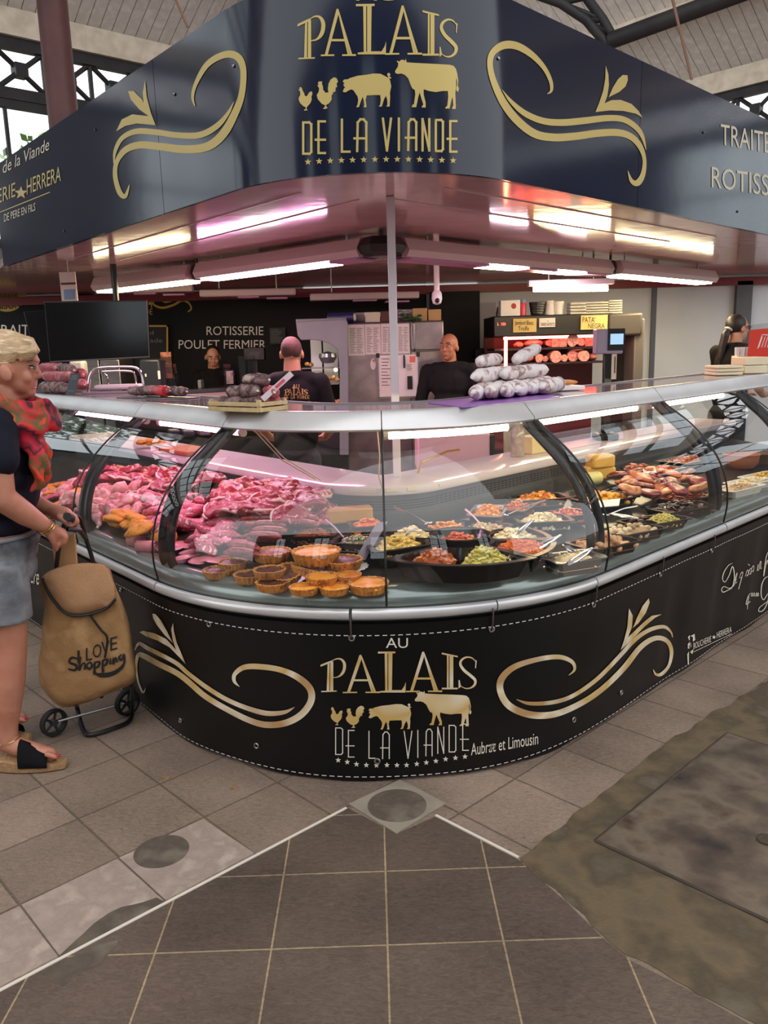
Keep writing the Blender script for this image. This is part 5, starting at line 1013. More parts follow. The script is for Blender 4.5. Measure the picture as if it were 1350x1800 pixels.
for i, (px, py, rz) in enumerate(((345, 968, .4), (368, 982, .2), (386, 985, .9), (352, 985, 1.5), (330, 978, 1.0), (300, 965, .5), (318, 958, 2.0))):
    g = G(); g.sph((0, 0, .006), (.06, .042, .006), nu=22, nv=8); rnd_mesh(g, 12, .014, i); bodyobj('ham_slice', g, HAMS, px, py, .002+.006*(i % 3), rz, 'pale pink ham slice lying flat at the front glass by the first rib', 'ham', 'ham slices at the front')
for i, (px, py, lb) in enumerate(((415, 872, 'rack of red ribs standing in the back heap left'), (456, 874, 'rack of red ribs standing in the back heap beside the big steaks'))):
    g = G(); g.box((0, 0, .045), (.13, .035, .09)); 
    o = bodyobj('rib_rack', rnd_mesh(g, 9, .01, i), BEEF, px, py, .04, .5+.3*i, lb, 'ribs', tilt=(.5, 0)); b_ = o.modifiers.new('bevel', 'BEVEL'); b_.width = .015; b_.segments = 3
    for k in range(5): g = G(); g.tube([(-.05+.025*k, -.02, .01), (-.05+.025*k, -.022, .06), (-.05+.025*k, -.014, .1)], [.005, .006, .005], 8); g.obj('rib_bone', FATM, o, c=(0, 0, 0))
# sausages: each one a thing
def sausage(px, py, h, rz, L_=.13, r=.0125, bend=.02, lb='', grp='', mat=SAUS, tilt=0):
    g = G(); n = 9; P = [(-L_/2+L_*i/(n-1), bend*(1-(2*i/(n-1)-1)**2), r) for i in range(n)]; g.tube(P, [r*.35]+[r*.92]+[r]*(n-4)+[r*.92]+[r*.35], 10)
    return bodyobj('sausage', g, mat, px, py, h, rz, lb, 'sausage', grp, (0, tilt))
R_ = random.Random(11)
for cx, cy, n, rz, lb, grp in ((478, 918, 7, -.35, 'fresh red sausage in the upper bundle behind the tarts', 'sausages in the upper bundle'), (466, 940, 8, -.3, 'fresh red sausage in the lower bundle behind the tarts', 'sausages in the lower bundle'), (425, 968, 7, -.5, 'fresh sausage in the front bundle beside the small black price sign', 'sausages by the black sign'), (520, 915, 6, -.55, 'fresh red sausage at the right beside the tray of orange grated salad', 'sausages at the right')):
    for k in range(n):
        sausage(cx+R_.uniform(-10, 10)+(k % 3-1)*4, cy+(k-n/2)*3.2, .035+.022*(k % 3), rz+R_.uniform(-.12, .12), .14, .0145, .02, lb, grp)
for cx, cy, lb in ((455, 921, 'coiled sausage ring on the upper bundle'),):
    g = G(); P = [((.03+.0022*t)*cos(t), (.03+.0022*t)*.8*sin(t), .012+.0022*t) for t in [k*.45 for k in range(36)]]; g.tube(P, .0115, 9); bodyobj('sausage_coil', g, SAUS, cx, cy, .05, .3, lb, 'sausage')
# tarts
FILR = M('tart_filling_red', (150, 74, 62), (176, 100, 80), (120, 56, 50), rough=.4, scale=22, bump=.3, bscale=60); FILG = M('tart_filling_gold', (222, 132, 36), (236, 158, 60), (196, 104, 24), rough=.4, scale=10, detail=5, dist=1, bump=.5, bscale=22); FILB = M('tart_filling_brown', (70, 36, 30), (104, 60, 46), (44, 24, 22), rough=.3, scale=26, bump=.4, bscale=70)
def tart(px, py, h, r, fil, lb, tilt=(0, 0), base=True):
    k = 22; wv = lambda a, i: 1+(.05*sin(a*k) if i in (1, 2, 3, 4) else 0); hh = r*.52
    g = G(); g.lathe([(r*.8, 0), (r*.84, .002), (r*.99, hh*.92), (r*1.02, hh), (r*.92, hh*1.01), (r*.88, hh*.7)], (0, 0, 0), 104, wv)
    o = g.obj('tart', CRUST, None, lb, 'tart', c=(0, 0, 0), smooth=50); o.location = deck(px, py, h+hh*.6)-V((0, 0, hh*.6)); o.rotation_euler = (tilt[0], tilt[1], random.random()*6); WL[o.name] = V((0, 0, 0))
    g = G(); g.lathe([(r*.91, hh*.6), (r*.88, hh*.84), (r*.6, hh*.9), (r*.3, hh*.88), (.002, hh*.9)], (0, 0, 0), 40); rnd_mesh(g, 30, .006, px); g.obj('filling', fil, o, c=(0, 0, 0)); return o
for a in ((384, 1006, 0, .055, FILB, 'brown tart at the front glass, leftmost of all the tarts'), (409, 992, .022, .052, FILB, 'small dark tart resting on the leftmost tart'), (440, 1014, 0, .058, FILB, 'tart at the front glass second from the left, under the stack'), (478, 975, .05, .068, FILR, 'flat red topped tart behind the stack of small tarts'), (474, 1006, .03, .056, FILB, 'small tart on top of the stack beside the dark one'), (480, 1028, .0, .058, FILB, 'tart at the bottom of the stack touching the front glass'), (506, 1008, .02, .055, FILB, 'tart tilted on its side in the middle of the tarts', (.3, .15)), (536, 1005, .02, .056, FILB, 'tart tilted on its side below the big golden tart', (.35, -.1)),
          (556, 976, .05, .085, FILG, 'large golden topped tart, biggest of the tarts'), (602, 990, .022, .07, FILB, 'brown tart with a paper lace half under the big golden tart'), (566, 1018, .02, .055, FILG, 'small golden pie in front of the big golden tart'), (612, 1014, .02, .045, FILG, 'small golden pie right of the middle at the front'), (648, 1030, .0, .066, FILG, 'golden pie at the front right beside the centre glass joint'), (535, 1036, .0, .05, FILG, 'low golden pie at the front glass left of the lettering reflection'), (588, 1036, .0, .05, FILG, 'low golden pie at the front glass between two others')):
    tart(*a)
c = deck(604, 998, .012); g = G(); g.lathe([(.002, 0), (.082, .001), (.088, .004), (.086, .006), (.002, .003)], (0, 0, 0), 80, lambda a, i: 1+.04*sin(a*20)*(i in (1, 2, 3))); o = g.obj('paper_doily', PAPER, None, 'white lace paper doily under the brown tart', 'doily', c=(0, 0, 0)); o.location = c
# pastry pate
a_ = deck(604, 918, .01); t = thing('pastry_pate', a_, 'long pastry pate block with a pink cut end behind the salad trays', 'pate'); d = V((.96, .18, 0)).normalized(); n_ = V((-d.y, d.x, 0))
def pblock(l0, l1, w_, h_): g = G(); g.ext([a_+d*l0-n_*w_+Z_*0, a_+d*l1-n_*w_, a_+d*l1+n_*w_, a_+d*l0+n_*w_], (0, 0, h_)); return g
pblock(-.075, .12, .038, .062).obj('crust', M('golden_crust', (206, 150, 62), (186, 124, 44), rough=.45, scale=9), t, smooth=0, bev=.008)
g = G(); q = a_-d*.0755; g.ext([q-n_*.031+Z_*.008, q+n_*.031+Z_*.008, q+n_*.031+Z_*.054, q-n_*.031+Z_*.054], d*-.003); g.obj('cut_face', M('pate_cut', (196, 120, 104), (222, 160, 140), (150, 80, 70), rough=.45, scale=40, detail=3), t, smooth=0)
# price signs in the meat
def sign_on(px, py, w_, h_, rz, mat, lb, text=None, lift=.05, tilt=.5, ink=None, cat='price sign'):
    c = deck(px, py, 0); t = thing('price_sign', c, lb, cat); c2 = c+Z_*lift; e1 = V((cos(rz), sin(rz), 0)); e2 = V((-sin(rz)*sin(tilt), cos(rz)*sin(tilt), cos(tilt)))
    g = G(); g.ext([c2-e1*w_/2-e2*h_/2, c2+e1*w_/2-e2*h_/2, c2+e1*w_/2+e2*h_/2, c2-e1*w_/2+e2*h_/2], e1.cross(e2)*-.003); b_ = g.obj('plate', mat, t, smooth=0)
    nn = e1.cross(e2); 
    if text:
        F = Flat(); n = len(text)
        for i, l in enumerate(text): F.textbox(l, -.4, .4, .5-(i+.75)/n*1.0+.0, -.5/n)
        F.build('handwriting', lambda x, y: c2+e1*(x*w_)+e2*(y*h_)+nn*.0012, ink, b_)
    g = G(); g.cyl(c+Z_*.0, c2-e2*h_*.3+nn*-.002, .0016, n=6); g.obj('pin', STEEL, t); return t
sign_on(425, 950, .036, .026, -.2, BLACKP, 'small black price sign stuck among the sausages', None, .05)
sign_on(1109, 882, .05, .034, .25, BLACKP, 'black slate price sign with white writing on a stick among the right hand trays', ('18€90', 'le kg'), .055, .2, M('chalk_white', (214, 212, 206), rough=.8))
g = G(); p, q = deck(352, 938, .03), deck(392, 954, .03); d = (q-p).normalized(); n_ = V((-d.y, d.x, 0))*.011; g.ext([p-n_, q-n_, q+n_+Z_*.012, p+n_+Z_*.012], (0, 0, .003)); t = g.obj('wooden_label', M('orange_wood', (206, 140, 76), (186, 118, 58), rough=.5, scale=8), label='long orange wooden label lying across the pink meat', cat='label', smooth=0)
F = Flat(); F.ribbon([(0, 0, .002), (.2, .2, .06), (.3, -.2, .06), (.45, .15, .06), (.55, -.2, .06), (.7, .2, .06), (.8, -.15, .06), (1, .05, .002)]); F.build('writing', lambda x, y: p.lerp(q, .1+.8*x)+n_*(y*1.6)+Z_*(.0115+.006*y*1.6), DKINK, t)
g = G(); p, q = deck(396, 966, .02), deck(372, 974, .02); d = (q-p).normalized(); n_ = V((-d.y, d.x, 0))*.012; g.ext([p-n_, q-n_, q+n_+Z_*.01, p+n_+Z_*.01], (0, 0, .002)); g.obj('dark_tag', M('dark_tag', (70, 60, 66), rough=.4), label='small dark tag lying beside the front sausages', cat='tag', smooth=0)
for i, (px, py) in enumerate(((268, 865), (345, 872), (520, 872), (282, 876), (195, 868), (232, 866), (355, 860))):
    g = G(); R_ = random.Random(i)
    for k in range(7): a = R_.random()*6; g.sph((cos(a)*.014, sin(a)*.014, .006+R_.random()*.008), (.012, .008, .003), Matrix.Rotation(a, 3, 'Z')@Matrix.Rotation(R_.uniform(-.6, .6), 3, 'X'), nu=6, nv=5)
    bodyobj('parsley_sprig', g, LEAFG, px, py, .075, 0, 'small dark green herb sprig tucked into the meat', 'herb', 'herb sprigs in the meat')
# trays of prepared dishes
TRAYB = M('black_glossy_tray', (13, 13, 14), rough=.16, spec=.6); TRAYW = M('white_tray', (222, 218, 206), rough=.35); TRAYS = M('steel_tray', (150, 150, 150), rough=.25, metal=.9)
def scaled(P, k, c): return [(c[0]+(x-c[0])*k, c[1]+(y-c[1])*k) for x, y in P]
def tray(P, z0, h, mat, lb, cat='tray', group=None, rim=.008):
    cx, cy = sum(p[0] for p in P)/len(P), sum(p[1] for p in P)/len(P); c = (cx, cy); r = sum(hypot(x-cx, y-cy) for x, y in P)/len(P); kr = rim/r
    rings = [(.80, 0), (1-kr, h-.003), (1+kr, h-.004), (1+kr, h), (1-kr*1.6, h), (.80-kr*.6, .004)]; g = G(); vs = []; n = len(P)
    for k, z in rings: vs += [(x, y, z0+z) for x, y in scaled(P, k, c)]
    fs = [(i*n+j, i*n+(j+1) % n, (i+1)*n+(j+1) % n, (i+1)*n+j) for i in range(len(rings)-1) for j in range(n)]+[tuple(range(n-1, -1, -1)), tuple((len(rings)-1)*n+j for j in range(n))]
    g.add(vs, fs); return g.obj('serving_tray', mat, None, lb, cat, group, smooth=30)
def sector(c, r0, r1, a0, a1, n=7):
    return [(c.x+r1*cos(a0+(a1-a0)*i/n), c.y+r1*sin(a0+(a1-a0)*i/n)) for i in range(n+1)]+[(c.x+r0*cos(a1-(a1-a0)*i/n), c.y+r0*sin(a1-(a1-a0)*i/n)) for i in range(n+1)]
def rect(c, u_ang, L_, W_, cut=.18):
    e1 = V((cos(u_ang), sin(u_ang))); e2 = V((-sin(u_ang), cos(u_ang))); a, b = L_/2, W_/2; k = min(a, b)*cut
    return [(c.x+e1.x*x+e2.x*y, c.y+e1.y*x+e2.y*y) for x, y in ((-a+k, -b), (a-k, -b), (a, -b+k), (a, b-k), (a-k, b), (-a+k, b), (-a, b-k), (-a, -b+k))]
def pile(nm, P, z, hm, mat, kind, n, size, lb, cat='salad', seed=1, fill=.72):
    cx, cy = sum(p[0] for p in P)/len(P), sum(p[1] for p in P)/len(P); R_ = random.Random(seed); g = G(); Q = scaled(P, fill, (cx, cy)); k_ = len(Q)
    dome = [(1.0, 0), (.85, .45), (.5, .85), (.12, 1)]; vs = []
    for k, zz in dome: vs += [(x, y, z+hm*zz*.85) for x, y in scaled(Q, k, (cx, cy))]
    g.add(vs, [(i*k_+j, i*k_+(j+1) % k_, (i+1)*k_+(j+1) % k_, (i+1)*k_+j) for i in range(3) for j in range(k_)]+[tuple(3*k_+j for j in range(k_)), tuple(range(k_-1, -1, -1))])
    xs = [p[0] for p in Q]; ys = [p[1] for p in Q]; m = 0
    while m < n:
        x, y = R_.uniform(min(xs), max(xs)), R_.uniform(min(ys), max(ys))
        if not inpoly(x, y, Q): continue
        m += 1; e = 0
        for t in (.3, .5, .7, .85, .97):
            if inpoly(cx+(x-cx)/t, cy+(y-cy)/t, Q): e = t; break
        else: e = 1.0
        zz = z+hm*(1-e*e)*.95+size*.1+R_.random()*size*.6; rot = Matrix.Rotation(R_.random()*6.3, 3, 'Z')@Matrix.Rotation(R_.uniform(-.7, .7), 3, 'X'); c = (x, y, zz)
        if kind == 'dice': g.box(c, (size*1.1, size, size*.8), rot=rot)
        elif kind == 'shred': a = rot@V((size*1.6, 0, 0)); g.tube([V(c)-a, V(c)+rot@V((0, size*.4, size*.2)), V(c)+a], size*.16, 4)
        elif kind == 'pasta':
            a = rot@V((size, 0, 0)); b = rot@V((0, size*.5, 0)); g.tube([V(c)-a, V(c)-a*.4+b, V(c)+a*.4+b, V(c)+a], size*.34, 6)
        elif kind == 'grain': g.sph(c, (size*.5, size*.35, size*.35), rot, nu=6, nv=4)
        elif kind == 'ball': g.sph(c, (size*.8, size*.7, size*.55), rot, nu=9, nv=6)
        elif kind == 'slab': g.sph(c, (size, size*.6, size*.22), rot, nu=10, nv=6)
    return g.obj(nm, mat, None, lb, cat, None, 'stuff' if kind in ('dice', 'shred', 'pasta', 'grain', 'ball', 'slab') else None, smooth=50)
def isl(nm, *c, rough=.42): return M(nm, *c, mode='island', rough=rough, spec=.5)
S_ORG = isl('orange_pasta', (216, 132, 40), (230, 160, 66), (190, 104, 30), (226, 176, 96)); S_YEL = isl('yellow_pasta', (214, 178, 84), (226, 196, 118), (190, 150, 60), (204, 190, 120)); S_BEI = isl('beige_mix', (206, 178, 136), (224, 202, 166), (176, 140, 100), (214, 164, 120))
S_PAL = isl('pale_dice', (226, 206, 166), (236, 220, 186), (208, 184, 138), (224, 180, 120)); S_CAR = isl('grated_carrot', (220, 100, 30), (234, 122, 44), (198, 80, 22)); S_RED = isl('red_dice', (200, 96, 66), (216, 122, 86), (176, 72, 50), (222, 150, 116)); S_RUS = isl('rust_dice', (190, 96, 44), (208, 120, 60), (160, 70, 30), (210, 150, 90))
S_GRN = isl('green_yellow', (196, 180, 84), (212, 198, 118), (176, 160, 66), (206, 188, 130)); S_DRK = isl('dark_meat', (58, 36, 30), (84, 50, 40), (40, 26, 24), (110, 66, 50), rough=.22); S_GRA = isl('grain_salad', (170, 158, 130), (196, 184, 152), (120, 110, 90), (90, 70, 60)); S_CHK = isl('roast_pale_chicken', (222, 172, 128), (206, 150, 104), (232, 194, 156)); S_PAT = isl('fried_patties', (224, 164, 48), (210, 146, 36), (234, 182, 76)); S_MEA = isl('sauced_meat', (176, 84, 50), (198, 112, 72), (150, 64, 40), (214, 150, 110), rough=.25)
def deckb(px, py, h):
    p = deck(px, py, h); return V((p.x, p.y, dz(us(p)[1])+.0012))
WC = deckb(808, 957, .055); ZT_ = WC.z+.004
wheel = (('left tray of yellow pasta salad beside the centre glass joint', 'pasta', S_YEL, 110, .016, 'yellow pasta salad'), ('tray of pale diced salad at the left back of the round bowl', 'dice', S_PAL, 120, .012, 'pale diced salad'), ('tray of orange macaroni behind the round bowl', 'pasta', S_ORG, 150, .014, 'orange macaroni salad'), ('tray of beige mixed salad with a mauve spoon behind the round bowl', 'dice', S_BEI, 130, .013, 'beige mixed salad'), ('tray of pale macaroni right of the round bowl', 'pasta', S_PAL, 110, .013, 'pale macaroni salad'), ('tray of bright orange grated carrot right front of the round bowl', 'shred', S_CAR, 260, .013, 'grated carrot'), None, None)
angs = []
for (px, py) in ((696, 962), (715, 933), (784, 915), (859, 925), (922, 946), (905, 975)):
    p = deck(px, py, .05); angs.append(atan2(p.y-WC.y, p.x-WC.x))
angs = [a % (2*pi) for a in angs]
order = sorted(range(6), key=lambda i: (angs[i]-angs[5]) % (2*pi)); sorted_a = [(angs[i]-angs[5]) % (2*pi) for i in order]
fa = angs[5]; step = 2*pi/7.6
for j, i in enumerate(order):
    lb, kd, mt, n, sz, cn = wheel[i]; a = angs[i]; P = sector(WC, .118, .335, a-step/2+.02, a+step/2-.02)
    if i == 5: P = sector(WC, .118, .34, a-step*.5, a+step*.42)
    tray(P, ZT_, .066, TRAYB, 'black '+lb); pile('salad', P, ZT_+.03, .05, mt, kd, n, sz, cn+' heaped in the '+lb.replace('tray of ', '').split(' salad')[0][:0]+['left black tray by the glass joint', 'black tray at the left back', 'black tray behind the bowl', 'black tray with the mauve spoon', 'black tray right of the bowl', 'black tray at the right front'][i], seed=i+1, fill=.78)
# the wide front tray with two salads
a0, a1 = radians(-138), radians(-52); P = sector(WC, .118, .355, a0, a1, 10); tray(P, ZT_-.002, .07, TRAYB, 'wide black double tray at the front of the round bowl', 'tray')
am = (a0+a1)/2
pile('salad', sector(WC, .14, .335, a0+.06, am-.02, 6), ZT_+.03, .05, S_RUS, 'dice', 150, .013, 'rust coloured diced salad in the left half of the wide front tray', seed=21, fill=.8)
pile('salad', sector(WC, .14, .335, am+.02, a1-.06, 6), ZT_+.03, .055, S_GRN, 'pasta', 130, .016, 'yellow green penne salad in the right half of the wide front tray', seed=22, fill=.8)
bt = thing('round_bowl', (WC.x, WC.y, ZT_), 'round black bowl at the hub of the black trays', 'bowl'); g = G(); g.lathe([(.07, 0), (.1, .062), (.112, .066), (.112, .07), (.1, .069), (.07, .006)], (WC.x, WC.y, ZT_+.022), 36); g.obj('bowl', TRAYB, bt)
pile('salad', [(WC.x+.095*cos(t), WC.y+.095*sin(t)) for t in [2*pi*k/16 for k in range(16)]], ZT_+.05, .035, S_RED, 'pasta', 80, .014, 'small red sausages heaped in the round black bowl', seed=30, fill=.8)
# rectangular trays
aR = AR; aP = AR-pi/2                            # along the right wing, and outward from it
def rtray(px, py, L_, W_, ang, h, mat, lb, *content, lift=0.0):
    c = deckb(px, py, .04); P = rect(c, ang, L_, W_); tray(P, c.z+.002, h, mat, lb)
    for k, (nm, kd, mt, n, sz, clb, sub) in enumerate(content):
        Q = P if sub is None else rect(V((c.x+cos(ang)*L_*sub, c.y+sin(ang)*L_*sub, 0)), ang, L_*.48, W_*.95); pile(nm, Q, c.z+h*.38, h*.95, mt, kd, n, sz, clb, seed=int(px+k), fill=.86 if sub is None else .9)
rtray(550, 940, .17, .13, .1, .045, TRAYB, 'small black tray of orange grated salad behind the tarts', ('salad', 'shred', S_RUS, 220, .011, 'orange brown grated salad in the small tray behind the tarts', None))
rtray(626, 955, .17, .13, -.3, .05, TRAYB, 'black tray of grain salad beside the centre glass joint', ('salad', 'grain', S_GRA, 260, .012, 'grey green grain salad in the tray beside the tarts', None))
rtray(648, 925, .15, .13, .2, .05, TRAYB, 'black tray of orange carrots at the back near the glass joint', ('salad', 'slab', S_CAR, 70, .016, 'orange carrot slices in the back tray near the glass joint', None))
rtray(858, 902, .24, .14, aR+.5, .05, TRAYS, 'steel tray of yellow salad at the back of the right case', ('salad', 'dice', S_ORG, 150, .013, 'yellow orange diced salad in the steel tray', None))
rtray(908, 895, .2, .13, aR+.3, .05, TRAYB, 'black tray of orange red salad behind the pale rice', ('salad', 'dice', S_RUS, 120, .013, 'orange red diced salad behind the pale diced salad', None))
rtray(945, 878, .26, .14, aR-.6, .05, TRAYB, 'black tray of orange salad at the back near the second black rib', ('salad', 'dice', S_ORG, 160, .013, 'orange diced salad in the back tray near the second rib', None))
rtray(953, 918, .22, .15, aR-.7, .055, TRAYB, 'black tray of pale diced salad left of the second black rib', ('salad', 'dice', S_PAL, 190, .013, 'pale diced salad heaped left of the second rib', None))
rtray(998, 906, .17, .13, aR-.4, .05, TRAYB, 'small black tray of red diced salad beside the second black rib', ('salad', 'dice', S_RED, 130, .011, 'bright red diced salad beside the second rib', None))
rtray(1062, 955, .26, .15, aR-.25, .045, TRAYB, 'black tray of pale chicken pieces at the foot of the second black rib', ('chicken', 'ball', S_CHK, 34, .022, 'pale cooked chicken pieces in the tray at the foot of the rib', None))
rtray(1108, 932, .28, .14, aR-.3, .042, TRAYB, 'black tray of pale cauliflower right of the second black rib', ('cauliflower', 'ball', S_BEI, 70, .017, 'pale cauliflower pieces in the black tray', None))
rtray(1150, 915, .30, .14, aR-.3, .042, TRAYB, 'black tray of green yellow vegetables beneath the slate price sign', ('vegetables', 'grain', S_GRN, 220, .014, 'green yellow vegetables at the right half of the tray', .2), ('mussels', 'slab', S_DRK, 24, .018, 'dark pieces at the left half of the green vegetable tray', -.25))
rtray(1195, 892, .32, .17, aR-.3, .045, TRAYB, 'large black tray of glossy dark meat near the right end', ('meat', 'slab', S_DRK, 130, .02, 'glossy dark braised meat in the large black tray', None))
rtray(1060, 876, .3, .18, aR-.3, .045, TRAYB, 'black tray of round yellow fritters right of the second rib', ('fritters', 'ball', S_PAT, 46, .022, 'round yellow fritters heaped in the black tray', None))
rtray(1205, 872, .3, .17, aR-.3, .04, TRAYB, 'black tray of sauced meat behind the dark meat tray', ('meat', 'slab', S_MEA, 120, .019, 'orange brown sauced meat pieces behind the dark meat', None))
rtray(1006, 986, .2, .13, aR-.4, .055, TRAYS, 'steel tray with tongs lying in it at the front of the second rib', ('salad', 'grain', S_PAL, 60, .012, 'remains of pale salad at the bottom of the steel tray', None))
rtray(1118, 822, .26, .16, aR+.2, .04, TRAYB, 'black tray of orange pieces at the far back of the right case', ('salad', 'slab', S_MEA, 60, .018, 'orange cooked pieces in the far back tray', None))
rtray(1205, 806, .34, .2, aR-.1, .035, TRAYS, 'shallow steel tray of brown food at the far back right', ('salad', 'grain', S_RUS, 160, .014, 'brown crumbly food in the shallow steel tray', None))
rtray(1160, 822, .28, .15, aR-.1, .03, TRAYS, 'flat steel tray at the back with sliced sausage', ('sausage', 'slab', S_RED, 60, .016, 'sliced sausage in the flat steel tray', None))
rtray(1240, 870, .2, .14, aR, .035, TRAYB, 'black tray of pale salad close to the third black rib', ('salad', 'grain', S_BEI, 120, .013, 'pale crumbly salad close to the third rib', None))
for i, (px, py, mt, lb) in enumerate(((1298, 856, S_BEI, 'first white tray of pale spread beyond the third black rib'), (1318, 846, S_PAL, 'second white tray of cream coloured spread beyond the third rib'), (1342, 836, S_YEL, 'white tray of yellow spread at the right edge of the photo'))):
    rtray(px, py, .3, .13, aR-.15, .04, TRAYW, lb, ('spread', 'grain', mt, 150, .014, ['pale grainy spread in the first white tray', 'cream grainy spread in the second white tray', 'yellow spread in the white tray at the right edge'][i], None))
c = deck(1302, 822, 0); g = G(); g.lathe([(.07, 0), (.095, .03), (.1, .075), (.106, .08), (.098, .082), (.088, .06), (.002, .055)], c, 28); g.obj('clay_pot', M('terracotta', (176, 104, 70), (156, 88, 58), rough=.6, scale=8), label='round terracotta dish behind the white trays', cat='dish')
c = deck(1340, 815, 0); g = G(); g.lathe([(.06, 0), (.08, .06), (.085, .064), (.07, .05), (.002, .07)], c, 24); g.obj('brown_dish', M('brown_dish', (120, 92, 58), (90, 66, 40), rough=.5, scale=20), label='small brown dish of crumbs at the right edge behind the clay dish', cat='dish')
# cured meat and cheese heap at the back of the right case
CHEESE = M('yellow_cheese', (214, 164, 62), (226, 180, 84), rough=.5, scale=6); RIND = M('cheese_cut', (226, 196, 130), (206, 172, 104), rough=.6, scale=26)
for (px, py, h, rz, sx, lb) in ((1054, 822, .075, .3, 1.0, 'yellow wedge block on top of the heap behind the second rib'), (1050, 842, .012, .15, 1.25, 'long yellow pastry block lying under the wedge behind the second rib')):
    c = deck(px, py, h); t = thing('pate_wedge', c, lb, 'pate'); R3 = Matrix.Rotation(rz, 3, 'Z'); g = G(); g.box(c+V((0, 0, .035)), (.13*sx, .09, .07), rot=R3); g.obj('crust', CHEESE, t, bev=.012); g = G(); g.box(c+R3@V((.066*sx, 0, 0))+V((0, 0, .035)), (.004, .072, .052), rot=R3); g.obj('cut_face', RIND, t)
c = deck(1030, 855, .012); g = G(); g.tube([c+V((-.07, -.05, .035)), c+V((.07, .03, .035))], .034, 20); g.obj('yellow_roll', M('pale_yellow_wrap', (206, 200, 124), (214, 208, 140), rough=.45), label='pale yellow wrapped roll at the back behind the second rib', cat='roll')
CURE = M('cured_meat', (112, 26, 30), (150, 48, 46), (80, 18, 24), (206, 150, 136), rough=.3, scale=14, dist=2, spec=.6); SLIC = M('sliced_meat', (168, 92, 54), (196, 128, 84), (136, 66, 42), rough=.35, scale=16, dist=1)
LBX = ('dark red cured meat piece in the charcuterie heap of the right case', 'cured meat heap'); R_ = random.Random(44); PR = []
for k in range(4):
    g = G(); g.sph((0, 0, .018), (.06, .04, .018), nu=16, nv=8); rnd_mesh(g, 20, .016, k+9); PR.append(g)
heap = [(1085, 835), (1105, 845), (1125, 838), (1150, 840), (1130, 855), (1108, 860), (1160, 858), (1140, 868), (1180, 848), (1200, 842), (1168, 868), (1190, 862), (1118, 830), (1145, 828), (1175, 832), (1210, 832), (1225, 845), (1230, 858), (1095, 850), (1155, 846)]
for i, (px, py) in enumerate(heap):
    mt = [CURE, SLIC, S_MEA, CURE][i % 4]; o = bodyobj(['cured_meat', 'sliced_meat', 'sauced_piece', 'cured_meat'][i % 4], PR[i % 4] if i < 4 else (lambda s: (setattr(s, 'v', [V(v) for v in PR[i % 4].v]), setattr(s, 'f', list(PR[i % 4].f)), s)[2])(G()), mt, px, py, .025+.02*(i % 3), i*1.3, ['dark red cured meat piece in the charcuterie heap of the right case', 'pale pink sliced meat in the charcuterie heap of the right case', 'orange brown piece in the charcuterie heap of the right case', 'dark red cured meat piece in the charcuterie heap of the right case'][i % 4], 'charcuterie', ['cured meat heap', 'sliced meat heap', 'brown pieces heap', 'cured meat heap'][i % 4], (R_.uniform(-.3, .3), R_.uniform(-.3, .3)))
for i, (px, py, lb) in enumerate(((1142, 834, 'white paper label standing in the charcuterie heap, the left one'), (1166, 852, 'white paper label lying by the red slices'), (1063, 893, 'folded white paper sheet on the yellow fritters'))):
    c = deck(px, py, .06); g = G(); w_ = .035 if i < 2 else .075; g.ext([c+V((-w_, -.01, 0)), c+V((w_*.7, -.03, .012)), c+V((w_, .03, .03)), c+V((-w_*.6, .045, .018))], (0, 0, .003)); g.obj('paper_label', PAPER, label=lb, cat='paper', smooth=0)
# spoons, tongs, spatulas
SPN = M('polished_steel', (206, 206, 206), rough=.15, metal=1); MAUVE = M('mauve_spoon', (206, 160, 196), rough=.35)
def spoon(px0, py0, px1, py1, mat, lb, h0=.05, h1=.12, r=.0035, bowl=.016, cat='spoon'):
    a, b = deck(px0, py0, h0), deck(px1, py1, h1); t = thing('serving_spoon', a, lb, cat); g = G(); g.tube([a, a.lerp(b, .5)+Z_*.006, b], [r*.8, r, r*1.3], 8); g.obj('handle', mat, t); d = (a-b).normalized(); g = G(); g.sph(a+d*bowl*.8, (bowl*1.25, bowl*.8, bowl*.35), Matrix.Rotation(atan2(d.y, d.x), 3, 'Z')@Matrix.Rotation(-.3, 3, 'Y'), nu=12, nv=8); g.obj('spoon_bowl', mat, t)
spoon(850, 929, 818, 896, MAUVE, 'mauve plastic spoon standing in the beige mixed salad', .05, .1)
spoon(556, 932, 545, 908, MAUVE, 'mauve plastic spoon in the orange grated salad tray', .05, .1)
spoon(604, 945, 572, 914, MAUVE, 'mauve plastic spoon in the grain salad tray', .05, .1)
spoon(748, 918, 693, 892, SPN, 'steel spoon resting across the left back tray', .07, .1); spoon(905, 962, 892, 985, SPN, 'steel spoon sticking out of the grated carrot', .06, .09); spoon(892, 905, 958, 880, SPN, 'steel spoon in the orange salads near the second rib', .06, .09); spoon(712, 945, 732, 930, SPN, 'short steel spoon in the left pasta tray', .06, .09)
spoon(1070, 905, 1120, 890, SPN, 'steel spoon resting on the yellow fritter tray', .05, .08)
def tongs(px0, py0, px1, py1, lb, h0=.06, h1=.1, w_=.03):
    a, b = deck(px0, py0, h0), deck(px1, py1, h1); t = thing('tongs', a, lb, 'tongs'); d = (b-a).normalized(); n_ = V((-d.y, d.x, 0)).normalized()
    for s in (-1, 1): g = G(); g.tube([b, b.lerp(a, .3)+n_*s*w_*.4, b.lerp(a, .75)+n_*s*w_*.5, a+n_*s*w_*.15], [.004, .005, .005, .008], 7); g.obj('arm', SPN, t)
    g = G(); g.sph(b, .006, nu=8, nv=6); g.obj('hinge', SPN, t)
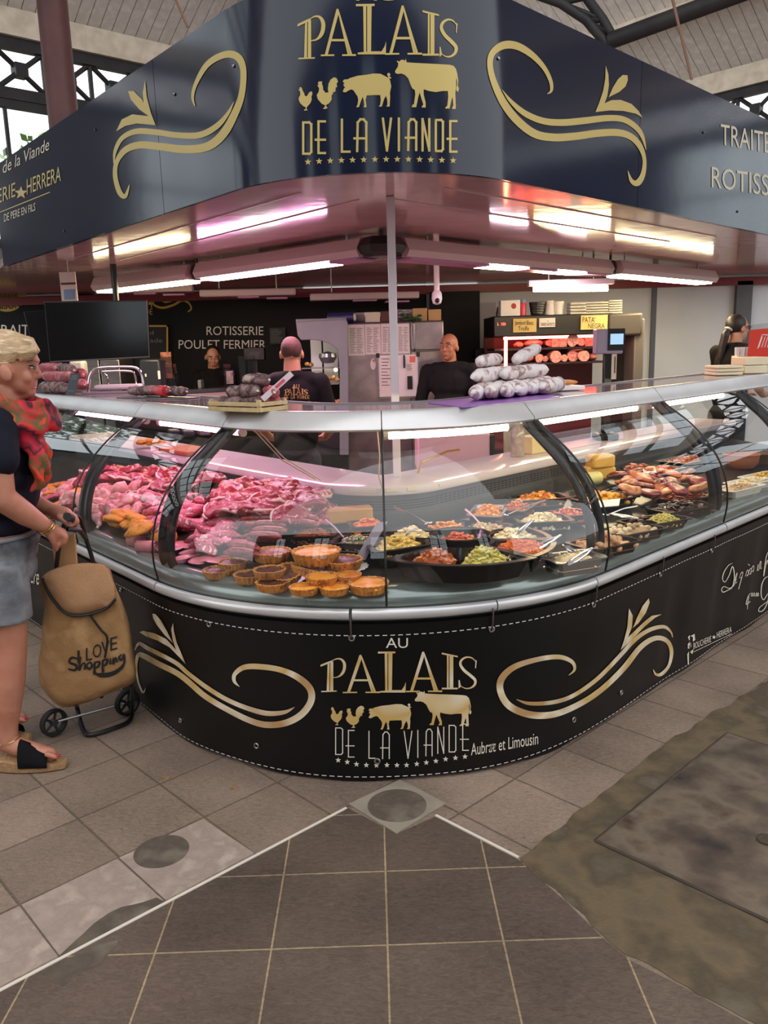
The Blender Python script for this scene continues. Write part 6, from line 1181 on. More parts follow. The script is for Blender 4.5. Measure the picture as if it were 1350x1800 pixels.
tongs(895, 950, 937, 915, 'steel tongs propped in the pale macaroni tray', .05, .13); tongs(928, 972, 985, 942, 'steel tongs lying across the grated carrot tray', .07, .1); tongs(1025, 978, 990, 960, 'steel tongs lying in the steel tray by the second rib', .05, .08); tongs(1000, 992, 1040, 965, 'second pair of steel tongs in the steel tray by the rib', .055, .1); tongs(1075, 905, 1120, 912, 'steel tongs resting across the cauliflower tray', .055, .07)
g = G(); a, b = deck(632, 985, .03), deck(672, 918, .13); n_ = V((.02, .006, 0)); g.ext([a-n_, a+n_, b+n_, b-n_], (0, -.002, -.002)); g.obj('plastic_spatula', M('grey_mauve_plastic', (112, 96, 108), rough=.3), label='grey plastic divider leaning against the centre glass joint', cat='divider', smooth=0)
# things on the work shelf
def shelf(px, py, z=.927): return atZ(px, py, z)
g = G(); p = shelf(268, 792, 1.0); o = G(); P = [shelf(205, 792), shelf(290, 815), shelf(330, 800), shelf(262, 778)]
for i, (px, py, lb) in enumerate(((235, 741, 'left black payment terminal on the work shelf'), (262, 744, 'middle black payment terminal on the work shelf'), (292, 745, 'right grey payment terminal on the work shelf'))):
    pass
bd = atZ(330, 795, .93); g = G(); g.box(bd+V((0, 0, .012)), (.34, .2, .024), radians(-48)); g.obj('cutting_board', M('red_brown_board', (172, 84, 62), (156, 72, 52), rough=.5, scale=5), label='red brown cutting board on the work shelf behind the left case', cat='cutting board', bev=.006)
c = atZ(265, 786, .93); g = G(); R_ = random.Random(6)
for k in range(16): g.sph(c+V((R_.uniform(-.07, .07), R_.uniform(-.03, .03), .02+R_.random()*.02)), (.035, .022, .012), Matrix.Rotation(R_.random()*6, 3, 'Z'), nu=10, nv=6)
g.obj('orange_cloth', M('ochre_cloth', (206, 140, 40), (186, 118, 30), rough=.8, scale=9), label='crumpled ochre cloth on the work shelf behind the left case', cat='cloth')
for i, (px, py, c_, lb) in enumerate(((306, 765, (40, 40, 46), 'left dark card terminal on the work shelf under the lit tube'), (331, 766, (50, 50, 58), 'middle dark card terminal on the work shelf under the lit tube'), (358, 764, (110, 104, 104), 'right grey card terminal on the work shelf under the lit tube'))):
    c = atZ(px, py, .935); t = thing('card_terminal', c, lb, 'card terminal', 'card terminals on the work shelf'); g = G(); g.box(c+V((0, 0, .02)), (.075, .13, .04), .35); g.obj('body', M('terminal%d' % i, c_, rough=.35), t, bev=.008); g = G(); g.box(c+V((-.005, -.0, .0405)), (.055, .07, .003), .35); g.obj('screen', M('terminal_screen', (150, 160, 160), rough=.2), t)
# ------------------------------------------------------------------ on the counter top
ZTOP = 1.2745
def top(px, py, h=0.0): return atZ(px, py, ZTOP+h)
DRY = M('dry_sausage_dark', (84, 52, 50), (150, 120, 116), (60, 36, 36), (176, 150, 146), rough=.6, scale=16, detail=5, bump=.6, bscale=45); DRYW = M('white_mould_sausage', (216, 206, 204), (226, 218, 216), (150, 110, 108), (200, 188, 186), rough=.7, scale=18, detail=4, pos=[.3, .5, .62, .7], bump=.6, bscale=60); DRYP = M('pink_sausage', (196, 92, 100), (150, 70, 76), (216, 150, 152), rough=.4, scale=18, bump=.4, bscale=40)
def drysaus(a, b, r, mat, lb, grp, bend=.0, seed=1):
    d = b-a; n = 12; side = V((-d.y, d.x, 0)).normalized(); g = G(); P = []; rs = []
    for i in range(n+1):
        t = i/n; e = (2*t-1); P.append(a+d*t+side*bend*(1-e*e)); rs.append(r*(max(.12, 1-abs(e)**6)**.5)*(1+.06*sin(i*2.1+seed)))
    g.tube(P, rs, 16); g.v = [v+noise.noise_vector(v*38)*.004 for v in g.v]; g2 = g.obj('dry_sausage', mat, None, lb, 'sausage', grp, smooth=80)
    e = G(); q = P[-1]; e.tube([q-d.normalized()*.004, q+d.normalized()*.006], [.006, .004], 8); e.obj('tied_end', M('butcher_string'), g2); return g2
# purple board with white sausages
pb = [top(752, 709), top(800, 716), top(905, 706), top(960, 700), top(880, 693), top(812, 702)]
g = G(); A = top(752, 709); B = top(812, 717); d = (B-A); n_ = V((-d.y, d.x, 0)).normalized(); g.ext([A, B, top(985, 699), top(935, 688)], (0, 0, .004)); g.obj('purple_board', M('purple_board', (150, 106, 176), rough=.3), label='thin purple board under the pile of white sausages', cat='board', smooth=0)
WG = 'white mould covered sausages on the purple board'
def T(px, py, h): return top(px, py, h)
row = [(832, 709, 868, 695), (858, 707, 892, 693), (884, 705, 918, 691), (908, 702, 942, 688), (930, 699, 962, 686), (952, 697, 982, 689)]
for i, (x0, y0, x1, y1) in enumerate(row):
    a, b = T(x0, y0, 0), T(x1, y1, 0); a.z = b.z = ZTOP+.0385; drysaus(a, b+(b-a)*.15, .033, DRYW, ['leftmost white dusty sausage of the bottom row on the purple board', 'second white sausage from the left in the bottom row', 'third white sausage from the left in the bottom row', 'fourth white sausage from the left in the bottom row', 'fifth white sausage from the left in the bottom row', 'rightmost white sausage of the bottom row on the board'][i], WG, 0, i)
for i, (x0, y0, x1, y1, h, lb) in enumerate(((832, 705, 905, 692, .098, 'white sausage lying across the left of the bottom row'), (880, 699, 962, 690, .1, 'white sausage lying across the right of the bottom row'), (842, 702, 880, 694, .155, 'white sausage with a red brown patch on top of the left side'), (905, 696, 948, 688, .152, 'uppermost white sausage pointing up to the right'))):
    a, b = T(x0, y0, 0), T(x1, y1, 0); a.z = ZTOP+h; b.z = ZTOP+h+(.05 if i == 3 else .004); drysaus(a, b, .03 if i < 2 else .026, DRYW, lb, WG, .01, i+9)
# wooden crate with dark sausages and a clear scoop
CR = M('crate_wood', (206, 186, 140), (190, 166, 118), rough=.7, scale=7, stretch=(1, 6, 6)); A = top(368, 722); B = top(456, 725); d = (B-A).normalized(); n_ = V((-d.y, d.x, 0)); W_ = (B-A).length; D_ = .15
ct = thing('wooden_crate', A+d*W_/2+n_*D_/2, 'small pale wooden crate holding dark dry sausages on the counter', 'crate')
def slat(l0, l1, d0, d1, z0, z1): g = G(); g.ext([A+d*l0+n_*d0+Z_*(z0), A+d*l1+n_*d0+Z_*z0, A+d*l1+n_*d1+Z_*z0, A+d*l0+n_*d1+Z_*z0], (0, 0, z1-z0)); return g
slat(0, W_, 0, D_, .0, .004).obj('base', CR, ct, smooth=0)
for (a_, b_, c_, e_, z0, z1) in ((0, W_, -.005, 0, .0, .016), (0, W_, -.005, 0, .021, .036), (0, W_, D_, D_+.005, .0, .016), (0, W_, D_, D_+.005, .021, .036), (-.005, 0, 0, D_, 0, .016), (-.005, 0, 0, D_, .021, .036), (W_, W_+.005, 0, D_, 0, .016), (W_, W_+.005, 0, D_, .021, .036)): slat(a_, b_, c_, e_, z0, z1).obj('slat', CR, ct, smooth=0, bev=.001)
for l in (0.0, W_-.014):
    for q in (0.0, D_-.014): slat(l, l+.014, q, q+.014, .0, .045).obj('corner_post', CR, ct, smooth=0)
DG = 'dark dry sausages in the wooden crate'
for i, (x, y, z, L_, rz, mt, lb) in enumerate(((.05, .06, .03, .13, .3, DRY, 'dark sausage at the left end of the wooden crate'), (.14, .05, .03, .12, -.2, DRY, 'dark sausage at the right front of the wooden crate'), (.08, .11, .03, .13, .1, DRYP, 'reddish sausage at the left back of the crate'), (.17, .1, .032, .1, .5, DRYP, 'pinkish red sausage at the right end of the crate'), (.12, .06, .075, .12, -.1, DRY, 'grey sausage in the middle layer of the crate'), (.07, .08, .07, .1, .7, DRY, 'dusty grey sausage leaning at the left of the crate'), (.14, .08, .115, .12, .2, DRY, 'dark brown sausage on the very top of the crate heap'), (.19, .09, .07, .09, -.4, DRYP, 'bright pink sausage at the upper right of the crate'))):
    c = A+d*min(x*W_/.21, W_-.03)+n_*y; c.z = ZTOP+z; e = (d*cos(rz)+n_*sin(rz))*L_/2; drysaus(c-e, c+e, .024, mt, lb, DG, .008, i)
sc_ = thing('clear_scoop', A+d*W_, 'long translucent spatula sticking out of the crate to the upper right', 'spatula'); p0 = A+d*(W_-.02)+n_*.04+Z_*.045; p1 = atY(513, 656, p0.y+.02); g = G(); ax = (p1-p0).normalized(); wv = V((0, 1, 0)).cross(ax).normalized()*.011; g.ext([p0-wv, p1-wv, p1+wv, p0+wv], (0, .002, .0)); g.obj('blade', M('milky_plastic', (206, 186, 190), rough=.25), sc_, smooth=0)
q0, q1 = p0.lerp(p1, .45), p0.lerp(p1, .75); g = G(); g.ext([q0-wv*.5-V((0, .0015, 0)), q1-wv*.5-V((0, .0015, 0)), q1+wv*.5-V((0, .0015, 0)), q0+wv*.5-V((0, .0015, 0))], (0, .001, 0)); g.obj('red_print', M('pink_red_print', (196, 70, 90), rough=.4), sc_, smooth=0)
# tray of sausages further left
p, q = top(226, 699), top(316, 701); d = (q-p).normalized(); n_ = V((-d.y, d.x, 0)); g = G(); g.ext([p-n_*.04-d*.05, q-n_*.04+d*.05, q+n_*.09+d*.05, p+n_*.09-d*.05], (0, 0, .005)); g.obj('steel_platter', STEEL, label='flat steel platter with bagged sausages left of the crate', cat='platter', smooth=0, bev=.002)
for i, (f0, f1, o, h, mt, lb) in enumerate(((.0, .45, .0, .03, DRY, 'brown sausage at the left end of the steel platter'), (.3, .8, .01, .032, DRYP, 'reddish brown sausage in the middle of the platter'), (.55, 1.05, .03, .028, DRY, 'brown sausage at the right end of the platter'), (.1, .6, .06, .03, DRY, 'brown sausage at the back of the platter'))):
    a, b = p.lerp(q, f0)+n_*o, p.lerp(q, f1)+n_*o; a.z = b.z = ZTOP+.006+h; drysaus(a, b, .025, mt, lb, 'sausages on the steel platter', .01, i)
c = p.lerp(q, .72)-n_*.0; g = G(); g.tube([c+Z_*.036-d*.02, c+Z_*.036+d*.012], [.0275, .0275], 16); g.obj('red_band', M('red_band', (206, 44, 50), rough=.4), label='red paper band round the middle platter sausage', cat='band')
# bagged sausages with a dark card
bp = top(105, 692); BGm = glass('clear_bag', (.92, .9, .9), 1.4)
for i, (x0, y0, x1, y1, h, mt, lb) in enumerate(((70, 692, 122, 694, .04, DRY, 'grey sausage at the bottom of the heap beside the womans face'), (78, 688, 132, 691, .1, DRYP, 'red sausage in the middle of the heap beside the womans face'), (76, 686, 106, 688, .15, DRYP, 'red sausage at the top left of the heap behind the dark card'), (96, 686, 134, 690, .155, DRY, 'grey red sausage slanting at the top of the heap'), (128, 689, 150, 691, .05, DRYP, 'red sausage at the right end behind the dark card'), (130, 688, 150, 689, .11, DRYP, 'upper red sausage at the right end behind the dark card'))):
    a, b = top(x0, y0), top(x1, y1); a.z = ZTOP+h; b.z = ZTOP+h-.01*(i == 3)*2; drysaus(a, b, .034, mt, lb, 'sausages beside the woman', .01, i+3)
cq = [top(121, 694, .0), top(137, 694, .0)]; a, b = cq; u_ = (b-a); g = G(); g.ext([a-V((0, .05, 0)), b-V((0, .05, 0)), b-V((0, .02, 0))+V((.03, 0, .125)), a-V((0, .02, 0))+V((.03, 0, .125))], (0, .004, 0)); t = g.obj('dark_card', M('dark_slate_card', (38, 42, 52), rough=.4), label='dark upright card leaning on the sausage heap', cat='card', smooth=0)
lc = lambda x, y: a.lerp(b, x)-V((0, .05-.03*y, 0))+V((.03*y, -.002, .125*y))
F = Flat(); [F.line([(.2, .88-.07*k), (.8, .88-.07*k)], .02) for k in range(3)]; F.line([(.2, .2), (.8, .2)], .02); F.build('print', lc, M('chalk'), t)
# chrome guard of the wrapping stand
gd = top(170, 695); t = thing('wrapping_stand', gd, 'pink lit stand with bent chrome tubes for wrapping paper behind the counter top', 'wrapping stand'); Yg = gd.y+.25; z0 = ZTOP
pts = [(156, 700), (157, 668), (164, 652), (180, 646), (232, 645), (246, 652), (252, 672), (254, 684)]
g = G(); P = catmull([tuple(atY(x, y, Yg)) for x, y in pts], 4); g.tube(P, .009, 10); g.obj('chrome_tube', M('chrome', (220, 200, 204), rough=.08, metal=1), t)
g = G(); g.tube(catmull([tuple(atY(x, y, Yg+.05)) for x, y in ((180, 653), (188, 662), (190, 684))], 4), .006, 8); g.tube(catmull([tuple(atY(x, y, Yg+.05)) for x, y in ((180, 653), (228, 652), (238, 662), (240, 684))], 4), .006, 8); g.obj('inner_tube', M('chrome'), t)
g = G(); pbox(g, 163, 676, 246, 686, Yg+.02, .1); g.obj('paper_roll', M('pink_white_paper', (226, 196, 204), rough=.5), t, bev=.03); g = G(); pbox(g, 160, 690, 252, 697, Yg-.06, .1); g.obj('paper_sheet', M('pink_white_paper'), t)
g = G(); p = atY(206, 699, Yg); g.box((p.x, p.y-.03, ZTOP+.005), (.36, .12, .009)); g.obj('base', M('mauve_base', (150, 126, 136), rough=.4), t)
# ham on a small board right of the sausages
bd = top(1003, 691); g = G(); g.box(bd+V((0, .22, .012)), (.2, .12, .02), .3); g.obj('white_board', M('white_lit_board', (236, 224, 220), rough=.3), label='small white board lit red behind the right sausages', cat='board', bev=.004)
g = G(); g.sph(bd+V((.03, .24, .036)), (.06, .03, .013), nu=18, nv=8); g.obj('yellow_ham', M('golden_ham', (196, 126, 56), (216, 150, 84), rough=.4, scale=20), label='golden slice of ham on the small white board', cat='ham')
# containers and red leaflet stand at the right edge
IV = M('ivory_tub', (226, 214, 180), (214, 200, 164), rough=.45, scale=4)
def tubpx(nm, x0, x1, y0, y1, h, mat, lb, n=1, dep=.2, cat='tubs'):
    p = top((x0+x1)/2, y1); Y = p.y; a, b = atY(x0, y1, Y), atY(x1, y1, Y); hh = atY(x0, y0, Y).z-ZTOP; t = thing(nm, V(((a.x+b.x)/2, Y+dep/2, ZTOP)), lb, cat)
    for k in range(n): g = G(); g.box(((a.x+b.x)/2+.004*(k % 2), Y+dep/2, ZTOP+hh*(k+.5)/n), (b.x-a.x, dep, hh/n-.003)); g.obj('tub', mat, t, bev=.004)
    return Y, hh
tubpx('container_stack', 1260, 1306, 643, 660, 0, IV, 'low stack of ivory containers on the right counter top', 3)
tubpx('container_stack', 1308, 1349, 628, 657, 0, IV, 'taller stack of ivory containers at the right edge of the photo', 2)
tubpx('container_stack', 1283, 1307, 622, 642, 0, M('mauve_tub', (186, 166, 166), rough=.45), 'mauve grey container behind the low ivory stack', 1, .12) if False else None
Y, hh = 5.6, 0
p = top(1330, 652); Yr = p.y+.32; q = [atY(1314, 577, Yr), atY(1372, 570, Yr), atY(1372, 640, Yr), atY(1306, 640, Yr)]; zb0 = ZTOP
t = thing('leaflet_stand', V((q[0].x, Yr, ZTOP)), 'clear stand with a bright red leaflet at the right edge', 'leaflet stand'); g = G(); g.ext([V((v.x, Yr, v.z if i < 2 else ZTOP)) for i, v in enumerate([q[0]+Z_*.02, q[1]+Z_*.02, q[2], q[3]])], (0, .006, 0)); g.obj('holder', ACR, t, smooth=0)
g = G(); g.ext([V((v.x, Yr-.004, v.z)) for v in (atY(1318, 580, Yr), atY(1372, 575, Yr), atY(1372, 640, Yr), atY(1312, 640, Yr))], (0, .003, 0)); lf = g.obj('red_leaflet', M('bright_red_card', (206, 48, 26), rough=.5), t, smooth=0)
F = Flat(); F.line([(1332, 612), (1340, 588), (1362, 590)], 1.4); [F.line([(1334+5*k, 610), (1340+5*k, 592)], 1.1) for k in range(5)]; F.build('white_drawing', lambda x, y: atY(x, y, Yr-.0055), WHITEP, lf)
t = thing('cup_rack', top(1340, 648)+V((0, .22, 0)), 'row of white cups lying in front of the red leaflet', 'cups'); p = top(1340, 648)+V((0, .2, 0)); g = G(); g.box(V((p.x, p.y, ZTOP+.045)), (.24, .1, .09)); g.obj('base', IV, t, bev=.004)
for k in range(6): g = G(); c = V((p.x-.1+.04*k, p.y-.0, ZTOP+.09)); g.lathe([(.016, 0), (.018, .06), (.015, .062)], c, 12); g.obj('cup', WHITEP, t)
# bottle and pale board seen through the right glass
c = plan(1.72, .98, .927); g = G(); g.lathe([(.035, 0), (.037, .005), (.036, .05), (.034, .06), (.037, .07), (.035, .13), (.02, .16), (.016, .19)], c, 20, None); g.obj('water_bottle', M('clear_ribbed', (186, 170, 160), (150, 136, 128), rough=.12, scale=30), label='ribbed clear bottle on the work shelf behind the right glass', cat='bottle')
c = plan(1.88, 1.0, .927); g = G(); g.box(c+V((0, 0, .045)), (.12, .1, .09), .7); g.obj('pale_box', M('pale_yellow_box', (226, 206, 150), rough=.6), label='pale yellow box beside the ribbed bottle on the shelf', cat='box', bev=.004)
c = plan(2.35, 1.35, 0); g = G(); g.box((c.x, c.y+.2, .96), (.3, .05, .34), .6); t = g.obj('folding_chair', M('beige_chair', (176, 166, 138), rough=.6), label='beige chair back behind the right glass', cat='chair', bev=.02)
for sx in (-.13, .13): g = G(); g.cyl((c.x+sx, c.y+.2+sx*.6, 0), (c.x+sx, c.y+.2+sx*.6, .82), .014, n=8); g.obj('leg', STEEL, t)
g = G(); g.box((c.x-.08, c.y+.36, .46), (.32, .34, .03), .6); g.obj('seat', M('beige_chair'), t, bev=.01)
# machine under the scale and pink cabinet behind the work shelf
c = atY(800, 800, 4.9); g = G(); pbox(g, 735, 763, 862, 835, 5.0, .5); t = g.obj('pink_cabinet', M('pink_white_cabinet', (226, 176, 184), rough=.3), label='pale pink lit cabinet seen through the glass right of the post', cat='cabinet', bev=.01)
g = G(); a, b = atY(862, 765, 4.99), atY(868, 835, 4.99); pbox(g, 863, 765, 870, 835, 4.99, .1); g.obj('side_strip', BLACKP, t)
g = G(); p = plan(1.0, 1.02, .927); g.tube([p, p+V((.02, 0, .05)), p+V((.14, .05, .09)), p+V((.2, .1, .09))], .006, 8); g.obj('brass_handle', M('brass', (206, 166, 76), rough=.25, metal=.9), label='bent brass handled knife rest on the right work shelf', cat='handle')
# ------------------------------------------------------------------ people
from mathutils.bvhtree import BVHTree
def fused(nm, g, mat, par, vox=.008, sm=4, c=None, label=None, noise_amp=0, post=None):
    me = bpy.data.meshes.new(nm); me.from_pydata([tuple(p) for p in g.v], [], g.f); o = bpy.data.objects.new(nm, me); COL.objects.link(o)
    r = o.modifiers.new('r', 'REMESH'); r.mode = 'VOXEL'; r.voxel_size = vox; s = o.modifiers.new('s', 'SMOOTH'); s.iterations = sm; s.factor = .5
    m2 = bpy.data.meshes.new_from_object(o.evaluated_get(bpy.context.evaluated_depsgraph_get())); bpy.data.objects.remove(o); bpy.data.meshes.remove(me)
    c = V(c) if c is not None else WL[par.name]
    for v in m2.vertices:
        p = v.co.copy()
        if noise_amp: p += noise.noise_vector(p*14)*noise_amp+noise.noise_vector(p*34)*noise_amp*.4
        if post: p = post(p)
        v.co = p-c
    m2.name = nm; return link(nm, m2, mat, c, par, label, smooth=170)
SKIN1 = M('fair_skin', (176, 114, 90), (186, 126, 102), (164, 102, 80), rough=.5, scale=9, sss=.0); SKIN2 = M('tan_skin', (150, 96, 66), (162, 108, 76), rough=.5, scale=9); SKIN3 = M('warm_skin', (186, 130, 100), (196, 142, 112), rough=.5, scale=9)
BLKC = M('black_cotton', (17, 16, 17), (22, 21, 22), rough=.85, scale=14, bump=.2, bscale=30, spec=.2); DARKT = M('dark_trousers', (30, 30, 36), rough=.85)
HAIRD = M('dark_hair', (24, 18, 16), (42, 30, 24), rough=.5, scale=30, stretch=(6, 6, 1)); HAIRB = M('blonde_hair', (212, 186, 146), (176, 144, 106), (230, 210, 176), rough=.5, scale=30, stretch=(.6, 3, 3), bump=.4, bscale=60); HAIRS = M('shaved_hair', (70, 46, 40), (88, 58, 48), rough=.8, scale=60); BEARD = M('grey_stubble', (96, 66, 50), (110, 78, 60), rough=.8, scale=60)
EYEW = M('eye_white', (222, 214, 206), rough=.3); EYED = M('eye_dark', (30, 20, 16), rough=.2); LIPM = M('lips', (168, 92, 84), rough=.4)
def figure(nm, lb, hx, hy, Y, rz, skin, shirt, hair, arms, hairfn, scale=None, pants=DARKT, turn=0, female=False, tilt=0, stub=False, sleeve=.55, lean=0):
    hc0 = atY(hx, hy, Y); k = scale or hc0.z/1.62; root = thing(nm, (hc0.x, hc0.y, 0), lb, 'person'); R = Matrix.Rotation(rz, 3, 'Z'); Rh = Matrix.Rotation(rz+turn, 3, 'Z')@Matrix.Rotation(tilt, 3, 'X')
    P = lambda x, y, z: V((hc0.x, hc0.y, 0))+R@V((x*k, (y-lean*max(0, z-.9))*k, z*k))
    H0 = P(0, 0, 1.62); hd = lambda x, y, z: H0+Rh@V((x*k, y*k, z*k)); sw = .17 if female else .195
    g = G()
    g.sph(hd(0, .012, .03), (.073*k, .092*k, .088*k), Rh, 20, 14); g.sph(hd(0, -.03, -.045), (.056*k, .058*k, .062*k), Rh); g.sph(hd(0, -.06, -.088), (.028*k, .022*k, .02*k), Rh); g.cap(hd(0, -.088, .012), hd(0, -.104, -.022), .009*k, .013*k); g.sph(hd(0, -.083, -.058), (.022*k, .012*k, .012*k), Rh)
    for s in (-1, 1): g.sph(hd(s*.076, .012, -.008), (.010*k, .020*k, .030*k), Rh); g.sph(hd(s*.035, -.06, -.02), (.024*k, .022*k, .022*k), Rh); g.sph(hd(s*.03, -.078, .03), (.026*k, .012*k, .009*k), Rh)
    g.cap(P(0, .02, 1.56), P(0, .025, 1.45), .058*k, .066*k); g.sph(P(0, .02, 1.28), (.15*k, .1*k, .17*k), R); g.sph(P(0, .01, 1.02), (.14*k, .1*k, .15*k), R)
    sg_ = G(); sg_.sph(P(0, .02, 1.32), ((sw-.01)*k, .118*k, .16*k), R); sg_.sph(P(0, .01, 1.08), (.165*k, .122*k, .2*k), R); sg_.sph(P(0, .01, .9), (.165*k, .12*k, .08*k), R)
    sg_.cap(P(-sw*.6, .02, 1.44), P(sw*.6, .02, 1.44), .062*k, .062*k); sg_.sph(P(0, .025, 1.475), (.085*k, .08*k, .05*k), R)
    for s, (el, wr, fdir) in zip((-1, 1), arms):
        sh = P(s*sw, .02, 1.425); e, w_ = P(*el), P(*wr); fd = (R@V(fdir)).normalized(); g.cap(sh, e, .046*k, .038*k); g.cap(e, w_, .038*k, .027*k)
        pa = w_+fd*.05*k; side = fd.cross(V((0, 0, 1))).normalized() if abs(fd.z) < .9 else V((1, 0, 0)); up = side.cross(fd)
        g.cap(w_, pa, .027*k, .03*k)
        for j, (o, L_) in enumerate(((-.027, .066), (-.009, .076), (.009, .072), (.027, .056))): b_ = pa+side*o*k+fd*.02*k; m_ = b_+fd*L_*.5*k-up*.008*k; g.cap(b_, m_, .0095*k, .009*k, 8); g.cap(m_, m_+fd*L_*.4*k-up*.022*k, .009*k, .0075*k, 8)
        b_ = w_+fd*.03*k+side*s*.03*k; g.cap(b_, b_+(fd*.8+side*s*.7).normalized()*.05*k, .012*k, .009*k, 8)
        m_ = sh.lerp(e, sleeve/.55*.78); sg_.cap(sh, m_, .064*k, .056*k)
    pg = G(); pg.sph(P(0, .01, .9), (.16*k, .115*k, .12*k), R)
    for s in (-1, 1):
        hp, kn, an = P(s*.09, .01, .88), P(s*.10, -.01, .48), P(s*.1, .02, .07); g.cap(hp, kn, .075*k, .052*k); g.cap(kn, an, .05*k, .036*k); pg.cap(hp, kn, .088*k, .066*k); pg.cap(kn, P(s*.1, .02, .10), .064*k, .056*k)
        sh_ = G(); sh_.cap(P(s*.1, .05, .045), P(s*.105, -.13, .034), .045*k, .034*k); sh_.v = [V((v.x, v.y, max(v.z, .001))) for v in sh_.v]; fused('shoe', sh_, BLACKP, root, .012, 2)
        g.cap(an, P(s*.105, -.1, .05), .03*k, .022*k)
    body = fused('body', g, skin, root, .0075*k, 3)
    st = fused('shirt', sg_, shirt, root, .011, 5, noise_amp=.004); fused('trousers', pg, pants, root, .014, 4)
    for s in (-1, 1): e_ = G(); e_.sph(hd(s*.030, -.0775, .012), (.012*k, .006*k, .0065*k), Rh, 10, 8); eo = e_.obj('eye', EYEW, root); i_ = G(); i_.sph(hd(s*.030, -.082, .012), (.0058*k, .004*k, .0058*k), Rh, 8, 6); i_.obj('iris', EYED, eo); b_ = G(); b_.tube([hd(s*.014, -.092, .036), hd(s*.03, -.092, .042), hd(s*.05, -.078, .036)], [.003*k, .004*k, .002*k], 6); b_.obj('eyebrow', HAIRD, root)
    l_ = G(); l_.sph(hd(0, -.0925, -.056), (.02*k, .005*k, .004*k), Rh, 10, 6); l_.sph(hd(0, -.0915, -.064), (.017*k, .005*k, .0045*k), Rh, 10, 6); l_.obj('lips', LIPM, root)
    if hairfn: hg = G(); hairfn(hg, hd, Rh, k, P); fused('hair', hg, hair, root, .006, 2, noise_amp=.002)
    return root, st, hd
def cap_hair(hg, hd, Rh, k, P): hg.sph(hd(0, .022, .036), (.076*k, .088*k, .087*k), Rh, 20, 14)
def onmesh(o):
    m = o.matrix_world if False else Matrix.Translation(WL[o.name]); bv = BVHTree.FromPolygons([m@v.co for v in o.data.vertices], [tuple(p.vertices) for p in o.data.polygons])
    def f(px, py):
        d = ray(px, py).normalized(); h = bv.ray_cast(CAM, d); return (h[0]-d*.004) if h[0] is not None else CAM+d*((WL[o.name].y-.1)/d.y)
    return f
# seller facing away
r1, s1, _ = figure('person', 'man facing away in a black T-shirt with gold lettering on his back, behind the crate', 513, 622, 5.2, pi, SKIN3, BLKC, HAIRS, (((-.27, .03, 1.12), (-.2, -.2, 1.02), (.3, -1, -.1)), ((.27, .03, 1.12), (.2, -.2, 1.02), (-.3, -1, -.1))), lambda hg, hd, Rh, k, P: hg.sph(hd(0, .024, .034), (.0745*k, .084*k, .085*k), Rh, 20, 14))
f = onmesh(s1); F = Flat(); F.textbox('AU', 514, 526, 683, 8); palais(F, [(499, 507, 684, 694), (506, 514, 683, 694), (514, 521, 681, 694), (521, 529, 682, 694), (529, 534, 683, 693), (534, 541, 685, 693)], 1.2)
skinny(F, [(c, 500+3.7*i, 503+3.7*i, 695, 701) for i, c in enumerate('DE LA VIANDE') if c != ' '], .7); F.ribbon([(497, 708, .6), (505, 706, .9), (512, 709, .9), (522, 706, .9), (532, 708, .9), (545, 705, .6)]).ribbon([(511, 714, .6), (518, 711, .9), (526, 714, .9), (536, 711, .6)])
F.build('lettering', f, M('dull_gold_print', (176, 140, 80), rough=.6), s1, 8)
# seller by the fridge
def stubble(hg, hd, Rh, k, P): hg.sph(hd(0, -.036, -.058), (.056*k, .054*k, .048*k), Rh, 18, 12)
r2, s2, h2 = figure('person', 'bald man in a black polo shirt standing by the steel fridge', 789, 611, 6.5, radians(-14), SKIN2, BLKC, BEARD, (((-.27, .02, 1.1), (-.08, -.26, 1.0), (.9, -.6, 0)), ((.27, .03, 1.1), (.2, -.2, .98), (-.5, -1, 0))), None, turn=radians(-14), sleeve=.55)
for s in (-1, 1): g = G(); K = WL[r2.name]; q = h2(s*.032, -.04, -.16); g.add([h2(0, -.075, -.215), h2(s*.02, -.06, -.165), h2(s*.062, -.02, -.14), h2(s*.075, -.045, -.20)], [(0, 1, 2, 3)]); o = g.obj('collar', BLKC, r2, smooth=0); m_ = o.modifiers.new('t', 'SOLIDIFY'); m_.thickness = .006
# seller low behind the back counter
r3, s3, _ = figure('person', 'dark haired seller in black looking down under the white wall lettering', 374, 628, 7.85, radians(4), SKIN3, BLKC, HAIRD, (((-.22, -.05, 1.12), (-.12, -.25, 1.02), (.4, -1, -.2)), ((.22, -.05, 1.12), (.12, -.25, 1.02), (-.4, -1, -.2))), lambda hg, hd, Rh, k, P: (hg.sph(hd(0, .026, .042), (.079*k, .09*k, .084*k), Rh, 20, 14), hg.sph(hd(0, .09, .05), (.04*k, .04*k, .04*k), Rh)), female=True, tilt=radians(18), turn=radians(12))
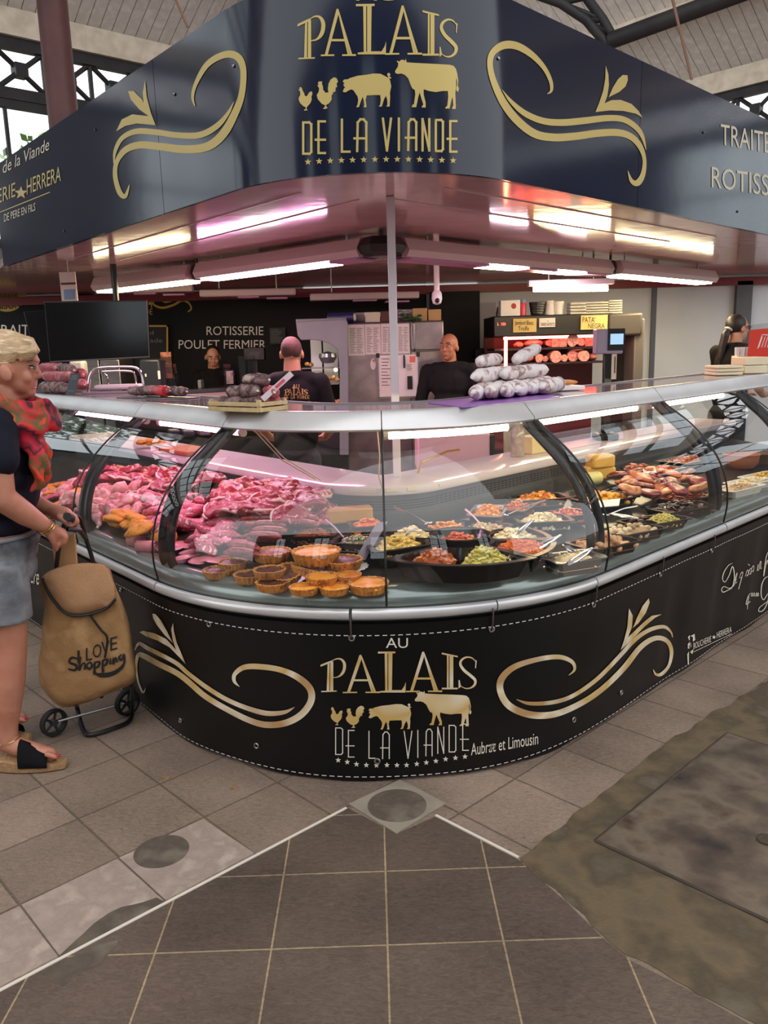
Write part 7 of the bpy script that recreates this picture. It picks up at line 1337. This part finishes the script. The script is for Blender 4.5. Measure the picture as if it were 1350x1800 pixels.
# seller with a ponytail on the right
def pony(hg, hd, Rh, k, P):
    hg.sph(hd(0, .026, .036), (.079*k, .09*k, .088*k), Rh, 20, 14); pts = [hd(0, .1, .0), hd(0, .135, -.05), hd(.01, .15, -.14), hd(.015, .16, -.24), hd(.02, .165, -.32)]
    for a, b, ra, rb in zip(pts, pts[1:], (.022, .034, .034, .026), (.034, .034, .026, .008)): hg.cap(a, b, ra*k, rb*k)
r4, s4, h4 = figure('person', 'woman with a dark ponytail and glasses in a black top behind the red leaflet', 1287, 578, 6.8, radians(118), SKIN3, BLKC, HAIRD, (((-.2, -.1, 1.12), (-.1, -.3, 1.05), (.2, -1, .1)), ((.2, -.1, 1.12), (.1, -.3, 1.05), (-.2, -1, .1))), pony, female=True, turn=radians(-6), lean=.1)
g = G(); q = h4(0, .103, -.004); a_ = (h4(0, .13, -.045)-q).normalized(); t_ = a_.orthogonal().normalized(); b_ = a_.cross(t_); g.tube([q+(t_*cos(x)+b_*sin(x))*.026 for x in [2*pi*j/16 for j in range(16)]], .009, 8, closed=True); g.obj('hair_tie', M('white_tie', (206, 206, 206), rough=.6), r4)
g = G(); 
for s in (-1, 1): g.tube([h4(s*.012, -.098, .012), h4(s*.035, -.098, .028), h4(s*.06, -.085, .012), h4(s*.035, -.096, -.006), h4(s*.012, -.098, .012)], .0028, 6); g.tube([h4(s*.06, -.085, .014), h4(s*.08, .01, .012)], .0028, 6)
g.tube([h4(-.012, -.1, .012), h4(.012, -.1, .012)], .0028, 6); g.obj('glasses', BLACKP, r4)

# ------------------------------------------------------------------ the customer on the left
YW = 2.85
def W(px, py, dy=0.0): return atY(px, py, YW+dy)
wm = thing('person', (W(5, 1350).x, YW, 0), 'blonde woman in a navy T-shirt, red scarf and grey denim shorts holding a shopping trolley', 'person')
g = G(); YR = Matrix.Rotation(0, 3, 'Z')
g.sph(W(20, 636), (.090, .074, .100), Matrix.Rotation(.15, 3, 'Y'), 24, 16); g.sph(W(38, 668), (.052, .052, .056), None, 20, 14); g.sph(W(54, 690), (.017, .022, .014)); g.cap(W(30, 690), W(52, 692), .03, .018); g.sph(W(58, 681), (.009, .018, .010)); g.sph(W(58.5, 674), (.007, .015, .006))
g.cap(W(62, 643), W(71, 659), .007, .0095); g.sph(W(68, 662), (.012, .014, .008)); g.sph(W(58, 634), (.020, .042, .010))
for s in (-1, 1): g.sph(W(46, 662, s*.034), (.022, .018, .024)); 
g.sph(W(10, 656, -.082), (.021, .012, .032), Matrix.Rotation(-.2, 3, 'Y')); g.sph(W(8, 655, .072), (.019, .010, .03))
g.cap(W(12, 690), W(4, 735), .056, .062)
# torso
for (x, y, rx, ry, rz_) in ((2, 800, .125, .17, .12), (0, 870, .115, .15, .12), (-6, 930, .125, .165, .10), (-10, 980, .13, .17, .10)): g.sph(W(x, y), (rx, ry, rz_), None, 20, 12)
# arms and hands
def limb(P, R_):
    for a, b, ra, rb in zip(P, P[1:], R_, R_[1:]): g.cap(a, b, ra, rb)
limb([W(-10, 768, -.165), W(-6, 820, -.2), W(2, 874, -.2), W(45, 904, -.13), W(84, 928, -.06)], [.058, .05, .046, .040, .026])
limb([W(-10, 768, .165), W(0, 820, .2), W(12, 866, .2), W(55, 882, .16), (W(92, 897, .12))], [.055, .048, .042, .037, .025])
# near hand closed over the grip
def finger(pts, r0=.0098, r1=.0078):
    n = len(pts)-1
    for i in range(n): g.cap(pts[i], pts[i+1], r0+(r1-r0)*i/n, r0+(r1-r0)*(i+1)/n, 10)
limb([W(84, 928, -.06), W(96, 938, -.03), W(104, 941, -.01)], [.026, .031, .030])
for j, (x, dy, l) in enumerate(((112, -.035, .9), (113, -.012, 1.0), (112, .011, .96), (109, .032, .8))): finger([W(x-6, 934+j, dy), W(x+4*l, 944+j, dy), W(x+1, 944+j+11*l, dy), W(x-7, 944+j+15*l, dy)])
finger([W(88, 940, -.07), W(95, 955, -.06), W(99, 966, -.045)], .012, .009)
# far hand laid over the grip
limb([W(92, 897, .12), W(106, 903, .10), W(115, 905, .09)], [.025, .03, .028])
for j, (x, dy, l) in enumerate(((118, .06, .9), (120, .083, 1.0), (120, .106, .95), (117, .127, .8))): finger([W(x, 901+j*.5, dy), W(x+12*l, 906+j, dy), W(x+17*l, 916+j, dy), W(x+13*l, 923+j, dy)])
finger([W(104, 909, .06), W(116, 919, .05), W(123, 925, .05)], .0115, .009)
# legs and feet
limb([W(-8, 985, -.08), W(8, 1060, -.085), W(20, 1130, -.085), W(16, 1200, -.085), W(14, 1275, -.085), W(14, 1305, -.085)], [.072, .074, .054, .056, .036, .036])
limb([W(-8, 985, .09), W(-8, 1060, .1), W(-6, 1120, .11), W(-10, 1180, .12), W(-14, 1235, .125), W(-14, 1255, .125)], [.072, .074, .054, .056, .036, .036])
limb([W(12, 1305, -.085), W(50, 1318, -.085), W(88, 1326, -.09)], [.036, .034, .026])
limb([W(-14, 1252, .125), W(10, 1256, .12), W(36, 1262, .12)], [.034, .032, .024])
for j in range(5): finger([W(86+(-3*abs(j-1)), 1326, -.125+.018*j), W(102-(3.5*abs(j-1)), 1331, -.125+.018*j)], .011-.001*j, .009-.0008*j); finger([W(34-2*abs(j-1), 1262, .085+.018*j), W(46-3*abs(j-1), 1266, .085+.018*j)], .011, .009)
wb2 = fused('body', g, SKIN1, wm, .0058, 3)
RN = M('red_nail', (190, 30, 56), rough=.2)
for j in range(5): g = G(); g.sph(W(104-(3.5*abs(j-1)), 1328, -.125+.018*j), (.007, .006, .004), nu=8, nv=6); g.obj('toenail', RN, wm)
for j in range(3): g = G(); g.sph(W(47-3*abs(j-1), 1263, .085+.018*j), (.007, .006, .004), nu=8, nv=6); g.obj('toenail', RN, wm)
# eye, brow, lips
g = G(); g.sph(W(57.5, 646, -.036), (.0085, .008, .005), nu=12, nv=8); e_ = g.obj('eye', EYEW, wm); g = G(); g.sph(W(60.5, 647, -.041), (.0055, .005, .006), nu=8, nv=6); g.obj('iris', M('blue_eye', (70, 86, 100), rough=.2), e_)
g = G(); g.tube([W(50, 643, -.046), W(57, 642.5, -.047), W(63, 645, -.042)], [.0015, .003, .0015], 6); g.obj('eyelashes', HAIRD, e_)
g = G(); g.tube([W(48, 636, -.05), W(58, 633, -.047), W(66, 636, -.032)], [.002, .0035, .002], 6); g.obj('eyebrow', M('light_brow', (140, 108, 80), rough=.7), wm)
g = G(); g.sph(W(60, 676.5), (.0075, .017, .0045), nu=10, nv=6); g.sph(W(59.5, 681.5), (.0075, .016, .005), nu=10, nv=6); g.obj('lips', M('pink_lips', (190, 96, 96), rough=.4), wm)
# hair: short cut, fringe swept to the brow
g = G(); g.sph(W(10, 624), (.098, .080, .088), Matrix.Rotation(.1, 3, 'Y'), 24, 16); g.sph(W(-14, 655), (.062, .074, .07)); R_ = random.Random(12)
for k in range(30):
    s = -1+2*k/29; a = W(22+R_.uniform(-4, 4), 588+8*abs(s), s*.055); b = W(54+R_.uniform(-2, 2), 598+4*abs(s), s*.064); c = W(68+R_.uniform(-2, 3)-8*abs(s), 616+R_.uniform(-3, 5), s*.062); g.cap(a, b, .013, .011, 8); g.cap(b, c, .011, .004, 8)
for k in range(16):
    t = k/15; a = W(4+50*t, 602+2*t, -.068+.01*t); b = W(0+62*t, 619+R_.uniform(-2, 2)-2*t, -.079+.012*t); c = W(-6+68*t+R_.uniform(-2, 2), 639-13*t+R_.uniform(-2, 4), -.077+.016*t); g.cap(a, b, .011, .010, 8); g.cap(b, c, .010, .004, 8)
cut = W(44, 646)
fused('hair', g, HAIRB, wm, .0042, 1)
g = G(); g.sph(W(6, 664, -.086), .004, nu=8, nv=6); g.obj('earring', M('gold_jewel', (206, 170, 100), rough=.2, metal=1), wm)
# T-shirt
g = G()
for (x, y, rx, ry, rz_) in ((3, 795, .130, .178, .115), (20, 838, .095, .15, .06), (2, 865, .126, .162, .115), (-4, 920, .134, .176, .06)): g.sph(W(x, y), (rx, ry, rz_), None, 22, 14)
g.cap(W(0, 742, -.1), W(0, 742, .1), .068, .068)
for s in (-1, 1): g.cap(W(-8, 762, s*.15), W(-2, 806, s*.198), .075, .066)
fused('shirt', g, M('navy_cotton', (18, 19, 30), (24, 25, 38), rough=.85, scale=12, spec=.2), wm, .0085, 4, noise_amp=.004)
# shorts
g = G(); g.sph(W(-5, 950), (.141, .185, .07)); g.sph(W(-8, 965), (.140, .184, .1)); g.sph(W(-8, 1000), (.14, .185, .1))
for s, x1 in ((-1, 8), (1, -8)): g.tube([W(-6, 990, s*.088), W(x1-4, 1050, s*.09), W(x1, 1090, s*.09)], [.098, .095, .093], 18)
DEN = M('grey_denim', (92, 94, 100), (126, 128, 132), (70, 72, 80), rough=.85, scale=7, detail=8, bump=.3, bscale=90)
sh = fused('shorts', g, DEN, wm, .0085, 2, noise_amp=.004)
g = G(); g.tube([W(-6, 937)+V((cos(t)*.137, sin(t)*.178, 0)) for t in [2*pi*j/28 for j in range(28)]], .008, 8, closed=True); g.obj('waistband', DEN, sh)
# sandals
for nm, x0, x1, y, dy in (('near', -16, 116, 0, -.09), ('far', -34, 58, 0, .12)):
    yy = YW+dy; zx = lambda px: W(px, 1330, dy).x; a, b = zx(x0), zx(x1); n = 14; g = G(); L_ = []; U_ = []
    for j in range(n+1):
        t = j/n; x = a+(b-a)*t; w_ = .040*(sin(pi*min(max(t, .04), .97))**.45)+.004*t; h = .056-.03*t+.006*max(0, t-.8)*5; L_.append((x, yy-w_, yy+w_, h))
    vs = []
    for x, y0_, y1_, h in L_: vs += [(x, y0_, .002), (x, y1_, .002), (x, y1_, h), (x, y0_, h)]
    fs = [(j*4+q, j*4+(q+1) % 4, (j+1)*4+(q+1) % 4, (j+1)*4+q) for j in range(n) for q in range(4)]+[(3, 2, 1, 0), tuple(n*4+q for q in range(4))]; g.add(vs, fs)
    so = g.obj('sandal_sole', M('espadrille_rope', (176, 138, 96), (150, 112, 74), (194, 160, 116), rough=.85, scale=60, stretch=(1, 1, 5), bump=.6, bscale=120), wm, smooth=40, bev=.006)
    g = G(); k0, k1 = (.42, .80); n = 8; vs = []
    for j in range(n+1):
        t = k0+(k1-k0)*j/n; x = a+(b-a)*t; h = .056-.03*t+(.072*(1-(t-k0)/(k1-k0))+.036*((t-k0)/(k1-k0)))
        for q in range(11): an = pi*q/10; vs.append((x, yy-cos(an)*.047, .025+sin(an)*(h-.02)))
    g.add(vs, [(j*11+q, j*11+q+1, (j+1)*11+q+1, (j+1)*11+q) for j in range(n) for q in range(10)]); o = g.obj('sandal_band', M('black_suede', (14, 13, 15), rough=.9, spec=.2), so, smooth=60); m_ = o.modifiers.new('t', 'SOLIDIFY'); m_.thickness = .005
g = G(); p = W(14, 1300, -.085); g.tube([p+V((cos(t)*.042, sin(t)*.042, .008*cos(t))) for t in [2*pi*j/24 for j in range(24)]], .0016, 6, closed=True); g.obj('anklet', M('gold_jewel'), wm)
p, q = W(78, 922, -.075), W(84, 928, -.06); d = (q-p).normalized(); t_ = d.orthogonal().normalized(); b_ = d.cross(t_)
for o_ in (0, .012): g = G(); g.tube([p+d*o_+(t_*cos(t)+b_*sin(t))*.034 for t in [2*pi*j/22 for j in range(22)]], .0022, 6, closed=True); g.obj('bracelet', M('gold_jewel'), wm)
# scarf: a loop round the neck and a long end down the chest
SCF = M('printed_scarf', (186, 20, 44), (150, 16, 46), (24, 18, 28), (200, 32, 44), (66, 84, 40), (226, 58, 34), rough=.75, scale=6, detail=3, dist=1.4, pos=[.30, .40, .46, .52, .62, .68], bump=.3, bscale=16)
g = G(); N_ = 26
for lay, (dz_, r0, r1, th) in enumerate(((0, .085, .09, .034), (18, .1, .105, .036), (-14, .07, .075, .026))):
    P = [W(12, 704+dz_)+V((cos(t)*(r0+.02+.035*(cos(t) > 0)*cos(t)), sin(t)*(r1+.025), -.055*cos(t)*(1 if cos(t) > 0 else .3)+.012*sin(3*t+lay))) for t in [2*pi*j/N_ for j in range(N_)]]
    for a, b in zip(P, P[1:]+P[:1]): g.cap(a, b, th*.8, th*.8, 8)
for (dy, off) in ((-.07, -6), (-.035, 0), (0, 3), (.035, 0), (-.085, -12)):
    P = [W(38+off, 735, dy), W(58+off, 768, dy), W(72+off, 795, dy*1.1), W(78+off, 822, dy*1.2), W(76+off*1.5, 850+abs(off), dy*1.2)]
    for a, b, ra, rb in zip(P, P[1:], (.034, .032, .026, .018), (.032, .026, .018, .010)): g.cap(a, b, ra, rb, 8)
def crease(p): return p+V((.006*sin(p.z*70+p.y*60), .004*sin(p.z*55+p.x*80), .004*sin(p.x*90+p.y*40)))
fused('scarf', g, SCF, wm, .007, 2, noise_amp=.006, post=crease)

# ------------------------------------------------------------------ shopping trolley
YT = 2.99
def Tq(px, py, dy=0.0): return atY(px, py, YT+dy)
BUR = M('burlap', (166, 128, 84), (150, 112, 70), (178, 142, 98), rough=.9, scale=10, detail=8, bump=.3, bscale=160); BLT = M('black_tube', (18, 18, 20), rough=.35)
tro = thing('shopping_trolley', (Tq(155, 1280).x, YT+.03, 0), 'burlap shopping trolley with black lettering on a black wheeled frame', 'trolley')
out = [(70, 1022), (80, 1060), (74, 1120), (69, 1180), (80, 1215), (112, 1242), (160, 1230), (205, 1212), (236, 1194), (235, 1150), (228, 1110), (214, 1060), (200, 1020), (188, 996), (150, 992), (100, 1000)]
out = catmull(out, 4, closed=True); cx, cy = 152, 1120; g = G(); rings = []
for dy, k in ((-.09, .80), (-.088, .90), (-.082, .95), (-.07, .985), (-.04, 1.005), (0, 1.01), (.04, 1.005), (.075, .99), (.095, .95), (.10, .88)): rings.append([Tq(cx+(x-cx)*k, cy+(y-cy)*k, dy) for x, y in out])
n = len(out); vs = [p for r in rings for p in r]; inner = [Tq(cx+(x-cx)*.45, cy+(y-cy)*.45, -.096) for x, y in out]; vs = inner+vs; m_ = len(rings)+1
fs = [(i*n+j, i*n+(j+1) % n, (i+1)*n+(j+1) % n, (i+1)*n+j) for i in range(m_-1) for j in range(n)]+[tuple(range(n-1, -1, -1)), tuple((m_-1)*n+j for j in range(n))]; g.add(vs, fs)
g.v = [v+noise.noise_vector(v*9)*.009 for v in g.v]; bag = g.obj('bag', BUR, tro, smooth=80)
fl = catmull([(76, 1014), (95, 1001), (128, 993), (165, 990), (186, 996), (200, 1030), (202, 1052), (186, 1068), (150, 1079), (118, 1078), (96, 1058), (82, 1036)], 4, closed=True); g = G(); cxf, cyf = 142, 1032
v0 = [Tq(x, y, -.108) for x, y in fl]; v1 = [Tq(cxf+(x-cxf)*.6, cyf+(y-cyf)*.6, -.122) for x, y in fl]; v2 = [Tq(x, y, -.09) for x, y in fl]; n = len(fl)
g.add(v2+v0+v1, [(i*n+j, i*n+(j+1) % n, (i+1)*n+(j+1) % n, (i+1)*n+j) for i in range(2) for j in range(n)]+[tuple(range(n-1, -1, -1)), tuple(2*n+j for j in range(n))]); g.v = [v+noise.noise_vector(v*12)*.004 for v in g.v]; flp = g.obj('flap', M('burlap_light', (186, 142, 104), (172, 128, 90), rough=.9, scale=10, detail=8, bump=.3, bscale=160), tro, smooth=70)
g = G(); g.tube(catmull([tuple(Tq(x, y, -.112)) for x, y in ((74, 1016), (82, 1036), (96, 1058), (118, 1079), (150, 1081), (186, 1070), (203, 1053))], 4), .0055, 8); g.obj('binding', BLT, flp)
g = G(); g.tube(catmull([tuple(Tq(x, y, -.108)) for x, y in ((158, 1080), (166, 1092), (178, 1108), (188, 1120), (187, 1142), (184, 1156))], 4), .0042, 8); g.obj('drawstring', BLT, bag)
g = G(); g.ext([Tq(x, y, .0) for x, y in ((90, 953), (131, 937), (136, 1000), (97, 1008))], (0, .012, 0)); g.obj('handle_sleeve', M('kraft_sleeve', (196, 152, 104), (184, 138, 92), rough=.8, scale=9), tro, smooth=0, bev=.004)
fb = onmesh(bag); F = Flat(); F.textbox('I', 136, 140, 1166, 24).textbox('L', 151, 162, 1162, 24, -.2).textbox('O', 163, 178, 1157, 24, -.2).textbox('V', 178, 192, 1151, 24, -.2).textbox('E', 194, 206, 1144, 24, -.25)
F.build('lettering', fb, DKINK, bag, 8)
F = Flat(); F.ribbon([(136,1158,3),(126,1156,4),(122,1164,4),(134,1170,5),(132,1178,4),(120,1176,3)]).ribbon([(142,1154,2),(139,1178,4),(144,1168,3),(149,1166,3),(149,1177,4)]).ribbon([(157,1164,2),(152,1170,4),(157,1176,4),(162,1169,4),(157,1163,3)]).ribbon([(166,1163,2),(166,1186,5),(167,1166,3),(175,1164,4),(172,1172,4),(166,1174,2)]).ribbon([(180,1160,2),(181,1182,5),(181,1162,3),(189,1160,4),(186,1168,4),(180,1170,2)]).ribbon([(194,1157,2),(194,1168,4)]).ribbon([(199,1156,2),(199,1167,4),(203,1156,3),(206,1164,4)]).ribbon([(214,1150,2),(209,1156,4),(214,1160,4),(218,1150,3),(218,1166,4),(206,1178,4),(190,1184,4),(170,1184,2)]).ribbon([(164,1180,3),(176,1188,5),(196,1186,5),(214,1174,4),(219,1162,3)])
F.build('script_lettering', fb, DKINK, bag, 8)
# frame
def Fz(px, py): return atZ(px, py, .012)
g = G(); a0_, a1_ = Tq(134, 1236, -.04), Tq(233, 1204, .0); pts = [a0_, Fz(138, 1268)+Z_*.06, Fz(146, 1286)+Z_*.012, Fz(158, 1292), Fz(200, 1280), Fz(226, 1268), Fz(233, 1258)+Z_*.02, a1_]; g.tube(catmull([tuple(p) for p in pts], 5), .0095, 10); g.obj('foot_frame', BLT, tro)
for s in (-.045, .085): g = G(); g.tube(catmull([tuple(Tq(*p, s)) for p in ((110, 1236), (98, 1160), (96, 1040), (104, 960), (116, 912))] if s < 0 else [tuple(p) for p in (Tq(178, 1226, s), Tq(178, 1100, s), Tq(166, 1000, s), Tq(152, 950, s*.9), Tq(143, 918, s*.6), Tq(136, 908, s*.4), Tq(124, 905, s*.2))], 5), .0085, 10); g.obj('stem', BLT, tro)
g = G(); g.tube([W(118, 908, -.06), W(121, 909, .0), W(126, 911, .06), W(130, 913, .13)], .0145, 12); g.obj('grip', M('black_rubber', (22, 22, 23), rough=.7), tro)
g = G(); g.tube([W(118, 930, .02), W(140, 932, .06), Tq(150, 946, .0)], .009, 10); g.obj('cross_bar', BLT, tro)
for (px, py, dy, lb) in ((93, 1257, .03, 1), (222, 1216, .2, 0)):
    c = Tq(px, py, dy); c.z = .058; ax = V((.78, -.62, 0)).normalized(); t_ = V((-ax.y, ax.x, 0)); g = G(); RW = .056
    def ring(r, o): return [c+ax*o+(t_*cos(t)+Z_*sin(t))*r for t in [2*pi*j/32 for j in range(32)]]
    prof = [(RW*.78, -.014), (RW*.95, -.014), (RW, -.008), (RW, .008), (RW*.95, .014), (RW*.78, .014)]; vs = [p for r, o in prof for p in ring(r, o)]; g.add(vs, [(i*32+j, i*32+(j+1) % 32, ((i+1) % 6)*32+(j+1) % 32, ((i+1) % 6)*32+j) for i in range(6) for j in range(32)]); w_ = g.obj('wheel', M('black_rubber'), tro, smooth=40)
    g = G(); g.cyl(c-ax*.012, c+ax*.012, .014, n=16)
    for j in range(5): a_ = 2*pi*j/5; d = t_*cos(a_)+Z_*sin(a_); g.tube([c+d*.01, c+d*RW*.8], .006, 6)
    g.obj('spokes', M('dark_grey_plastic', (46, 46, 50), rough=.5), w_)
g = G(); c1, c2 = Tq(93, 1257, .03), Tq(222, 1216, .2); c1.z = c2.z = .058; g.cyl(c1, c2, .006, n=8); g.obj('axle', STEEL, tro)
